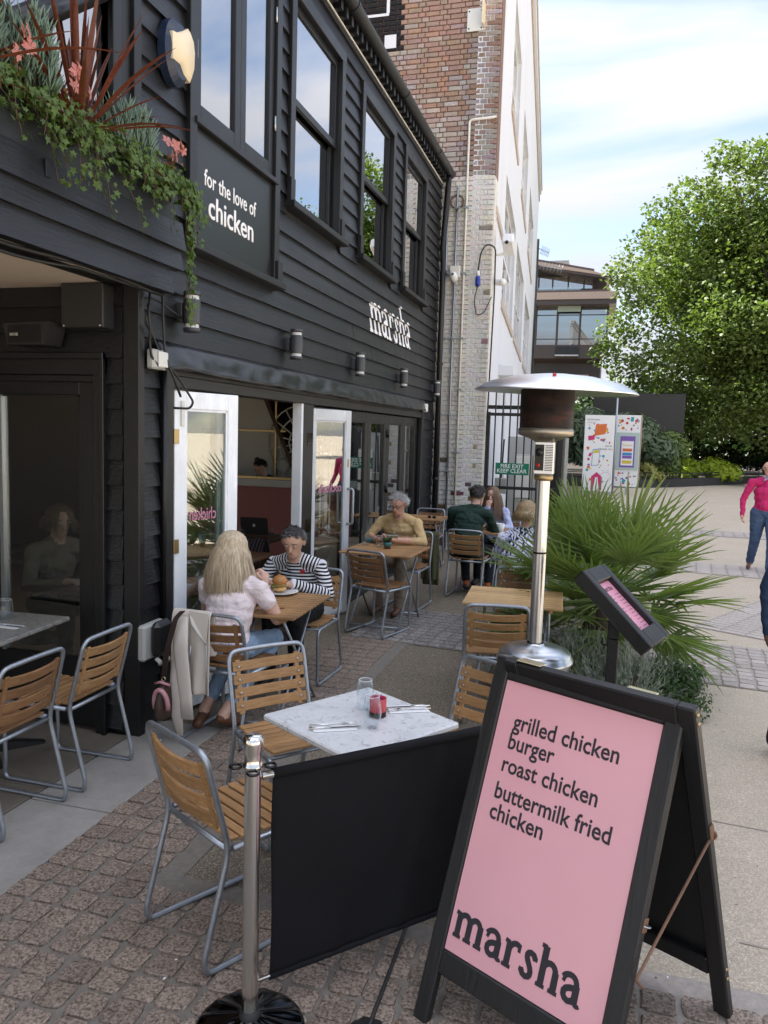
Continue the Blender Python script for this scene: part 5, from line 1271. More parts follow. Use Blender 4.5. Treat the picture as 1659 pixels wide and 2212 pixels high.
b.tube(fillet([HK, e1, e0], .01), .0045, 8); b.tube([HK+Vector((.012*math.cos(R(a)), 0, .012*math.sin(R(a)))) for a in range(0, 360, 40)], .004, 6, 0, True); b.build('hook_stay', 'rust', ab)
top = back*half_d+Vector((0, 0, HT+.001))
for u in (.14, .72):
    q = top+ux*(AW*u); hn = MB().cbox(0, AW*.14, -.022, .022, 0, .004, .0015); o = hn.build('hinge', 'brass_bright', ab); o.matrix_local = frame(ux, back, q)
# ------------------------------------------------------------------ people: one continuous skin each, grown from overlapping volumes
def cloth_mat(name, col, fold=.5, rough=.85, sheen=0):
    k = NT(name); v = k.coord('Object'); n = k.noise(v, 9, 3, .5, 1.5); n2 = k.noise(v, 45, 3); f = k.math('ADD', k.math('MULTIPLY', n, .35), .82)
    k.bump(k.math('ADD', k.math('MULTIPLY', n, 1.0), k.math('MULTIPLY', n2, .12)), fold, .03); return k.fin(k.mix(1, col, f, 'MULTIPLY'), rough, 0, .25)
def skin_mat(name, col):
    k = NT(name); v = k.coord('Object'); n = k.noise(v, 30, 4); k.bump(k.noise(v, 160, 2), .1, .002)
    c = k.mix(1, col, k.math('ADD', k.math('MULTIPLY', n, .3), .85), 'MULTIPLY'); k.b.inputs['Subsurface Weight'].default_value = .08; k.b.inputs['Subsurface Radius'].default_value = (.01, .004, .002); k.fin(c, .5, 0, .4)
skin_mat('skin_fair', (.60, .37, .28)); skin_mat('skin_ruddy', (.57, .31, .22)); skin_mat('skin_tan', (.56, .34, .24)); skin_mat('skin_brown', (.20, .10, .06))
for nm, c_ in (('cloth_blush', (.78, .68, .69)), ('cloth_black', (.012, .012, .014)), ('cloth_mustard', (.56, .40, .20)), ('cloth_khaki', (.24, .19, .14)), ('cloth_green', (.020, .045, .035)), ('cloth_navy', (.012, .014, .022)), ('cloth_lilac', (.42, .47, .68)), ('cloth_pink', (.50, .025, .13)), ('cloth_white', (.66, .67, .70)), ('cloth_olive', (.085, .085, .045)), ('cloth_cream', (.55, .50, .44)), ('shirt_blue', (.38, .44, .62))): cloth_mat(nm, c_)
def denim(name, c1, c2):
    k = NT(name); v = k.coord('Object'); n = k.noise(v, 7, 5, .6); w_ = k.noise(v, 300, 1); k.bump(k.math('ADD', k.noise(v, 11, 3, .5, 1.5), k.math('MULTIPLY', w_, .1)), .4, .03)
    k.fin(k.mix(k.math('MULTIPLY', k.math('ADD', n, k.math('MULTIPLY', w_, .3)), .9, True), c1, c2), .85, 0, .2)
denim('denim_light', (.11, .19, .32), (.34, .46, .60)); denim('denim_dark', (.012, .022, .045), (.035, .06, .11)); denim('denim_mid', (.03, .055, .12), (.09, .14, .24))
k = NT('cloth_stripe'); a = k.attr('along', 'Fac'); fr = k.math('FRACT', k.math('MULTIPLY', a, 40.0)); st = k.math('GREATER_THAN', fr, .5)
k.bump(k.noise(k.coord('Object'), 9, 3, .5, 1.5), .5, .03); k.fin(k.mix(st, (.72, .72, .74), (.010, .011, .016)), .85, 0, .2)
k = NT('cloth_leafprint'); v = k.coord('Object'); wv = k.node('ShaderNodeTexWave', Vector=v, Scale=7.0, Distortion=16.0, Detail=2.0); wv.inputs['Detail Scale'].default_value = 1.6; n = k.noise(v, 10, 2)
c = k.mix(k.math('GREATER_THAN', wv.outputs[1], .55), (.70, .71, .78), k.mix(k.math('GREATER_THAN', n, .5), (.02, .025, .09), (.30, .32, .55))); k.fin(c, .85, 0, .2)
plain('shoe_pink', (.45, .26, .20), .5); plain('shoe_brown', (.11, .045, .022), .45); plain('shoe_black', (.012, .012, .012), .5); plain('sock_orange', (.42, .10, .03), .9); plain('eye_dark', (.02, .014, .012), .3); plain('eye_white', (.70, .68, .66), .35); plain('lip', (.36, .13, .11), .5)
def hair_mat(name, c1, c2, root=None):
    k = NT(name); v = k.coord('Object', (70, 70, 4)); n = k.noise(v, 1, 4, .6); c = k.ramp(n, [(.3, c1), (.7, c2)])
    if root: sxn = k.node('ShaderNodeSeparateXYZ'); k.t.links.new(k.coord('Object'), sxn.inputs[0]); mr = k.node('ShaderNodeMapRange'); k.put(sxn.outputs[2], mr.inputs['Value']); mr.inputs['From Min'].default_value = root[0]; mr.inputs['From Max'].default_value = root[1]; c = k.mix(mr.outputs[0], c, root[2])
    k.fin(c, .42, 0, .5)
hair_mat('hair_blonde', (.34, .25, .15), (.66, .55, .40)); hair_mat('hair_dark', (.012, .009, .008), (.045, .033, .027)); hair_mat('hair_greydark', (.03, .028, .028), (.11, .10, .10)); hair_mat('hair_silver', (.26, .25, .24), (.58, .57, .55)); hair_mat('hair_brown', (.075, .042, .022), (.22, .13, .07)); hair_mat('hair_honey', (.16, .10, .045), (.40, .28, .14)); hair_mat('hair_white', (.45, .44, .42), (.70, .69, .67))

def grow(prims, vox, smooth=6):
    """prims: (p0, r0, p1, r1, region, squash(vec)|None).  returns mesh, region per face, along per vertex"""
    b = MB()
    for p0, r0, p1, r1, reg, sq in prims:
        p0, p1 = Vector(p0), Vector(p1); ax = p1-p0; Ln = ax.length
        q = ax.to_track_quat('Z', 'Y').to_matrix().to_4x4() if Ln > 1e-6 else Matrix.Identity(4)
        n, m = 14, 5; pr = [(r0*math.sin(R(a)), -r0*math.cos(R(a))) for a in np.linspace(0, 90, m)]+[(r1*math.cos(R(a)), Ln+r1*math.sin(R(a))) for a in np.linspace(0, 90, m)]
        pr[0] = (1e-4, -r0); pr[-1] = (1e-4, Ln+r1); mt = Matrix.Translation(p0) @ q; tmp = MB(); tmp.lathe(pr, n)
        tmp.f += [tuple(range(n))[::-1], tuple((len(pr)-1)*n+j for j in range(n))]
        V = [mt @ Vector(v_) for v_ in tmp.v]
        if sq is not None:
            c_ = (p0+p1)/2; V = [Vector((c_.x+(v_.x-c_.x)*sq[0], c_.y+(v_.y-c_.y)*sq[1], c_.z+(v_.z-c_.z)*sq[2])) for v_ in V]
        b.add([tuple(v_) for v_ in V], tmp.f)
    me = b.mesh('body_src'); ob = bpy.data.objects.new('body_src', me); COL.objects.link(ob)
    m_ = ob.modifiers.new('r', 'REMESH'); m_.mode = 'VOXEL'; m_.voxel_size = vox; m_.use_smooth_shade = True
    s_ = ob.modifiers.new('s', 'SMOOTH'); s_.factor = .5; s_.iterations = smooth
    dg = bpy.context.evaluated_depsgraph_get(); out_ = bpy.data.meshes.new_from_object(ob.evaluated_get(dg)); bpy.data.objects.remove(ob); bpy.data.meshes.remove(me)
    nv = len(out_.vertices); co = np.empty(nv*3); out_.vertices.foreach_get('co', co); co = co.reshape(-1, 3)
    best = np.full(nv, 1e9); reg = np.zeros(nv, int); al = np.zeros(nv)
    for i, (p0, r0, p1, r1, rg, sq) in enumerate(prims):
        p0, p1 = np.array(p0, float), np.array(p1, float); X = co.copy()
        if sq is not None: c_ = (p0+p1)/2; X = c_+(X-c_)/np.array(sq)
        ax = p1-p0; L2 = ax@ax; t = np.clip(((X-p0)@ax)/L2, 0, 1) if L2 > 1e-9 else np.zeros(nv)
        d = np.linalg.norm(X-(p0+t[:, None]*ax), axis=1)-(r0+(r1-r0)*t)
        u = d < best; best[u] = d[u]; reg[u] = rg
        al[u] = co[u, 2] if abs(ax[2]) > .6*math.sqrt(L2+1e-12) or sq is not None else (t*math.sqrt(L2))[u]+.5
    # cloth folds: shallow creases pushed along the normals
    nr = np.empty(nv*3); out_.vertices.foreach_get('normal', nr); nr = nr.reshape(-1, 3); cl_ = np.where((reg == 1) | (reg == 2))[0]
    for i_ in cl_:
        c_ = co[i_]; w1 = mnoise.noise((c_[0]*9, c_[1]*9, c_[2]*14)); w2 = mnoise.noise((c_[0]*24+3, c_[1]*24, c_[2]*30)); co[i_] += nr[i_]*((abs(w1)*-.013+.005)+w2*.003)
    out_.vertices.foreach_set('co', co.ravel()); out_.update()
    return out_, reg, al
def person(label, loc, deg, J, mats, vox=.0065, s=1.0, hands=True, head=True, face=True, extra=(), lowres=False):
    """J: joints in local coords (x right, y forward, z up).  mats: region -> material.  regions: 0 skin 1 top 2 legs 3 shoes 4 collar/sock"""
    t = thing('person', label, 'person', loc, R(deg-90)); P = []; V3 = Vector
    def cap(a, ra, b_, rb, reg, sq=None): P.append((tuple(V3(a)), ra, tuple(V3(b_)), rb, reg, sq))
    pel, chest, neck, hd = V3(J['pelvis']), V3(J['chest']), V3(J['neck']), V3(J['head']); TW = J.get('tw', 1.0)
    up_ = (chest-pel)
    # torso as a chain of flattened volumes
    for u, rx, ry, rz, rg in ((.0, .165, .125, .11, 2), (.18, .155, .12, .10, 1), (.42, .145, .11, .11, 1), (.68, .160, .115, .12, 1), (.92, .170, .112, .11, 1)):
        c_ = pel+up_*u; cap(c_, .1, c_+V3((0, 0, .0001)), .1, rg, (rx*10*TW, ry*10*TW, rz*10))
    shL, shR = V3(J['shL']), V3(J['shR']); cap(shL, .054*TW, shR, .054*TW, 1); cap(chest, .10*TW, neck-V3((0, 0, .05)), .062, 1)
    cap(shL, .052, neck-V3((0, 0, .015)), .050, 1); cap(shR, .052, neck-V3((0, 0, .015)), .050, 1)
    if J.get('belly'): c_ = pel+up_*.3+V3((0, .05, 0)); cap(c_, .1, c_+V3((0, 0, .0001)), .1, 1, (1.35, 1.2, 1.1))
    cap(neck-V3((0, 0, .06)), .055, neck+(hd-neck)*.5, .048, 0)
    # head: skull, jaw, nose, ears
    fd = V3(J.get('face', (0, 1, 0))).normalized(); rt = fd.cross(V3((0, 0, 1))).normalized(); upv = rt.cross(fd).normalized()
    if head:
        cap(hd+upv*.025-fd*.012, .083, hd+upv*.025+fd*.012, .078, 0); cap(hd-upv*.03+fd*.02, .066, hd-upv*.07+fd*.045, .046, 0); cap(hd-upv*.08+fd*.062, .026, hd-upv*.08+fd*.066, .024, 0)
        cap(hd+upv*.01+fd*.082, .010, hd-upv*.022+fd*.098, .014, 0); cap(hd+upv*.028+rt*-.03+fd*.072, .014, hd+upv*.028+rt*.03+fd*.072, .014, 0)
        cap(hd-upv*.052+rt*-.016+fd*.078, .012, hd-upv*.052+rt*.016+fd*.078, .012, 0)
        for q in (-1, 1): cap(hd+rt*q*.080+upv*.018-fd*.005, .015, hd+rt*q*.082-upv*.018, .010, 0)
    # arms
    for sd in 'LR':
        sh, el, wr = V3(J['sh'+sd]), V3(J['el'+sd]), V3(J['wr'+sd]); sl = J.get('sleeve', 1.0)
        if sl >= 1: cap(sh, .054*TW, el, .046, 1); cap(el, .046, wr, .032, 1 if sl > 1.5 else 0) if sl <= 1.5 else cap(el, .046, wr, .036, 1)
        else: cap(sh, .055*TW, sh.lerp(el, sl), .056, 1); cap(sh.lerp(el, sl*.8), .046, el, .040, 0); cap(el, .040, wr, .027, 0)
        if sl == 1.25: cap(el, .047, el.lerp(wr, .35), .046, 1)
        if hands:
            hdn = V3(J['hd'+sd]).normalized() if 'hd'+sd in J else (wr-el).normalized(); pn = V3(J.get('pn'+sd, (0, 0, -1))); pn = (pn-hdn*pn.dot(hdn)).normalized(); sdv = hdn.cross(pn).normalized()*(1 if sd == 'R' else -1)   # sdv: towards thumb
            curl = J.get('curl'+sd, .5); base = wr+hdn*.02
            cap(wr-hdn*.02, .026, wr+hdn*.035, .028, 0); 
            for i in range(4):
                o_ = (i-1.5)*.0195; k0 = wr+hdn*(.078-.006*abs(i-1.2))-sdv*o_; cap(wr+hdn*.02-sdv*o_*.7, .016, k0, .0135, 0)
                ln_ = (.040, .046, .043, .033)[i]; d1 = (hdn*math.cos(curl)+pn*math.sin(curl)).normalized(); d2 = (hdn*math.cos(curl*2.1)+pn*math.sin(curl*2.1)).normalized()
                k1 = k0+d1*ln_; cap(k0, .0100, k1, .0088, 0); cap(k1, .0088, k1+d2*ln_*.85, .0072, 0)
            th0 = wr+hdn*.025+sdv*.024; th1 = th0+(hdn*.55+sdv*.55+pn*.45).normalized()*.040; cap(wr+hdn*.01+sdv*.012, .017, th0, .015, 0); cap(th0, .0125, th1, .0105, 0); cap(th1, .0105, th1+(hdn*.8+pn*.5-sdv*.1*1).normalized()*.028, .0085, 0)
    # legs
    flare = J.get('flare', 0); LW = J.get('lw', 1.0)
    for sd in 'LR':
        hp, kn, an, to = V3(J['hp'+sd]), V3(J['kn'+sd]), V3(J['an'+sd]), V3(J['to'+sd]); cap(hp, .088*TW*LW, kn, .062*LW, 2); crop_ = J.get('crop', 1.0)
        cap(kn, .062*LW, kn.lerp(an, crop_), .048*LW+flare, 2)
        if crop_ < 1: cap(kn.lerp(an, crop_-.02), .038, an, .034, 4)
        cap(an, .036, an-V3((0, 0, .015)), .038, 3 if crop_ == 1 else 4); cap(an-V3((0, 0, .03)), .038, to, .034, 3, None); cap(an+(an-to).normalized()*.03-V3((0, 0, .04)), .032, to+V3((0, 0, -.005)), .030, 3)
    for e in extra: cap(*e)
    me, reg, al = grow(P, vox)
    order = [0, 1, 2, 3, 4]
    for q in order: me.materials.append(M(mats[q]))
    np_ = len(me.polygons); vi = np.array([p_.vertices[0] for p_ in me.polygons]); me.polygons.foreach_set('material_index', reg[vi].astype(np.int32)); me.polygons.foreach_set('use_smooth', [True]*np_)
    at_ = me.attributes.new('along', 'FLOAT', 'POINT'); at_.data.foreach_set('value', al.astype(np.float32)); me.update()
    link('body', me, None, t); t.scale = (s, s, s)
    if head and face:
        for q in (-1, 1):
            e = hd+upv*.012+rt*q*.031+fd*.078
            MB().ball(e, .0125, .0125, .008, 10, 6).build('eye', 'eye_white', t); MB().ball(e+fd*.0085, .0062, .0062, .006, 8, 5).build('iris', 'eye_dark', t)
            MB().tube([e+upv*.0075-rt*q*.012+fd*.005, e+upv*.0095+fd*.008, e+upv*.006+rt*q*.014+fd*.002], .0042, 6).build('eyelid', mats[0], t)
            MB().tube([e+upv*.021-rt*q*.014+fd*.008, e+upv*.026+rt*q*.002+fd*.008, e+upv*.020+rt*q*.020-fd*.002], [.003, .004, .002], 6).build('eyebrow', J.get('brow', 'hair_dark'), t)
        MB().tube([hd-upv*.050-rt*.022+fd*.079, hd-upv*.048+fd*.089, hd-upv*.050+rt*.022+fd*.079], [.002, .0045, .002], 6, 0).build('mouth', 'lip', t)
    t['_h'] = 0; del t['_h']
    return t, dict(hd=hd, fd=fd, rt=rt, up=upv)
def hair_short(t, H, mat, n=900, ln=.035, seed=1, top=1.0, bald=0.0, curl=.3, low=-.35):
    rs = random.Random(seed); b = MB(); hd, fd, rt, up = H['hd'], H['fd'], H['rt'], H['up']; c0 = hd+up*.025-fd*.004
    vs = []; fs = []
    # cap under the strands
    nn, mm = 26, 16; V = []; keep = {}
    for i in range(mm+1):
        th = math.pi*.72*i/mm
        for j in range(nn):
            a = 2*math.pi*j/nn; d = up*math.cos(th)+(fd*math.cos(a)+rt*math.sin(a))*math.sin(th)
            fz = d.dot(fd); uz = d.dot(up); r_ = .0885 if True else 0
            V.append(c0+d*r_+fd*(-.006)+up*.0); keep[i, j] = (uz > (low if fz < .0 else low+.98*min(1, fz/.35))) and not (bald and uz > bald)
    F_ = [(i*nn+j, (i+1)*nn+j, (i+1)*nn+(j+1) % nn, i*nn+(j+1) % nn) for i in range(mm) for j in range(nn) if keep[i, j] and keep[i+1, j]]
    b.add([tuple(q) for q in V], F_, 0, True)
    cnt = 0
    while cnt < n:
        d = Vector((rs.gauss(0, 1), rs.gauss(0, 1), rs.gauss(0, 1))).normalized(); fz, uz = d.dot(fd), d.dot(up)
        if uz < (low if fz < .0 else low+.98*min(1, fz/.35)) or (bald and uz > bald): continue
        cnt += 1; p = c0+d*.087-fd*.006; flow = (fd*.12*(1 if uz > .5 else -2)-up*(.7 if uz < .6 else .0)+rt*rs.uniform(-.6, .6)); flow = (flow-d*flow.dot(d)).normalized(); l_ = ln*rs.uniform(.6, 1.2)*(top if uz > .45 else 1)
        cu = Vector((rs.uniform(-1, 1), rs.uniform(-1, 1), rs.uniform(-1, 1)))*curl
        p1 = p+(flow*.8+d*.45+cu*.3)*l_*.5; p2 = p1+(flow+d*.12+cu)*l_*.5; w_ = d.cross(flow)*.0042
        b.add([tuple(p-w_), tuple(p+w_), tuple(p1+w_*.9), tuple(p1-w_*.9), tuple(p2)], [(0, 1, 2, 3), (3, 2, 4)], 0, True)
    o = b.build('hair', mat, t, fast=True); return o
def hair_long(t, H, mat, L, n=420, seed=2, spread=.055, front=False, part=0, tips=.35, seg=9):
    """strands rooted on the scalp, combed down over the back of the head and the shoulders"""
    rs = random.Random(seed); b = MB(); hd, fd, rt, up = H['hd'], H['fd'], H['rt'], H['up']; c0 = hd+up*.028-fd*.006; R0 = .098
    V = []; nn, mm = 28, 16; keep = {}
    for i in range(mm+1):
        th = math.pi*.8*i/mm
        for j in range(nn):
            a = 2*math.pi*j/nn; d = up*math.cos(th)+(fd*math.cos(a)+rt*math.sin(a))*math.sin(th); V.append(c0+d*(R0-.004)); keep[i, j] = d.dot(fd) < .35 or d.dot(up) > .62
    b.add([tuple(q) for q in V], [(i*nn+j, (i+1)*nn+j, (i+1)*nn+(j+1) % nn, i*nn+(j+1) % nn) for i in range(mm) for j in range(nn) if keep[i, j] and keep[i+1, j]], 0, True)
    for k_ in range(n):
        a = rs.uniform(-math.pi*.86, math.pi*.86); out_d = (-fd*math.cos(a)+rt*math.sin(a)).normalized()      # direction of hang
        start = rs.uniform(0, 25); Lk = L*rs.uniform(1-tips, 1.0); pts = []
        # over the scalp
        for th in np.linspace(R(start), R(92), 5): pts.append(c0+(up*math.cos(th)+out_d*math.sin(th))*R0*rs.uniform(.985, 1.03))
        p = pts[-1].copy(); wob = rs.uniform(-1, 1); dr = rs.uniform(.0, 1)
        for i in range(1, seg+1):
            u = i/seg; down = -Vector((0, 0, 1))
            hor = out_d*(spread*(u**.8)*(.35+.65*dr))+(-fd)*(.015*math.sin(u*3)) + rt*(math.sin(a)*.02*u)
            q = p+down*(Lk*u)+hor+Vector((wob, wob*.5, 0))*.006*math.sin(u*5+k_)
            pts.append(q)
        w0 = rs.uniform(.0016, .0032); wd = [w0]*5+[w0*(1-.75*(i/seg)**2) for i in range(1, seg+1)]; side = out_d.cross(Vector((0, 0, 1))).normalized(); V = []
        for q, w_ in zip(pts, wd): V += [tuple(q-side*w_), tuple(q+out_d*w_*.5), tuple(q+side*w_)]
        m_ = len(pts); b.add(V, [(i*3+j, i*3+j+1, (i+1)*3+j+1, (i+1)*3+j) for i in range(m_-1) for j in (0, 1)], 0, True)
    return b.build('hair', mat, t, fast=True)
def seated(lean=.12, kx=.10, ky=.40, arms=None, **kw):
    J = dict(pelvis=(0, 0, .545), chest=(0, lean*.8, .86), neck=(0, lean*1.1, 1.03), head=(0, lean*1.3+.01, 1.165), shL=(-.185, lean, .955), shR=(.185, lean, .955),
             hpL=(-.09, .04, .535), hpR=(.09, .04, .535), knL=(-kx, ky, .525), knR=(kx, ky, .525), anL=(-kx-.01, ky-.02, .09), anR=(kx+.01, ky-.02, .09), toL=(-kx-.02, ky+.13, .035), toR=(kx+.02, ky+.13, .035),
             elL=(-.25, lean+.06, .72), elR=(.25, lean+.06, .72), wrL=(-.12, lean+.28, .76), wrR=(.12, lean+.28, .76))
    J.update(kw); return J
SK = {0: 'skin_fair', 1: 'cloth_blush', 2: 'denim_light', 3: 'shoe_brown', 4: 'skin_fair'}
# 1 blonde woman, back to the camera
J = seated(.13, pelvis=(0, -.01, .53), chest=(0, .06, .82), neck=(-.02, .11, .985), head=(-.035, .13, 1.125), shL=(-.185, .08, .90), shR=(.185, .08, .905), sleeve=.42, elL=(-.25, .2, .70), elR=(.27, .17, .70), wrL=(-.13, .38, .77), wrR=(.10, .32, .88), hdR=(-.1, .35, .93), pnR=(-.9, .1, -.3), curlR=.9, face=(.05, 1, -.12), knL=(-.1, .40, .5), knR=(.13, .42, .5), anL=(-.14, -.02, .12), anR=(.02, -.06, .12), toL=(-.14, -.10, .05), toR=(.05, .06, .04), crop=.82, brow='hair_blonde')
bw, H = person('woman with long blonde hair and pale pink top, seated with her back to the camera', (-2.19, 4.29, .008), 88, J, SK, .0062, .99, face=False)
hair_long(bw, H, 'hair_blonde', .34, 1700, 5, .075, tips=.30)
b = MB(); b.cbox(.0, .075, -.004, .004, 0, .042, .002); o = b.build('waist_label', 'shoe_brown', bw); o.matrix_local = Matrix.Translation((.06, -.145, .50)) @ Matrix.Rotation(R(8), 4, 'Z')
# 2 man in the striped top
J = seated(.17, chest=(0, .13, .82), neck=(.0, .19, .97), head=(-.02, .275, 1.085), shL=(-.19, .15, .895), shR=(.19, .15, .895), sleeve=2, face=(-.12, .85, -.42), elL=(-.30, .26, .71), elR=(.29, .27, .71), wrL=(-.10, .43, .80), wrR=(.085, .45, .80), hdL=(.75, .45, .02), hdR=(-.75, .45, .02), pnL=(.5, .3, -.8), pnR=(-.5, .3, -.8), curlL=.75, curlR=.75, brow='hair_greydark')
sm, H = person('man in a black and white striped top holding a burger with both hands', (-2.16, 5.53, .008), -92, J, {0: 'skin_tan', 1: 'cloth_stripe', 2: 'cloth_black', 3: 'shoe_black', 4: 'skin_tan'}, .006, .98)
hair_short(sm, H, 'hair_greydark', 1100, .034, 3, 1.1, curl=.35)
b = MB(); hs_ = [(0, -.022), (-.020, .002), (-.019, .014), (-.010, .020), (0, .012), (.010, .020), (.019, .014), (.020, .002)]; b.prism(hs_, 'y', 0, .004); o = b.build('heart_badge', 'art_red', sm); o.matrix_local = Matrix.Translation((-.085, .250, .86)) @ Matrix.Rotation(R(180), 4, 'Z') @ Matrix.Rotation(R(12), 4, 'X')
for q in (-.007, .007): o2 = MB().ball((q, .005, .004), .004, .002, .003, 8, 5).build('badge_eye', 'text_white', o)
MB().tube([(.155+.02*math.cos(R(a)), .425, .785+.03*math.sin(R(a))) for a in range(0, 360, 30)], .008, 6, 0, True).build('wristwatch', 'black_plastic', sm) if False else None
# 3 man in the yellow shirt with a phone
J = seated(.14, chest=(0, .12, .90), neck=(-.02, .17, 1.03), head=(-.03, .25, 1.145), shL=(-.20, .12, .935), shR=(.20, .12, .935), tw=1.1, belly=1, sleeve=1.25, face=(.12, .88, -.38), elL=(-.31, .24, .76), elR=(.31, .22, .77), wrL=(-.08, .44, .79), wrR=(.13, .43, .78), hdL=(.85, .35, .05), hdR=(-.8, .4, .05), pnL=(.1, .1, 1), pnR=(-.1, .1, 1), curlL=.55, curlR=.6, brow='hair_silver', knL=(-.13, .40, .52), knR=(.13, .40, .52))
ym, H = person('grey-haired man in a yellow shirt looking down at his phone', (-2.04, 8.10, .008), -96, J, {0: 'skin_ruddy', 1: 'cloth_mustard', 2: 'cloth_khaki', 3: 'shoe_brown', 4: 'skin_ruddy'}, .007, 1.0)
hair_short(ym, H, 'hair_silver', 1200, .04, 4, 1.1, curl=.9); hd, fd, rt, up = H['hd'], H['fd'], H['rt'], H['up']
g_ = MB()
for q in (-1, 1): g_.tube([hd+up*.008+rt*(q*.032)+fd*.094+(rt*math.cos(R(a))*.022+up*math.sin(R(a))*.016) for a in range(0, 360, 30)], .0018, 5, 0, True); g_.tube([hd+up*.012+rt*q*.054+fd*.092, hd+up*.016+rt*q*.088-fd*.0], .0018, 5)
g_.tube([hd+up*.012-rt*.01+fd*.098, hd+up*.012+rt*.01+fd*.098], .0018, 5); g_.build('glasses', 'black_plastic', ym)
bt = MB(); rs = random.Random(6)
for i in range(220): 
    a = rs.uniform(-1, 1); p = hd-up*(.082+.012*rs.random()-.02*abs(a))+rt*a*.035+fd*(.086-.03*abs(a)); q = p-up*.018+fd*.006; w_ = rt*.002; bt.add([tuple(p-w_), tuple(p+w_), tuple(q)], [(0, 1, 2)])
bt.build('beard', 'hair_silver', ym, fast=True)
for i in range(4): MB().lathe([(0, .003), (.006, .003), (.006, 0)], 8, (0, 0, 0), 0, Matrix.Translation((-.005+.004*i, .262+.006*(3-i)*(1 if i < 3 else 1), .70+i*.075)) @ Matrix.Rotation(R(-80), 4, 'X')).build('button', 'white_plastic', ym)
# 4 man in green, back to the camera
J = seated(.15, chest=(.0, .10, .90), neck=(.03, .17, 1.05), head=(.055, .23, 1.175), shL=(-.215, .10, .975), shR=(.215, .12, .96), tw=1.1, sleeve=2, face=(.35, .9, -.15), elL=(-.29, .28, .74), elR=(.27, .30, .74), wrL=(-.12, .46, .77), wrR=(.14, .46, .77), crop=.86, anL=(-.03, .16, .10), anR=(.22, .22, .10), toL=(-.02, .28, .04), toR=(.24, .34, .04), knL=(-.12, .36, .5), knR=(.2, .38, .5))
gm, H = person('dark-haired man in a dark green overshirt, seated with his back to the camera', (-1.50, 9.03, .008), 84, J, {0: 'skin_fair', 1: 'cloth_green', 2: 'cloth_navy', 3: 'shoe_black', 4: 'sock_orange'}, .007, 1.0, face=False)
hair_short(gm, H, 'hair_dark', 1200, .035, 7, 1.2, low=-.5)
b = MB(); b.tube([(.155*math.cos(R(a))*1.15, .01+.12*math.sin(R(a))*1.1, .50+.02*math.sin(R(3*a))) for a in range(0, 360, 20)], .028, 8, 0, True); b.build('shirt_hem', 'cloth_green', gm)
# 5 woman with long brown hair, hand at her mouth
J = seated(.10, neck=(.0, .12, 1.01), head=(.0, .15, 1.145), shL=(-.17, .11, .94), shR=(.17, .11, .94), sleeve=2, elL=(-.26, .22, .74), elR=(.20, .30, .77), wrL=(-.12, .40, .77), wrR=(.03, .27, 1.0), hdR=(-.15, -.1, .95), pnR=(-.3, -.9, 0), curlR=1.0, face=(.12, 1, -.1), brow='hair_brown')
nw, H = person('woman with long brown hair and lilac jumper resting her hand at her mouth', (-1.33, 10.12, .008), -95, J, {0: 'skin_fair', 1: 'cloth_lilac', 2: 'cloth_navy', 3: 'shoe_black', 4: 'skin_fair'}, .007, .98)
hair_long(nw, H, 'hair_brown', .36, 1000, 9, .05)
# 6 woman in the leaf-print top behind the palm
J = seated(.10, shL=(-.2, .08, .93), shR=(.2, .08, .93), tw=1.12, sleeve=1.25, face=(.1, 1, -.1), elL=(-.28, .2, .74), elR=(.28, .2, .74))
pw, H = person('woman with honey-blonde bob in a blue and white leaf-print top behind the palm', (-.66, 7.24, .008), 92, J, {0: 'skin_fair', 1: 'cloth_leafprint', 2: 'cloth_white', 3: 'shoe_black', 4: 'skin_fair'}, .008, 1.0, face=False)
hair_long(pw, H, 'hair_honey', .11, 800, 11, .03)
# 7 walking man in pink
J = dict(pelvis=(0, 0, .95), chest=(0, .03, 1.28), neck=(0, .05, 1.48), head=(0, .085, 1.625), shL=(-.215, .03, 1.40), shR=(.215, .03, 1.40), tw=1.16, lw=1.25, belly=1, hpL=(-.095, 0, .92), hpR=(.095, 0, .92), knL=(-.12, .13, .51), knR=(.12, -.02, .50), anL=(-.11, .17, .09), anR=(.17, -.20, .13), toL=(-.12, .33, .035), toR=(.19, -.05, .045), sleeve=2,
         elL=(-.32, -.04, 1.13), elR=(.33, .05, 1.13), wrL=(-.31, .14, .92), wrR=(.325, .13, .89), hdL=(-.05, .35, -.9), hdR=(.03, .3, -.95), pnL=(.8, .3, 0), pnR=(-.8, .3, 0), curlL=.55, curlR=.5, face=(.15, 1, -.05), brow='hair_white')
pm, H = person('older man in a bright pink jumper and jeans walking on the promenade', (2.35, 12.55, .006), -100, J, {0: 'skin_ruddy', 1: 'cloth_pink', 2: 'denim_mid', 3: 'shoe_brown', 4: 'skin_ruddy'}, .0075, .945)
hair_short(pm, H, 'hair_white', 500, .02, 12, 1, bald=.15, low=-.3, curl=.2)
b = MB()
for q in (-1, 1): b.add([(q*.01, .118, 1.475), (q*.055, .10, 1.50), (q*.075, .07, 1.475), (q*.05, .115, 1.43)], [(0, 1, 2, 3)])
o = b.build('shirt_collar', 'shirt_blue', pm); m_ = o.modifiers.new('th', 'SOLIDIFY'); m_.thickness = .006
MB().tube([(.068*math.cos(R(a)), .045+.068*math.sin(R(a)), 1.49+.012*math.sin(R(a))) for a in range(0, 360, 24)], .012, 8, 0, True).build('collar_band', 'shirt_blue', pm)
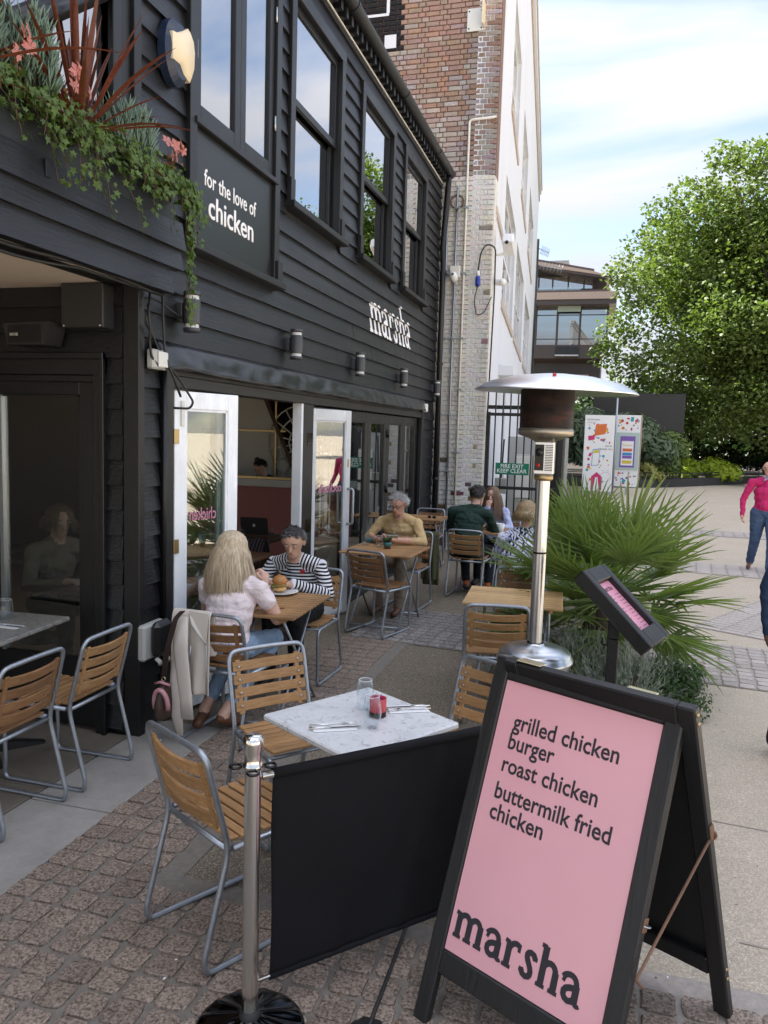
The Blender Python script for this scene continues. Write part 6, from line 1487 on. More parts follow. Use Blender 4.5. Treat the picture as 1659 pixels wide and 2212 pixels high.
# 8 woman at the right edge in denim and black flares
J = dict(pelvis=(0, 0, .93), chest=(0, .02, 1.24), neck=(0, .03, 1.42), head=(0, .05, 1.56), shL=(-.19, .02, 1.35), shR=(.19, .02, 1.35), hpL=(-.09, 0, .9), hpR=(.09, 0, .9), knL=(-.10, .05, .48), knR=(.10, -.03, .48), anL=(-.11, .03, .10), anR=(.11, -.08, .10), toL=(-.12, .18, .035), toR=(.12, .07, .035), sleeve=2, elL=(-.28, -.02, 1.06), elR=(.28, .0, 1.06), wrL=(-.27, .06, .80), wrR=(.27, .06, .80), curlL=.5, curlR=.5, flare=.045, pnL=(1, 0, 0), pnR=(-1, 0, 0))
dw, H = person('person in a denim jacket and black flared trousers cut off by the right edge', (1.25, 4.98, .006), -88, J, {0: 'skin_brown', 1: 'denim_dark', 2: 'cloth_black', 3: 'shoe_pink', 4: 'skin_brown'}, .008, .98, face=True)
hair_short(dw, H, 'hair_dark', 900, .06, 15, 1, curl=.9)
# 9 person working inside
J = seated(.1, sleeve=2, face=(.1, .8, -.6), head=(.0, .22, 1.14), brow='hair_dark')
iw, H = person('person with a top-knot bent over behind the low bar inside', (-4.38, 9.78, .0), -95, J, {0: 'skin_fair', 1: 'cloth_black', 2: 'cloth_black', 3: 'shoe_black', 4: 'skin_fair'}, .010, 1.0)
hair_short(iw, H, 'hair_dark', 700, .03, 17, 1, low=-.4); MB().ball(H['hd']+H['up']*.13, .035, .035, .04, 10, 8).build('hair_bun', 'hair_dark', iw)
iw.location.z = .24

J = seated(.12, sleeve=2, face=(.2, 1, -.3), brow='hair_brown')
sw_, H = person('person with brown hair seated at a table behind the porch door pane', (-3.95, 4.85, .012), -20, J, {0: 'skin_fair', 1: 'cloth_khaki', 2: 'cloth_black', 3: 'shoe_black', 4: 'skin_fair'}, .010, 1.0)
hair_long(sw_, H, 'hair_brown', .08, 400, 23, .03)
# ------------------------------------------------------------------ plants
def leaf_mat(name, c1, c2, trans=.35, rough=.5, scale=3.0, dead=None):
    k = NT(name); v = k.coord('World'); n = k.noise(v, scale, 3); n2 = k.noise(v, scale*9, 2)
    c = k.mix(k.math('ADD', k.math('MULTIPLY', n, .9), k.math('MULTIPLY', k.math('SUBTRACT', n2, .5), .8), True), c1, c2)
    if dead: c = k.mix(k.math('MULTIPLY', k.math('SUBTRACT', n2, .62, True), 6, True), c, dead)
    k.put(c, k.b.inputs['Base Color']); k.b.inputs['Roughness'].default_value = rough; k.b.inputs['Specular IOR Level'].default_value = .35
    tl = k.node('ShaderNodeBsdfTranslucent'); k.put(k.mix(1, c, (1.0, 1.15, .55), 'MULTIPLY'), tl.inputs['Color']); mxs = k.n.new('ShaderNodeMixShader'); mxs.inputs[0].default_value = trans
    k.t.links.new(k.b.outputs[0], mxs.inputs[1]); k.t.links.new(tl.outputs[0], mxs.inputs[2]); k.t.links.new(mxs.outputs[0], k.out.inputs['Surface']); MATS[name] = k.m
leaf_mat('leaf_plane', (.055, .10, .024), (.17, .215, .055), .40, .5, .5); leaf_mat('leaf_dark', (.018, .040, .016), (.055, .09, .035), .25); leaf_mat('leaf_budd', (.06, .10, .06), (.19, .24, .14), .3)
leaf_mat('leaf_lime', (.30, .42, .03), (.56, .62, .08), .45); leaf_mat('leaf_varieg', (.24, .25, .06), (.46, .43, .15), .4)
leaf_mat('leaf_palm', (.09, .15, .035), (.31, .39, .13), .42, .42, 5, (.20, .16, .05)); leaf_mat('leaf_ivy', (.025, .065, .014), (.16, .24, .045), .3, .4, 14); leaf_mat('leaf_cordyline', (.075, .016, .012), (.24, .075, .045), .3, .35, 9)
leaf_mat('leaf_senecio', (.10, .17, .13), (.24, .33, .25), .2, .5, 9); leaf_mat('leaf_santolina', (.20, .235, .19), (.46, .50, .43), .2, .8, 12); leaf_mat('leaf_box', (.02, .055, .012), (.07, .13, .03), .3, .4, 12); leaf_mat('petal_pink', (.55, .17, .17), (.85, .42, .38), .4, .5, 30)
leaf_mat('leaf_dead', (.12, .05, .02), (.26, .13, .05), .2, .8, 20)
plain('bark', (.10, .085, .06), .9, 0, .4, 12, .6, 20); plain('stem_brown', (.11, .065, .035), .8); plain('palm_trunk', (.07, .05, .03), .95, 0, .4, 20, .8, 40)
def leaves_np(C, size, seed, elong=1.5, droop=.0, up_bias=.3):
    """kite leaves at centres C: returns verts, faces"""
    rs = np.random.RandomState(seed); n = len(C); sz = size*rs.uniform(.6, 1.3, n)
    nrm = rs.normal(size=(n, 3)); nrm[:, 2] = np.abs(nrm[:, 2])+up_bias; nrm /= np.linalg.norm(nrm, axis=1)[:, None]
    a = rs.normal(size=(n, 3)); a[:, 2] -= droop; a -= nrm*(a*nrm).sum(1)[:, None]; a /= np.linalg.norm(a, axis=1)[:, None]; b = np.cross(nrm, a)
    L_ = (sz*elong*.5)[:, None]; W = (sz*.42)[:, None]; fold = nrm*(sz*.12)[:, None]
    V = np.stack([C-a*L_, C-a*L_*.1-b*W+fold, C+a*L_*1.1, C-a*L_*.1+b*W+fold], 1).reshape(-1, 3)
    F_ = np.arange(n*4).reshape(-1, 4); F_ = np.concatenate([F_[:, [0, 1, 2]], F_[:, [0, 2, 3]]]); return V, F_
def np_obj(name, V, F_, mat, parent, smooth=False):
    me = bpy.data.meshes.new(name); me.vertices.add(len(V)); me.vertices.foreach_set('co', V.astype(np.float32).ravel()); nf = len(F_); k_ = F_.shape[1]
    me.loops.add(nf*k_); me.loops.foreach_set('vertex_index', F_.astype(np.int32).ravel()); me.polygons.add(nf); me.polygons.foreach_set('loop_start', np.arange(0, nf*k_, k_, dtype=np.int32)); me.polygons.foreach_set('loop_total', np.full(nf, k_, dtype=np.int32)); me.update(); me.validate()
    return link(name, me, mat, parent)
def blob_centres(clumps, n, seed, shell=.35):
    rs = np.random.RandomState(seed); w_ = np.array([c[3]**2 for c in clumps]); w_ = w_/w_.sum(); idx = rs.choice(len(clumps), n, p=w_); d = rs.normal(size=(n, 3)); d /= np.linalg.norm(d, axis=1)[:, None]; r_ = (1-shell*rs.rand(n)**1.5)*np.array([clumps[i][3] for i in idx]); r_ *= 1+.22*rs.normal(size=n)*.6
    sq = np.array([clumps[i][4] if len(clumps[i]) > 4 else .85 for i in idx]); d[:, 2] *= sq
    return np.array([clumps[i][:3] for i in idx])+d*r_[:, None]
def tree(name, label, loc, trunk_h, trunk_r, clumps, n, size, mat, seed, group=None):
    t = thing(name, label, 'tree', loc, 0, group); rs = random.Random(seed)
    b = MB(); b.tube([(0, 0, 0), (.1, .05, trunk_h*.5), (0, 0, trunk_h)], [trunk_r*1.2, trunk_r, trunk_r*.8], 12); b.build('trunk', 'bark', t)
    b = MB()
    for c in clumps[::5]:
        m_ = Vector((c[0]*.45+rs.uniform(-.4, .4), c[1]*.45, trunk_h+(c[2]-trunk_h)*.45)); b.tube([(0, 0, trunk_h*.85), m_, (c[0], c[1], c[2])], [trunk_r*.42, trunk_r*.2, .02], 6)
    b.build('limbs', 'bark', t)
    V, F_ = leaves_np(blob_centres(clumps, n, seed), size, seed+1, 1.15, .2, .4); np_obj('crown', V, F_, mat, t); return t
rs = random.Random(21)
def crown(cx, cy, z0, z1, rx, ry, n, rmin, rmax, seed):
    rs = random.Random(seed); o = []; zc, rz = (z0+z1)/2, (z1-z0)/2
    for i in range(n):
        d = Vector((rs.gauss(0, 1), rs.gauss(0, 1), rs.gauss(0, 1))).normalized(); u = rs.uniform(.55, 1.0); r_ = rs.uniform(rmin, rmax); o.append((cx+d.x*(rx-r_*.7)*u, cy+d.y*(ry-r_*.7)*u, zc+d.z*(rz-r_*.7)*u, r_, rs.uniform(.6, .9)))
    return o
# big plane tree: built from what its outline shows at its own distance
base = Vector((9.0, 42.0, 0)); cl = crown(0, 0, 1.6, 15.6, 9.2, 6.5, 120, 1.1, 2.3, 4)
for x_, z_, r_ in ((-.2, 5.9, .8), (.2, 6.9, 1.0), (1.0, 5.2, 1.1), (.3, 9.6, .8), (1.0, 9.0, 1.1), (1.1, 7.6, 1.3), (1.9, 12.6, .8), (2.1, 11.4, 1.2), (3.3, 13.0, 1.2), (4.4, 14.6, .8), (4.9, 13.6, 1.3), (2.6, 9.9, 1.4), (6.6, 14.6, 1.1), (2.2, 4.2, 1.1), (3.4, 3.3, 1.1), (4.6, 2.6, 1.0), (7.6, 15.2, 1.1), (5.6, 14.4, 1.0)): cl.append((x_-base.x, -2.6+rs.uniform(-1, .6), z_, r_, .8))
for x_, z_, r_ in [(q, 2.6+.5*((i_*7) % 5), 1.25) for i_, q in enumerate(np.linspace(2.5, 15, 16))]+[(q, 5.5+.6*((i_*5) % 4), 1.5) for i_, q in enumerate(np.linspace(2.2, 15, 13))]: cl.append((x_-base.x, -3.6+rs.uniform(-.6, .8), z_, r_, .75))
tree('plane_tree', 'large bright green plane tree filling the right of the sky', base, 4.5, .45, cl, 165000, .185, 'leaf_plane', 31)
tree('plane_tree', 'second plane tree standing behind and right of the large one', (19, 47, 0), 4, .4, crown(0, 0, 1.5, 16, 8, 7, 34, 1.5, 2.6, 8), 16000, .34, 'leaf_plane', 33)
tree('evergreen_tree', 'dark evergreen mass under the plane tree behind the railing', (9.5, 49.5, 0), 1.5, .3, crown(0, 0, .2, 6.5, 9.5, 2.2, 44, 1.2, 2.0, 9), 22000, .26, 'leaf_dark', 35)
tree('evergreen_tree', 'dark evergreen behind the black hoarding screen', (.2, 43.5, 0), 1.5, .25, crown(0, 0, .2, 4.6, 4.4, 1.8, 24, .9, 1.5, 10), 12000, .24, 'leaf_dark', 36)
tree('hedge_tree', 'low dark hedge along the back of the planter under the plane tree', (8.5, 46.8, 0), .8, .15, crown(0, 0, .0, 3.6, 8.0, 1.4, 46, .8, 1.3, 19), 16000, .22, 'leaf_dark', 39)
def shrub(label, loc, cl, n, size, mat, seed, elong=1.3, droop=0, cat='shrub', name='shrub', group=None):
    t = thing(name, label, cat, loc, 0, group); V, F_ = leaves_np(blob_centres(cl, n, seed, .6), size, seed, elong, droop); np_obj('foliage', V, F_, mat, t)
    b = MB(); rs = random.Random(seed)
    for c in cl: b.tube([(c[0]*.3, c[1]*.3, 0), (c[0], c[1], c[2])], [.03*max(c[3], .3), .012*max(c[3], .3)], 5)
    b.build('stems', 'stem_brown', t); return t
shrub('tall grey-green buddleia bush behind the notice boards', (.3, 34.8, .26), crown(0, 0, .0, 3.2, 2.6, 1.2, 26, .5, .9, 41), 15000, .13, 'leaf_budd', 41, 3.0, .4)
shrub('lower dark bush behind the gate at the left end of the planter', (-3.6, 34.0, .26), crown(0, 0, .0, 2.6, 2.2, 1.0, 16, .5, .9, 42), 7000, .14, 'leaf_dark', 42, 2.6, .3)
shrub('feathery mid-green bush right of the buddleia', (2.9, 37.3, .26), crown(0, 0, .0, 2.3, .9, .8, 12, .35, .6, 43), 5500, .12, 'leaf_palm', 43, 2.4, .2)
shrub('bright lime-yellow shrub behind the railing', (4.3, 38.9, .26), [(x_, 0, z_, .48, .8) for x_, z_ in ((-1.1, .35), (-.6, .6), (-.1, .45), (.5, .6), (1.0, .5), (1.4, .3), (-.4, .2), (.8, .2))], 3600, .15, 'leaf_lime', 44, 1.2)
shrub('pale variegated shrub between the notice board and lime shrub', (1.75, 34.2, .26), [(x_, 0, z_, .32, .8) for x_, z_ in ((-.3, .25), (.15, .35), (.4, .2), (0, .55))], 1500, .10, 'leaf_varieg', 45, 1.3)
# ------------------------------------------------------------------ fan palms
def frond_mesh(seed, nl=19, Lf=.42, pet=.42, bend=.35):
    rs = random.Random(seed); b = MB(); pts = [Vector((0, pet*u, -.10*u*u*bend)) for u in np.linspace(0, 1, 5)]; b.tube(pts, [.008, .007, .006, .0055, .005], 5); h = pts[-1]
    for i in range(nl):
        a = R(-82+164*i/(nl-1)); d = Vector((math.sin(a), math.cos(a), .10+.10*math.cos(a)*0)); l_ = Lf*(1-.28*abs(a/R(82))**1.5)*rs.uniform(.9, 1.06); side = Vector((math.cos(a), -math.sin(a), 0)); up = Vector((0, 0, 1))
        dr = rs.uniform(.02, .12)*(1 if rs.random() < .8 else 2.2); V = []
        for u, w_ in ((0, .003), (.25, .0115), (.55, .010), (.85, .0055), (1, .0006)):
            p = h+d*(l_*u)-up*(dr*l_*u*u); V += [tuple(p-side*w_+up*w_*.7), tuple(p), tuple(p+side*w_+up*w_*.7)]
        b.add(V, [(k_*3+j, k_*3+j+1, (k_+1)*3+j+1, (k_+1)*3+j) for k_ in range(4) for j in (0, 1)])
    me = bpy.data.meshes.new('frond'); me.from_pydata(b.v, [], b.f); me.materials.append(M('leaf_palm')); me.update(); return me
FRO = [frond_mesh(60+i, 19+i % 3, .40+.03*(i % 3), .30+.05*(i % 4), .3+.3*(i % 3)) for i in range(8)]
def palm(label, loc, n, s, seed, hz=.35):
    t = thing('fan_palm', label, 'palm', loc); rs = random.Random(seed); b = MB(); b.tube([(0, 0, 0), (.02, 0, hz*.6), (0, 0, hz)], [.09, .08, .05], 10); b.build('trunk', 'palm_trunk', t)
    for i in range(n):
        az = i*2.39996+rs.uniform(-.3, .3); el = R(84-112*((i+.5)/n)**.85); o = link('frond', FRO[rs.randrange(8)], None, t)
        o.matrix_local = Matrix.Translation((0, 0, hz)) @ Matrix.Rotation(az, 4, 'Z') @ Matrix.Rotation(el, 4, 'X') @ Matrix.Rotation(rs.uniform(-.4, .4), 4, 'Y') @ Matrix.Scale(s*rs.uniform(.85, 1.12), 4)
    return t
palm('large fan palm with spiky fronds beside the patio heater', (.06, 6.3, .02), 46, 1.30, 71, .58)
palm('second fan palm farther back behind the large one', (-.12, 8.6, .02), 32, 1.05, 72, .62)
palm('small fan palm filling the gap behind the heater base', (-.05, 7.2, .02), 22, .8, 73, .30)
def twig_mesh(seed, n, h, w_, thick, fuzz, mat):
    rs = np.random.RandomState(seed); b = MB()
    for i in range(n):
        a = rs.rand()*6.283; r_ = w_*math.sqrt(rs.rand()); x, y = r_*math.cos(a), r_*math.sin(a)*.7; hh = h*(1-.55*(r_/w_)**2)*rs.uniform(.6, 1.1); lean = Vector((math.cos(a)*r_*.45, math.sin(a)*r_*.4, 0)); P = [Vector((x, y, 0))*.7+lean*u*u*1.0+Vector((rs.normal()*.012, rs.normal()*.012, hh*u)) for u in np.linspace(.25, 1, 5)]; side = Vector((rs.normal(), rs.normal(), rs.normal()*.3)).normalized()*thick
        V = []
        for q in P: V += [tuple(q-side), tuple(q+side)]
        b.add(V, [(2*j, 2*j+1, 2*j+3, 2*j+2) for j in range(4)])
        for j in range(fuzz):
            u = rs.uniform(.3, 1); p = P[min(4, int(u*4))]+Vector((0, 0, .01)); d = Vector((rs.normal(), rs.normal(), abs(rs.normal())*.8)).normalized()*rs.uniform(.02, .045); s2 = d.cross(Vector((0, 0, 1)))
            s2 = s2.normalized()*thick*1.1 if s2.length > 1e-5 else Vector((thick, 0, 0)); b.add([tuple(p-s2), tuple(p+s2), tuple(p+d)], [(0, 1, 2)])
    return b
for i, (x_, y_, h_, w_, lab) in enumerate(((.22, 5.55, .52, .34, 'silver-grey santolina bush behind the menu stand post'), (-.08, 5.75, .55, .26, 'silver-grey santolina bush left of the menu stand'), (.48, 5.75, .40, .28, 'silver-grey santolina bush at the right of the bed'))):
    t = thing('santolina', lab, 'shrub', (x_, y_, .01)); twig_mesh(80+i, 330, h_, w_, .0028, 14, None).build('foliage', 'leaf_santolina', t, fast=True)['kind'] = 'stuff'
    b = MB(); [b.tube([(0, 0, 0), (.12*math.cos(a), .1*math.sin(a), h_*.5)], .006, 5) for a in np.arange(0, 6.2, .8)]; b.build('stems', 'stem_brown', t)
t = shrub('small dark green box plant spilling at the right end of the bed', (.60, 5.62, .01), [(0, 0, .12, .15, .8), (.1, -.05, .10, .13, .8), (-.12, .02, .2, .16, .8), (.05, .1, .22, .14, .8)], 1800, .022, 'leaf_box', 47, 1.4, .1)
# ------------------------------------------------------------------ planting in the balcony trough
Xp, Zp = XB-.06, 3.28
def ivy_leaf(b, p, n, up, s, mi=0):
    n = n.normalized(); a = (up-n*up.dot(n)); a = a.normalized() if a.length > 1e-4 else n.orthogonal().normalized(); c = n.cross(a)
    pr = [(0, -.35), (.42, -.5), (.34, -.05), (.62, .22), (.2, .28), (0, .85), (-.2, .28), (-.62, .22), (-.34, -.05), (-.42, -.5)]
    b.add([tuple(p+c*(x*s)+a*(y*s)+n*(.12*s*abs(x))) for x, y in pr]+[tuple(p)], [(i, (i+1) % 10, 10) for i in range(10)], mi)
rs = random.Random(90)
def ivy_trail(b, sb, p0, length, drift, dens):
    p = Vector(p0); pts = [p.copy()]; d = Vector((.25, drift, .15)).normalized()
    n = int(length/.03)
    for i in range(n):
        d = (d*.75+Vector((rs.uniform(-.22, .22)*(1 if p.x < XB+.14 else -.2), rs.uniform(-.35, .35)+drift*.15, -.45))*.4).normalized(); p = p+d*.03; p.x = min(max(p.x, XB+.03), XB+.16); pts.append(p.copy())
    sb.tube(pts[::2]+[pts[-1]], .0018, 4)
    for q in pts:
        for _ in range(dens):
            if rs.random() < .72: ivy_leaf(b, q+Vector((rs.uniform(0, .035), rs.uniform(-.025, .025), rs.uniform(-.02, .02))), Vector((1, rs.uniform(-.9, .9), rs.uniform(-.2, .9))), Vector((rs.uniform(-.3, .3), rs.uniform(-.8, .8), -1 if rs.random() < .8 else .4)), rs.uniform(.020, .036))
for i, (y0, y1, trails, lab) in enumerate(((2.25, 2.95, 18, 'trailing green ivy at the left end of the balcony trough'), (2.95, 3.62, 20, 'trailing green ivy under the red cordyline'), (3.62, 4.16, 20, 'long ivy trail hanging down at the right end of the trough'))):
    t = thing('ivy_plant', lab, 'ivy', (0, 0, 0)); b = MB(); sb = MB()
    for k_ in range(trails):
        y = rs.uniform(y0, y1); long_ = rs.choice((.12, .18, .25, .35, .45)) if i < 2 else rs.choice((.2, .3, .35)); ivy_trail(b, sb, (XB+.01, y, Zp-.01), long_, rs.uniform(-.2, .5), 2)
    if i == 2:
        for y, l_ in ((4.0, .95), (4.06, .9), (4.03, .75), (3.98, .6), (4.08, .5), (3.85, .5), (3.75, .42)): ivy_trail(b, sb, (XB+.01, y, Zp-.02), l_, .02, 3)
    if i == 1:
        for y, l_ in ((3.2, .5), (3.35, .55), (3.05, .42)): ivy_trail(b, sb, (XB+.01, y, Zp-.02), l_, .35, 2)
    for k_ in range(430): ivy_leaf(b, Vector((rs.uniform(XB-.10, XB+.10), rs.uniform(y0, y1), Zp+rs.uniform(-.12, .08))), Vector((rs.uniform(0, 1), rs.uniform(-.8, .8), rs.uniform(.1, 1))), Vector((rs.uniform(-1, 1), rs.uniform(-1, 1), -.4)), rs.uniform(.020, .038))
    o = b.build('leaves', 'leaf_ivy', t, fast=True); o['kind'] = 'stuff'; sb.build('stems', 'stem_brown', t, fast=True)['kind'] = 'stuff'
def cordyline(label, loc, n, L0, seed):
    t = thing('cordyline', label, 'plant', loc); rs = random.Random(seed)
    for i in range(n):
        u = (i+.5)/n; az = i*2.4+rs.uniform(-.3, .3); el = R(86-80*u**1.3); l_ = L0*rs.uniform(.75, 1.1); d = Vector((math.cos(az)*math.cos(el), math.sin(az)*math.cos(el), math.sin(el))); side = d.cross(Vector((0, 0, 1))).normalized() if abs(d.z) < .99 else Vector((1, 0, 0)); nrm = side.cross(d); V = []; dr = .05+.55*u*u
        for s_ in np.linspace(0, 1, 8):
            w_ = .0125*(.5+1.6*s_)*(1-s_**2.2)+.0006; p = d*(l_*s_)-Vector((0, 0, 1))*(dr*l_*s_*s_*.6); V += [tuple(p-side*w_+nrm*w_*.5), tuple(p), tuple(p+side*w_+nrm*w_*.5)]
        b = MB(); b.add(V, [(k_*3+j, k_*3+j+1, (k_+1)*3+j+1, (k_+1)*3+j) for k_ in range(7) for j in (0, 1)], 0, True); b.build('blade', 'leaf_cordyline', t, fast=True)
cordyline('red-leaved cordyline standing up in the middle of the trough', (XB-.07, 3.42, Zp-.01), 48, .74, 5); cordyline('red-leaved cordyline cut by the left picture edge', (XB-.07, 2.68, Zp-.01), 26, .66, 6)
def senecio(label, loc, n, seed, h=.26):
    t = thing('senecio_plant', label, 'plant', loc); rs = random.Random(seed); b = MB()
    for i in range(n):
        a = rs.uniform(0, 6.28); r_ = .19*math.sqrt(rs.random()); bx, by = r_*math.cos(a)*.6, r_*math.sin(a); hh = h*rs.uniform(.5, 1.05)*(1-1.2*r_); d = Vector((math.cos(a)*r_*1.5, math.sin(a)*r_*2.2, 1)).normalized()
        for j in range(11):
            p = Vector((bx, by, hh*(.35+.65*j/10)))+d*.0; ang = rs.uniform(0, 6.28); dv_ = (d*1.3+Vector((math.cos(ang), math.sin(ang), 0))*.55).normalized(); l_ = rs.uniform(.05, .08); b.tube([p, p+dv_*l_*.5+d*.003, p+dv_*l_+d*.010], [.0038, .0050, .0008], 4)
    b.build('foliage', 'leaf_senecio', t, fast=True)['kind'] = 'stuff'; sb = MB(); [sb.tube([(0, .1*u, 0), (0, .16*u, h*.5)], .005, 4) for u in (-1, -.5, 0, .5, 1)]; sb.build('stems', 'stem_brown', t)
senecio('blue-green senecio clump left of the cordyline', (XB-.07, 3.05, Zp), 95, 3, .46); senecio('blue-green senecio clump right of the cordyline', (XB-.07, 3.83, Zp-.02), 70, 4, .34); senecio('blue-green senecio clump at the left picture edge', (XB-.08, 2.70, Zp), 70, 5, .46)
def begonia(label, loc, blooms, seed):
    t = thing('begonia', label, 'flower', loc); rs = random.Random(seed); sb = MB(); lb = MB()
    for i in range(blooms):
        c = Vector((rs.uniform(.0, .07), rs.uniform(-.06, .06), rs.uniform(-.02, .10))); n = Vector((1, rs.uniform(-.7, .5), rs.uniform(-.3, .5))).normalized(); a0 = n.orthogonal().normalized(); a1 = n.cross(a0); b = MB()
        for q in range(5):
            an = 6.283*q/5+rs.uniform(-.2, .2); d = a0*math.cos(an)+a1*math.sin(an); s_ = n.cross(d); l_ = rs.uniform(.03, .042); V = [c+n*.002, c+d*l_*.55-s_*l_*.34+n*.006, c+d*l_+n*.003, c+d*l_*.55+s_*l_*.34+n*.006]; b.add([tuple(v_) for v_ in V], [(0, 1, 2, 3)])
        b.build('bloom', 'petal_pink', t, fast=True); sb.tube([(0, 0, -.05), tuple(c-n*.004)], .0018, 4)
    for i in range(14): ivy_leaf(lb, Vector((rs.uniform(-.04, .03), rs.uniform(-.07, .07), rs.uniform(-.06, .03))), Vector((1, rs.uniform(-1, 1), .5)), Vector((0, rs.uniform(-1, 1), -1)), rs.uniform(.016, .026))
    sb.build('stems', 'leaf_dead', t); lb.build('leaves', 'leaf_dead', t, fast=True)['kind'] = 'stuff'
for (px_, py_), n, lab in (((30, 115), 6, 'pink begonia flowers at the left picture edge'), ((160, 190), 6, 'pink begonia flowers beside the red cordyline'), ((370, 345), 8, 'pink begonia flowers at the right end of the trough')):
    begonia(lab, on_x(px_, py_, XB+.04), n, px_)

# ------------------------------------------------------------------ bits of litter and dry leaf caught between the setts
b = MB(); rs = random.Random(77)
for i in range(260):
    x_, y_ = (rs.uniform(-2.2, .9), rs.uniform(2.0, 4.2)) if i < 150 else (rs.uniform(.2, 2.6), rs.uniform(4.5, 9.5)); a = rs.uniform(0, 6.28); s_ = rs.uniform(.003, .010); c, sn = math.cos(a)*s_, math.sin(a)*s_; z_ = .019 if (y_ < 2.76 or x_ < -1.6) else .009
    b.add([(x_-c, y_-sn, z_), (x_+sn*.5, y_-c*.5, z_+.002), (x_+c, y_+sn, z_), (x_-sn*.5, y_+c*.5, z_+.001)], [(0, 1, 2, 3)], 0 if rs.random() < .75 else 1)
o = b.build('leaf_litter', ['leaf_dead', 'paper'], None, fast=True); tag(o, 'scattered dry leaf bits and specks of litter on the paving', 'litter', None, 'stuff')
brushed('brass_dull', (.40, .36, .29), .35); brushed('reflector_alu', (.86, .87, .90), .24, (2, 2, 300))
k = NT('heater_mesh'); v = k.coord('Object'); sxn = k.node('ShaderNodeSeparateXYZ'); k.t.links.new(v, sxn.inputs[0]); n = k.noise(k.coord('Object', (1, 1, 3)), 6, 5)
c = k.ramp(n, [(.3, (.012, .010, .010)), (.55, (.035, .022, .018)), (.75, (.10, .035, .022))]); fr = k.math('FRACT', k.math('MULTIPLY', sxn.outputs[2], 170.0)); k.bump(k.math('GREATER_THAN', fr, .5), .6, .004); k.fin(c, .5, .6)
plain('coat_cream', (.64, .58, .51), .6, 0, .12, 4, .12, 30); plain('leather_brown', (.035, .020, .016), .5); plain('leather_pink', (.55, .27, .30), .45); plain('leather_print', (.06, .035, .025), .5, 0, .5, 40)
plain('bun', (.46, .20, .06), .45, 0, .15, 12); plain('bun_inside', (.66, .38, .14), .7); plain('lettuce', (.10, .26, .03), .5, 0, .3, 30); plain('patty', (.35, .20, .07), .7, 0, .3, 40); plain('cheese', (.70, .45, .08), .4); plain('mint_cup', (.22, .42, .36), .5)
# ------------------------------------------------------------------ patio heater
HX, HY = -.33, 4.62
t = thing('patio_heater', 'stainless mushroom patio heater beside the palm', 'heater', (HX, HY, .006))
MB().lathe([(0, 0), (.225, 0), (.235, .02), (.235, .06), (.22, .07), (.205, .08), (.205, .53), (.21, .55)], 40).build('base', 'brushed_steel', t)
MB().lathe([(.212, .548), (.226, .556), (.226, .575), (.214, .585), (.212, .605), (.20, .620), (.15, .640), (.06, .650), (.05, .665)], 48).build('tank_cover', 'brushed_steel', t)
MB().lathe([(.0385, .65), (.0385, 1.64)], 32).build('post', 'brushed_steel', t); MB().lathe([(.039, 1.20), (.0395, 1.202), (.0395, 1.21), (.039, 1.212)], 32).build('post_joint', 'black_chrome', t)
MB().lathe([(.045, 1.63), (.055, 1.64), (.055, 1.66), (.048, 1.665)], 24).build('post_collar', 'brass', t)
b = MB(); b.cbox(-.058, .058, -.058, .058, 1.665, 1.86, .008); b.build('valve_housing', 'brushed_steel', t)
MB().cbox(-.052, .0, -.0605, -.0585, 1.69, 1.84, .001).build('control_plate', 'black_chrome', t); MB().lathe([(0, .02), (.022, .018), (.024, 0)], 16, (0, 0, 0), 0, Matrix.Translation((-.026, -.060, 1.795)) @ Matrix.Rotation(R(90), 4, 'X')).build('gas_knob', 'black_plastic', t); MB().lathe([(0, .016), (.010, .014), (.011, 0)], 12, (0, 0, 0), 0, Matrix.Translation((-.03, -.060, 1.72)) @ Matrix.Rotation(R(90), 4, 'X')).build('ignition_button', 'red_plastic', t)
for i in range(16): MB().cbox(.006, .052, -.0615, -.0585, 1.69+i*.0095, 1.694+i*.0095, .0006).build('vent_slot', 'black_chrome', t)
MB().lathe([(.055, 1.855), (.10, 1.875), (.158, 1.895), (.160, 1.925), (.150, 1.935)], 36).build('burner_ring', 'brass_dull', t)
b = MB(); b.lathe([(.152, 1.93), (.154, 2.15), (.150, 2.155)], 40); b.build('emitter_screen', 'heater_mesh', t); MB().lathe([(.12, 1.93), (.12, 2.14)], 24).build('emitter_core', 'heater_dark', t)
rf = MB(); n = 64; prof = [(0, 2.243), (.08, 2.242), (.22, 2.228), (.37, 2.192), (.448, 2.150), (.459, 2.140), (.453, 2.136), (.44, 2.142), (.36, 2.175), (.2, 2.205), (.0, 2.212)]
rf.lathe(prof, n); o = rf.build('reflector', 'reflector_alu', t); o.rotation_euler = (R(1.0), R(1.2), 0)
for i in range(3): a = R(40+120*i); MB().lathe([(0, .022), (.010, .018), (.011, 0)], 10, (.30*math.cos(a), .30*math.sin(a), 2.206)).build('cap_nut', 'red_plastic', t)
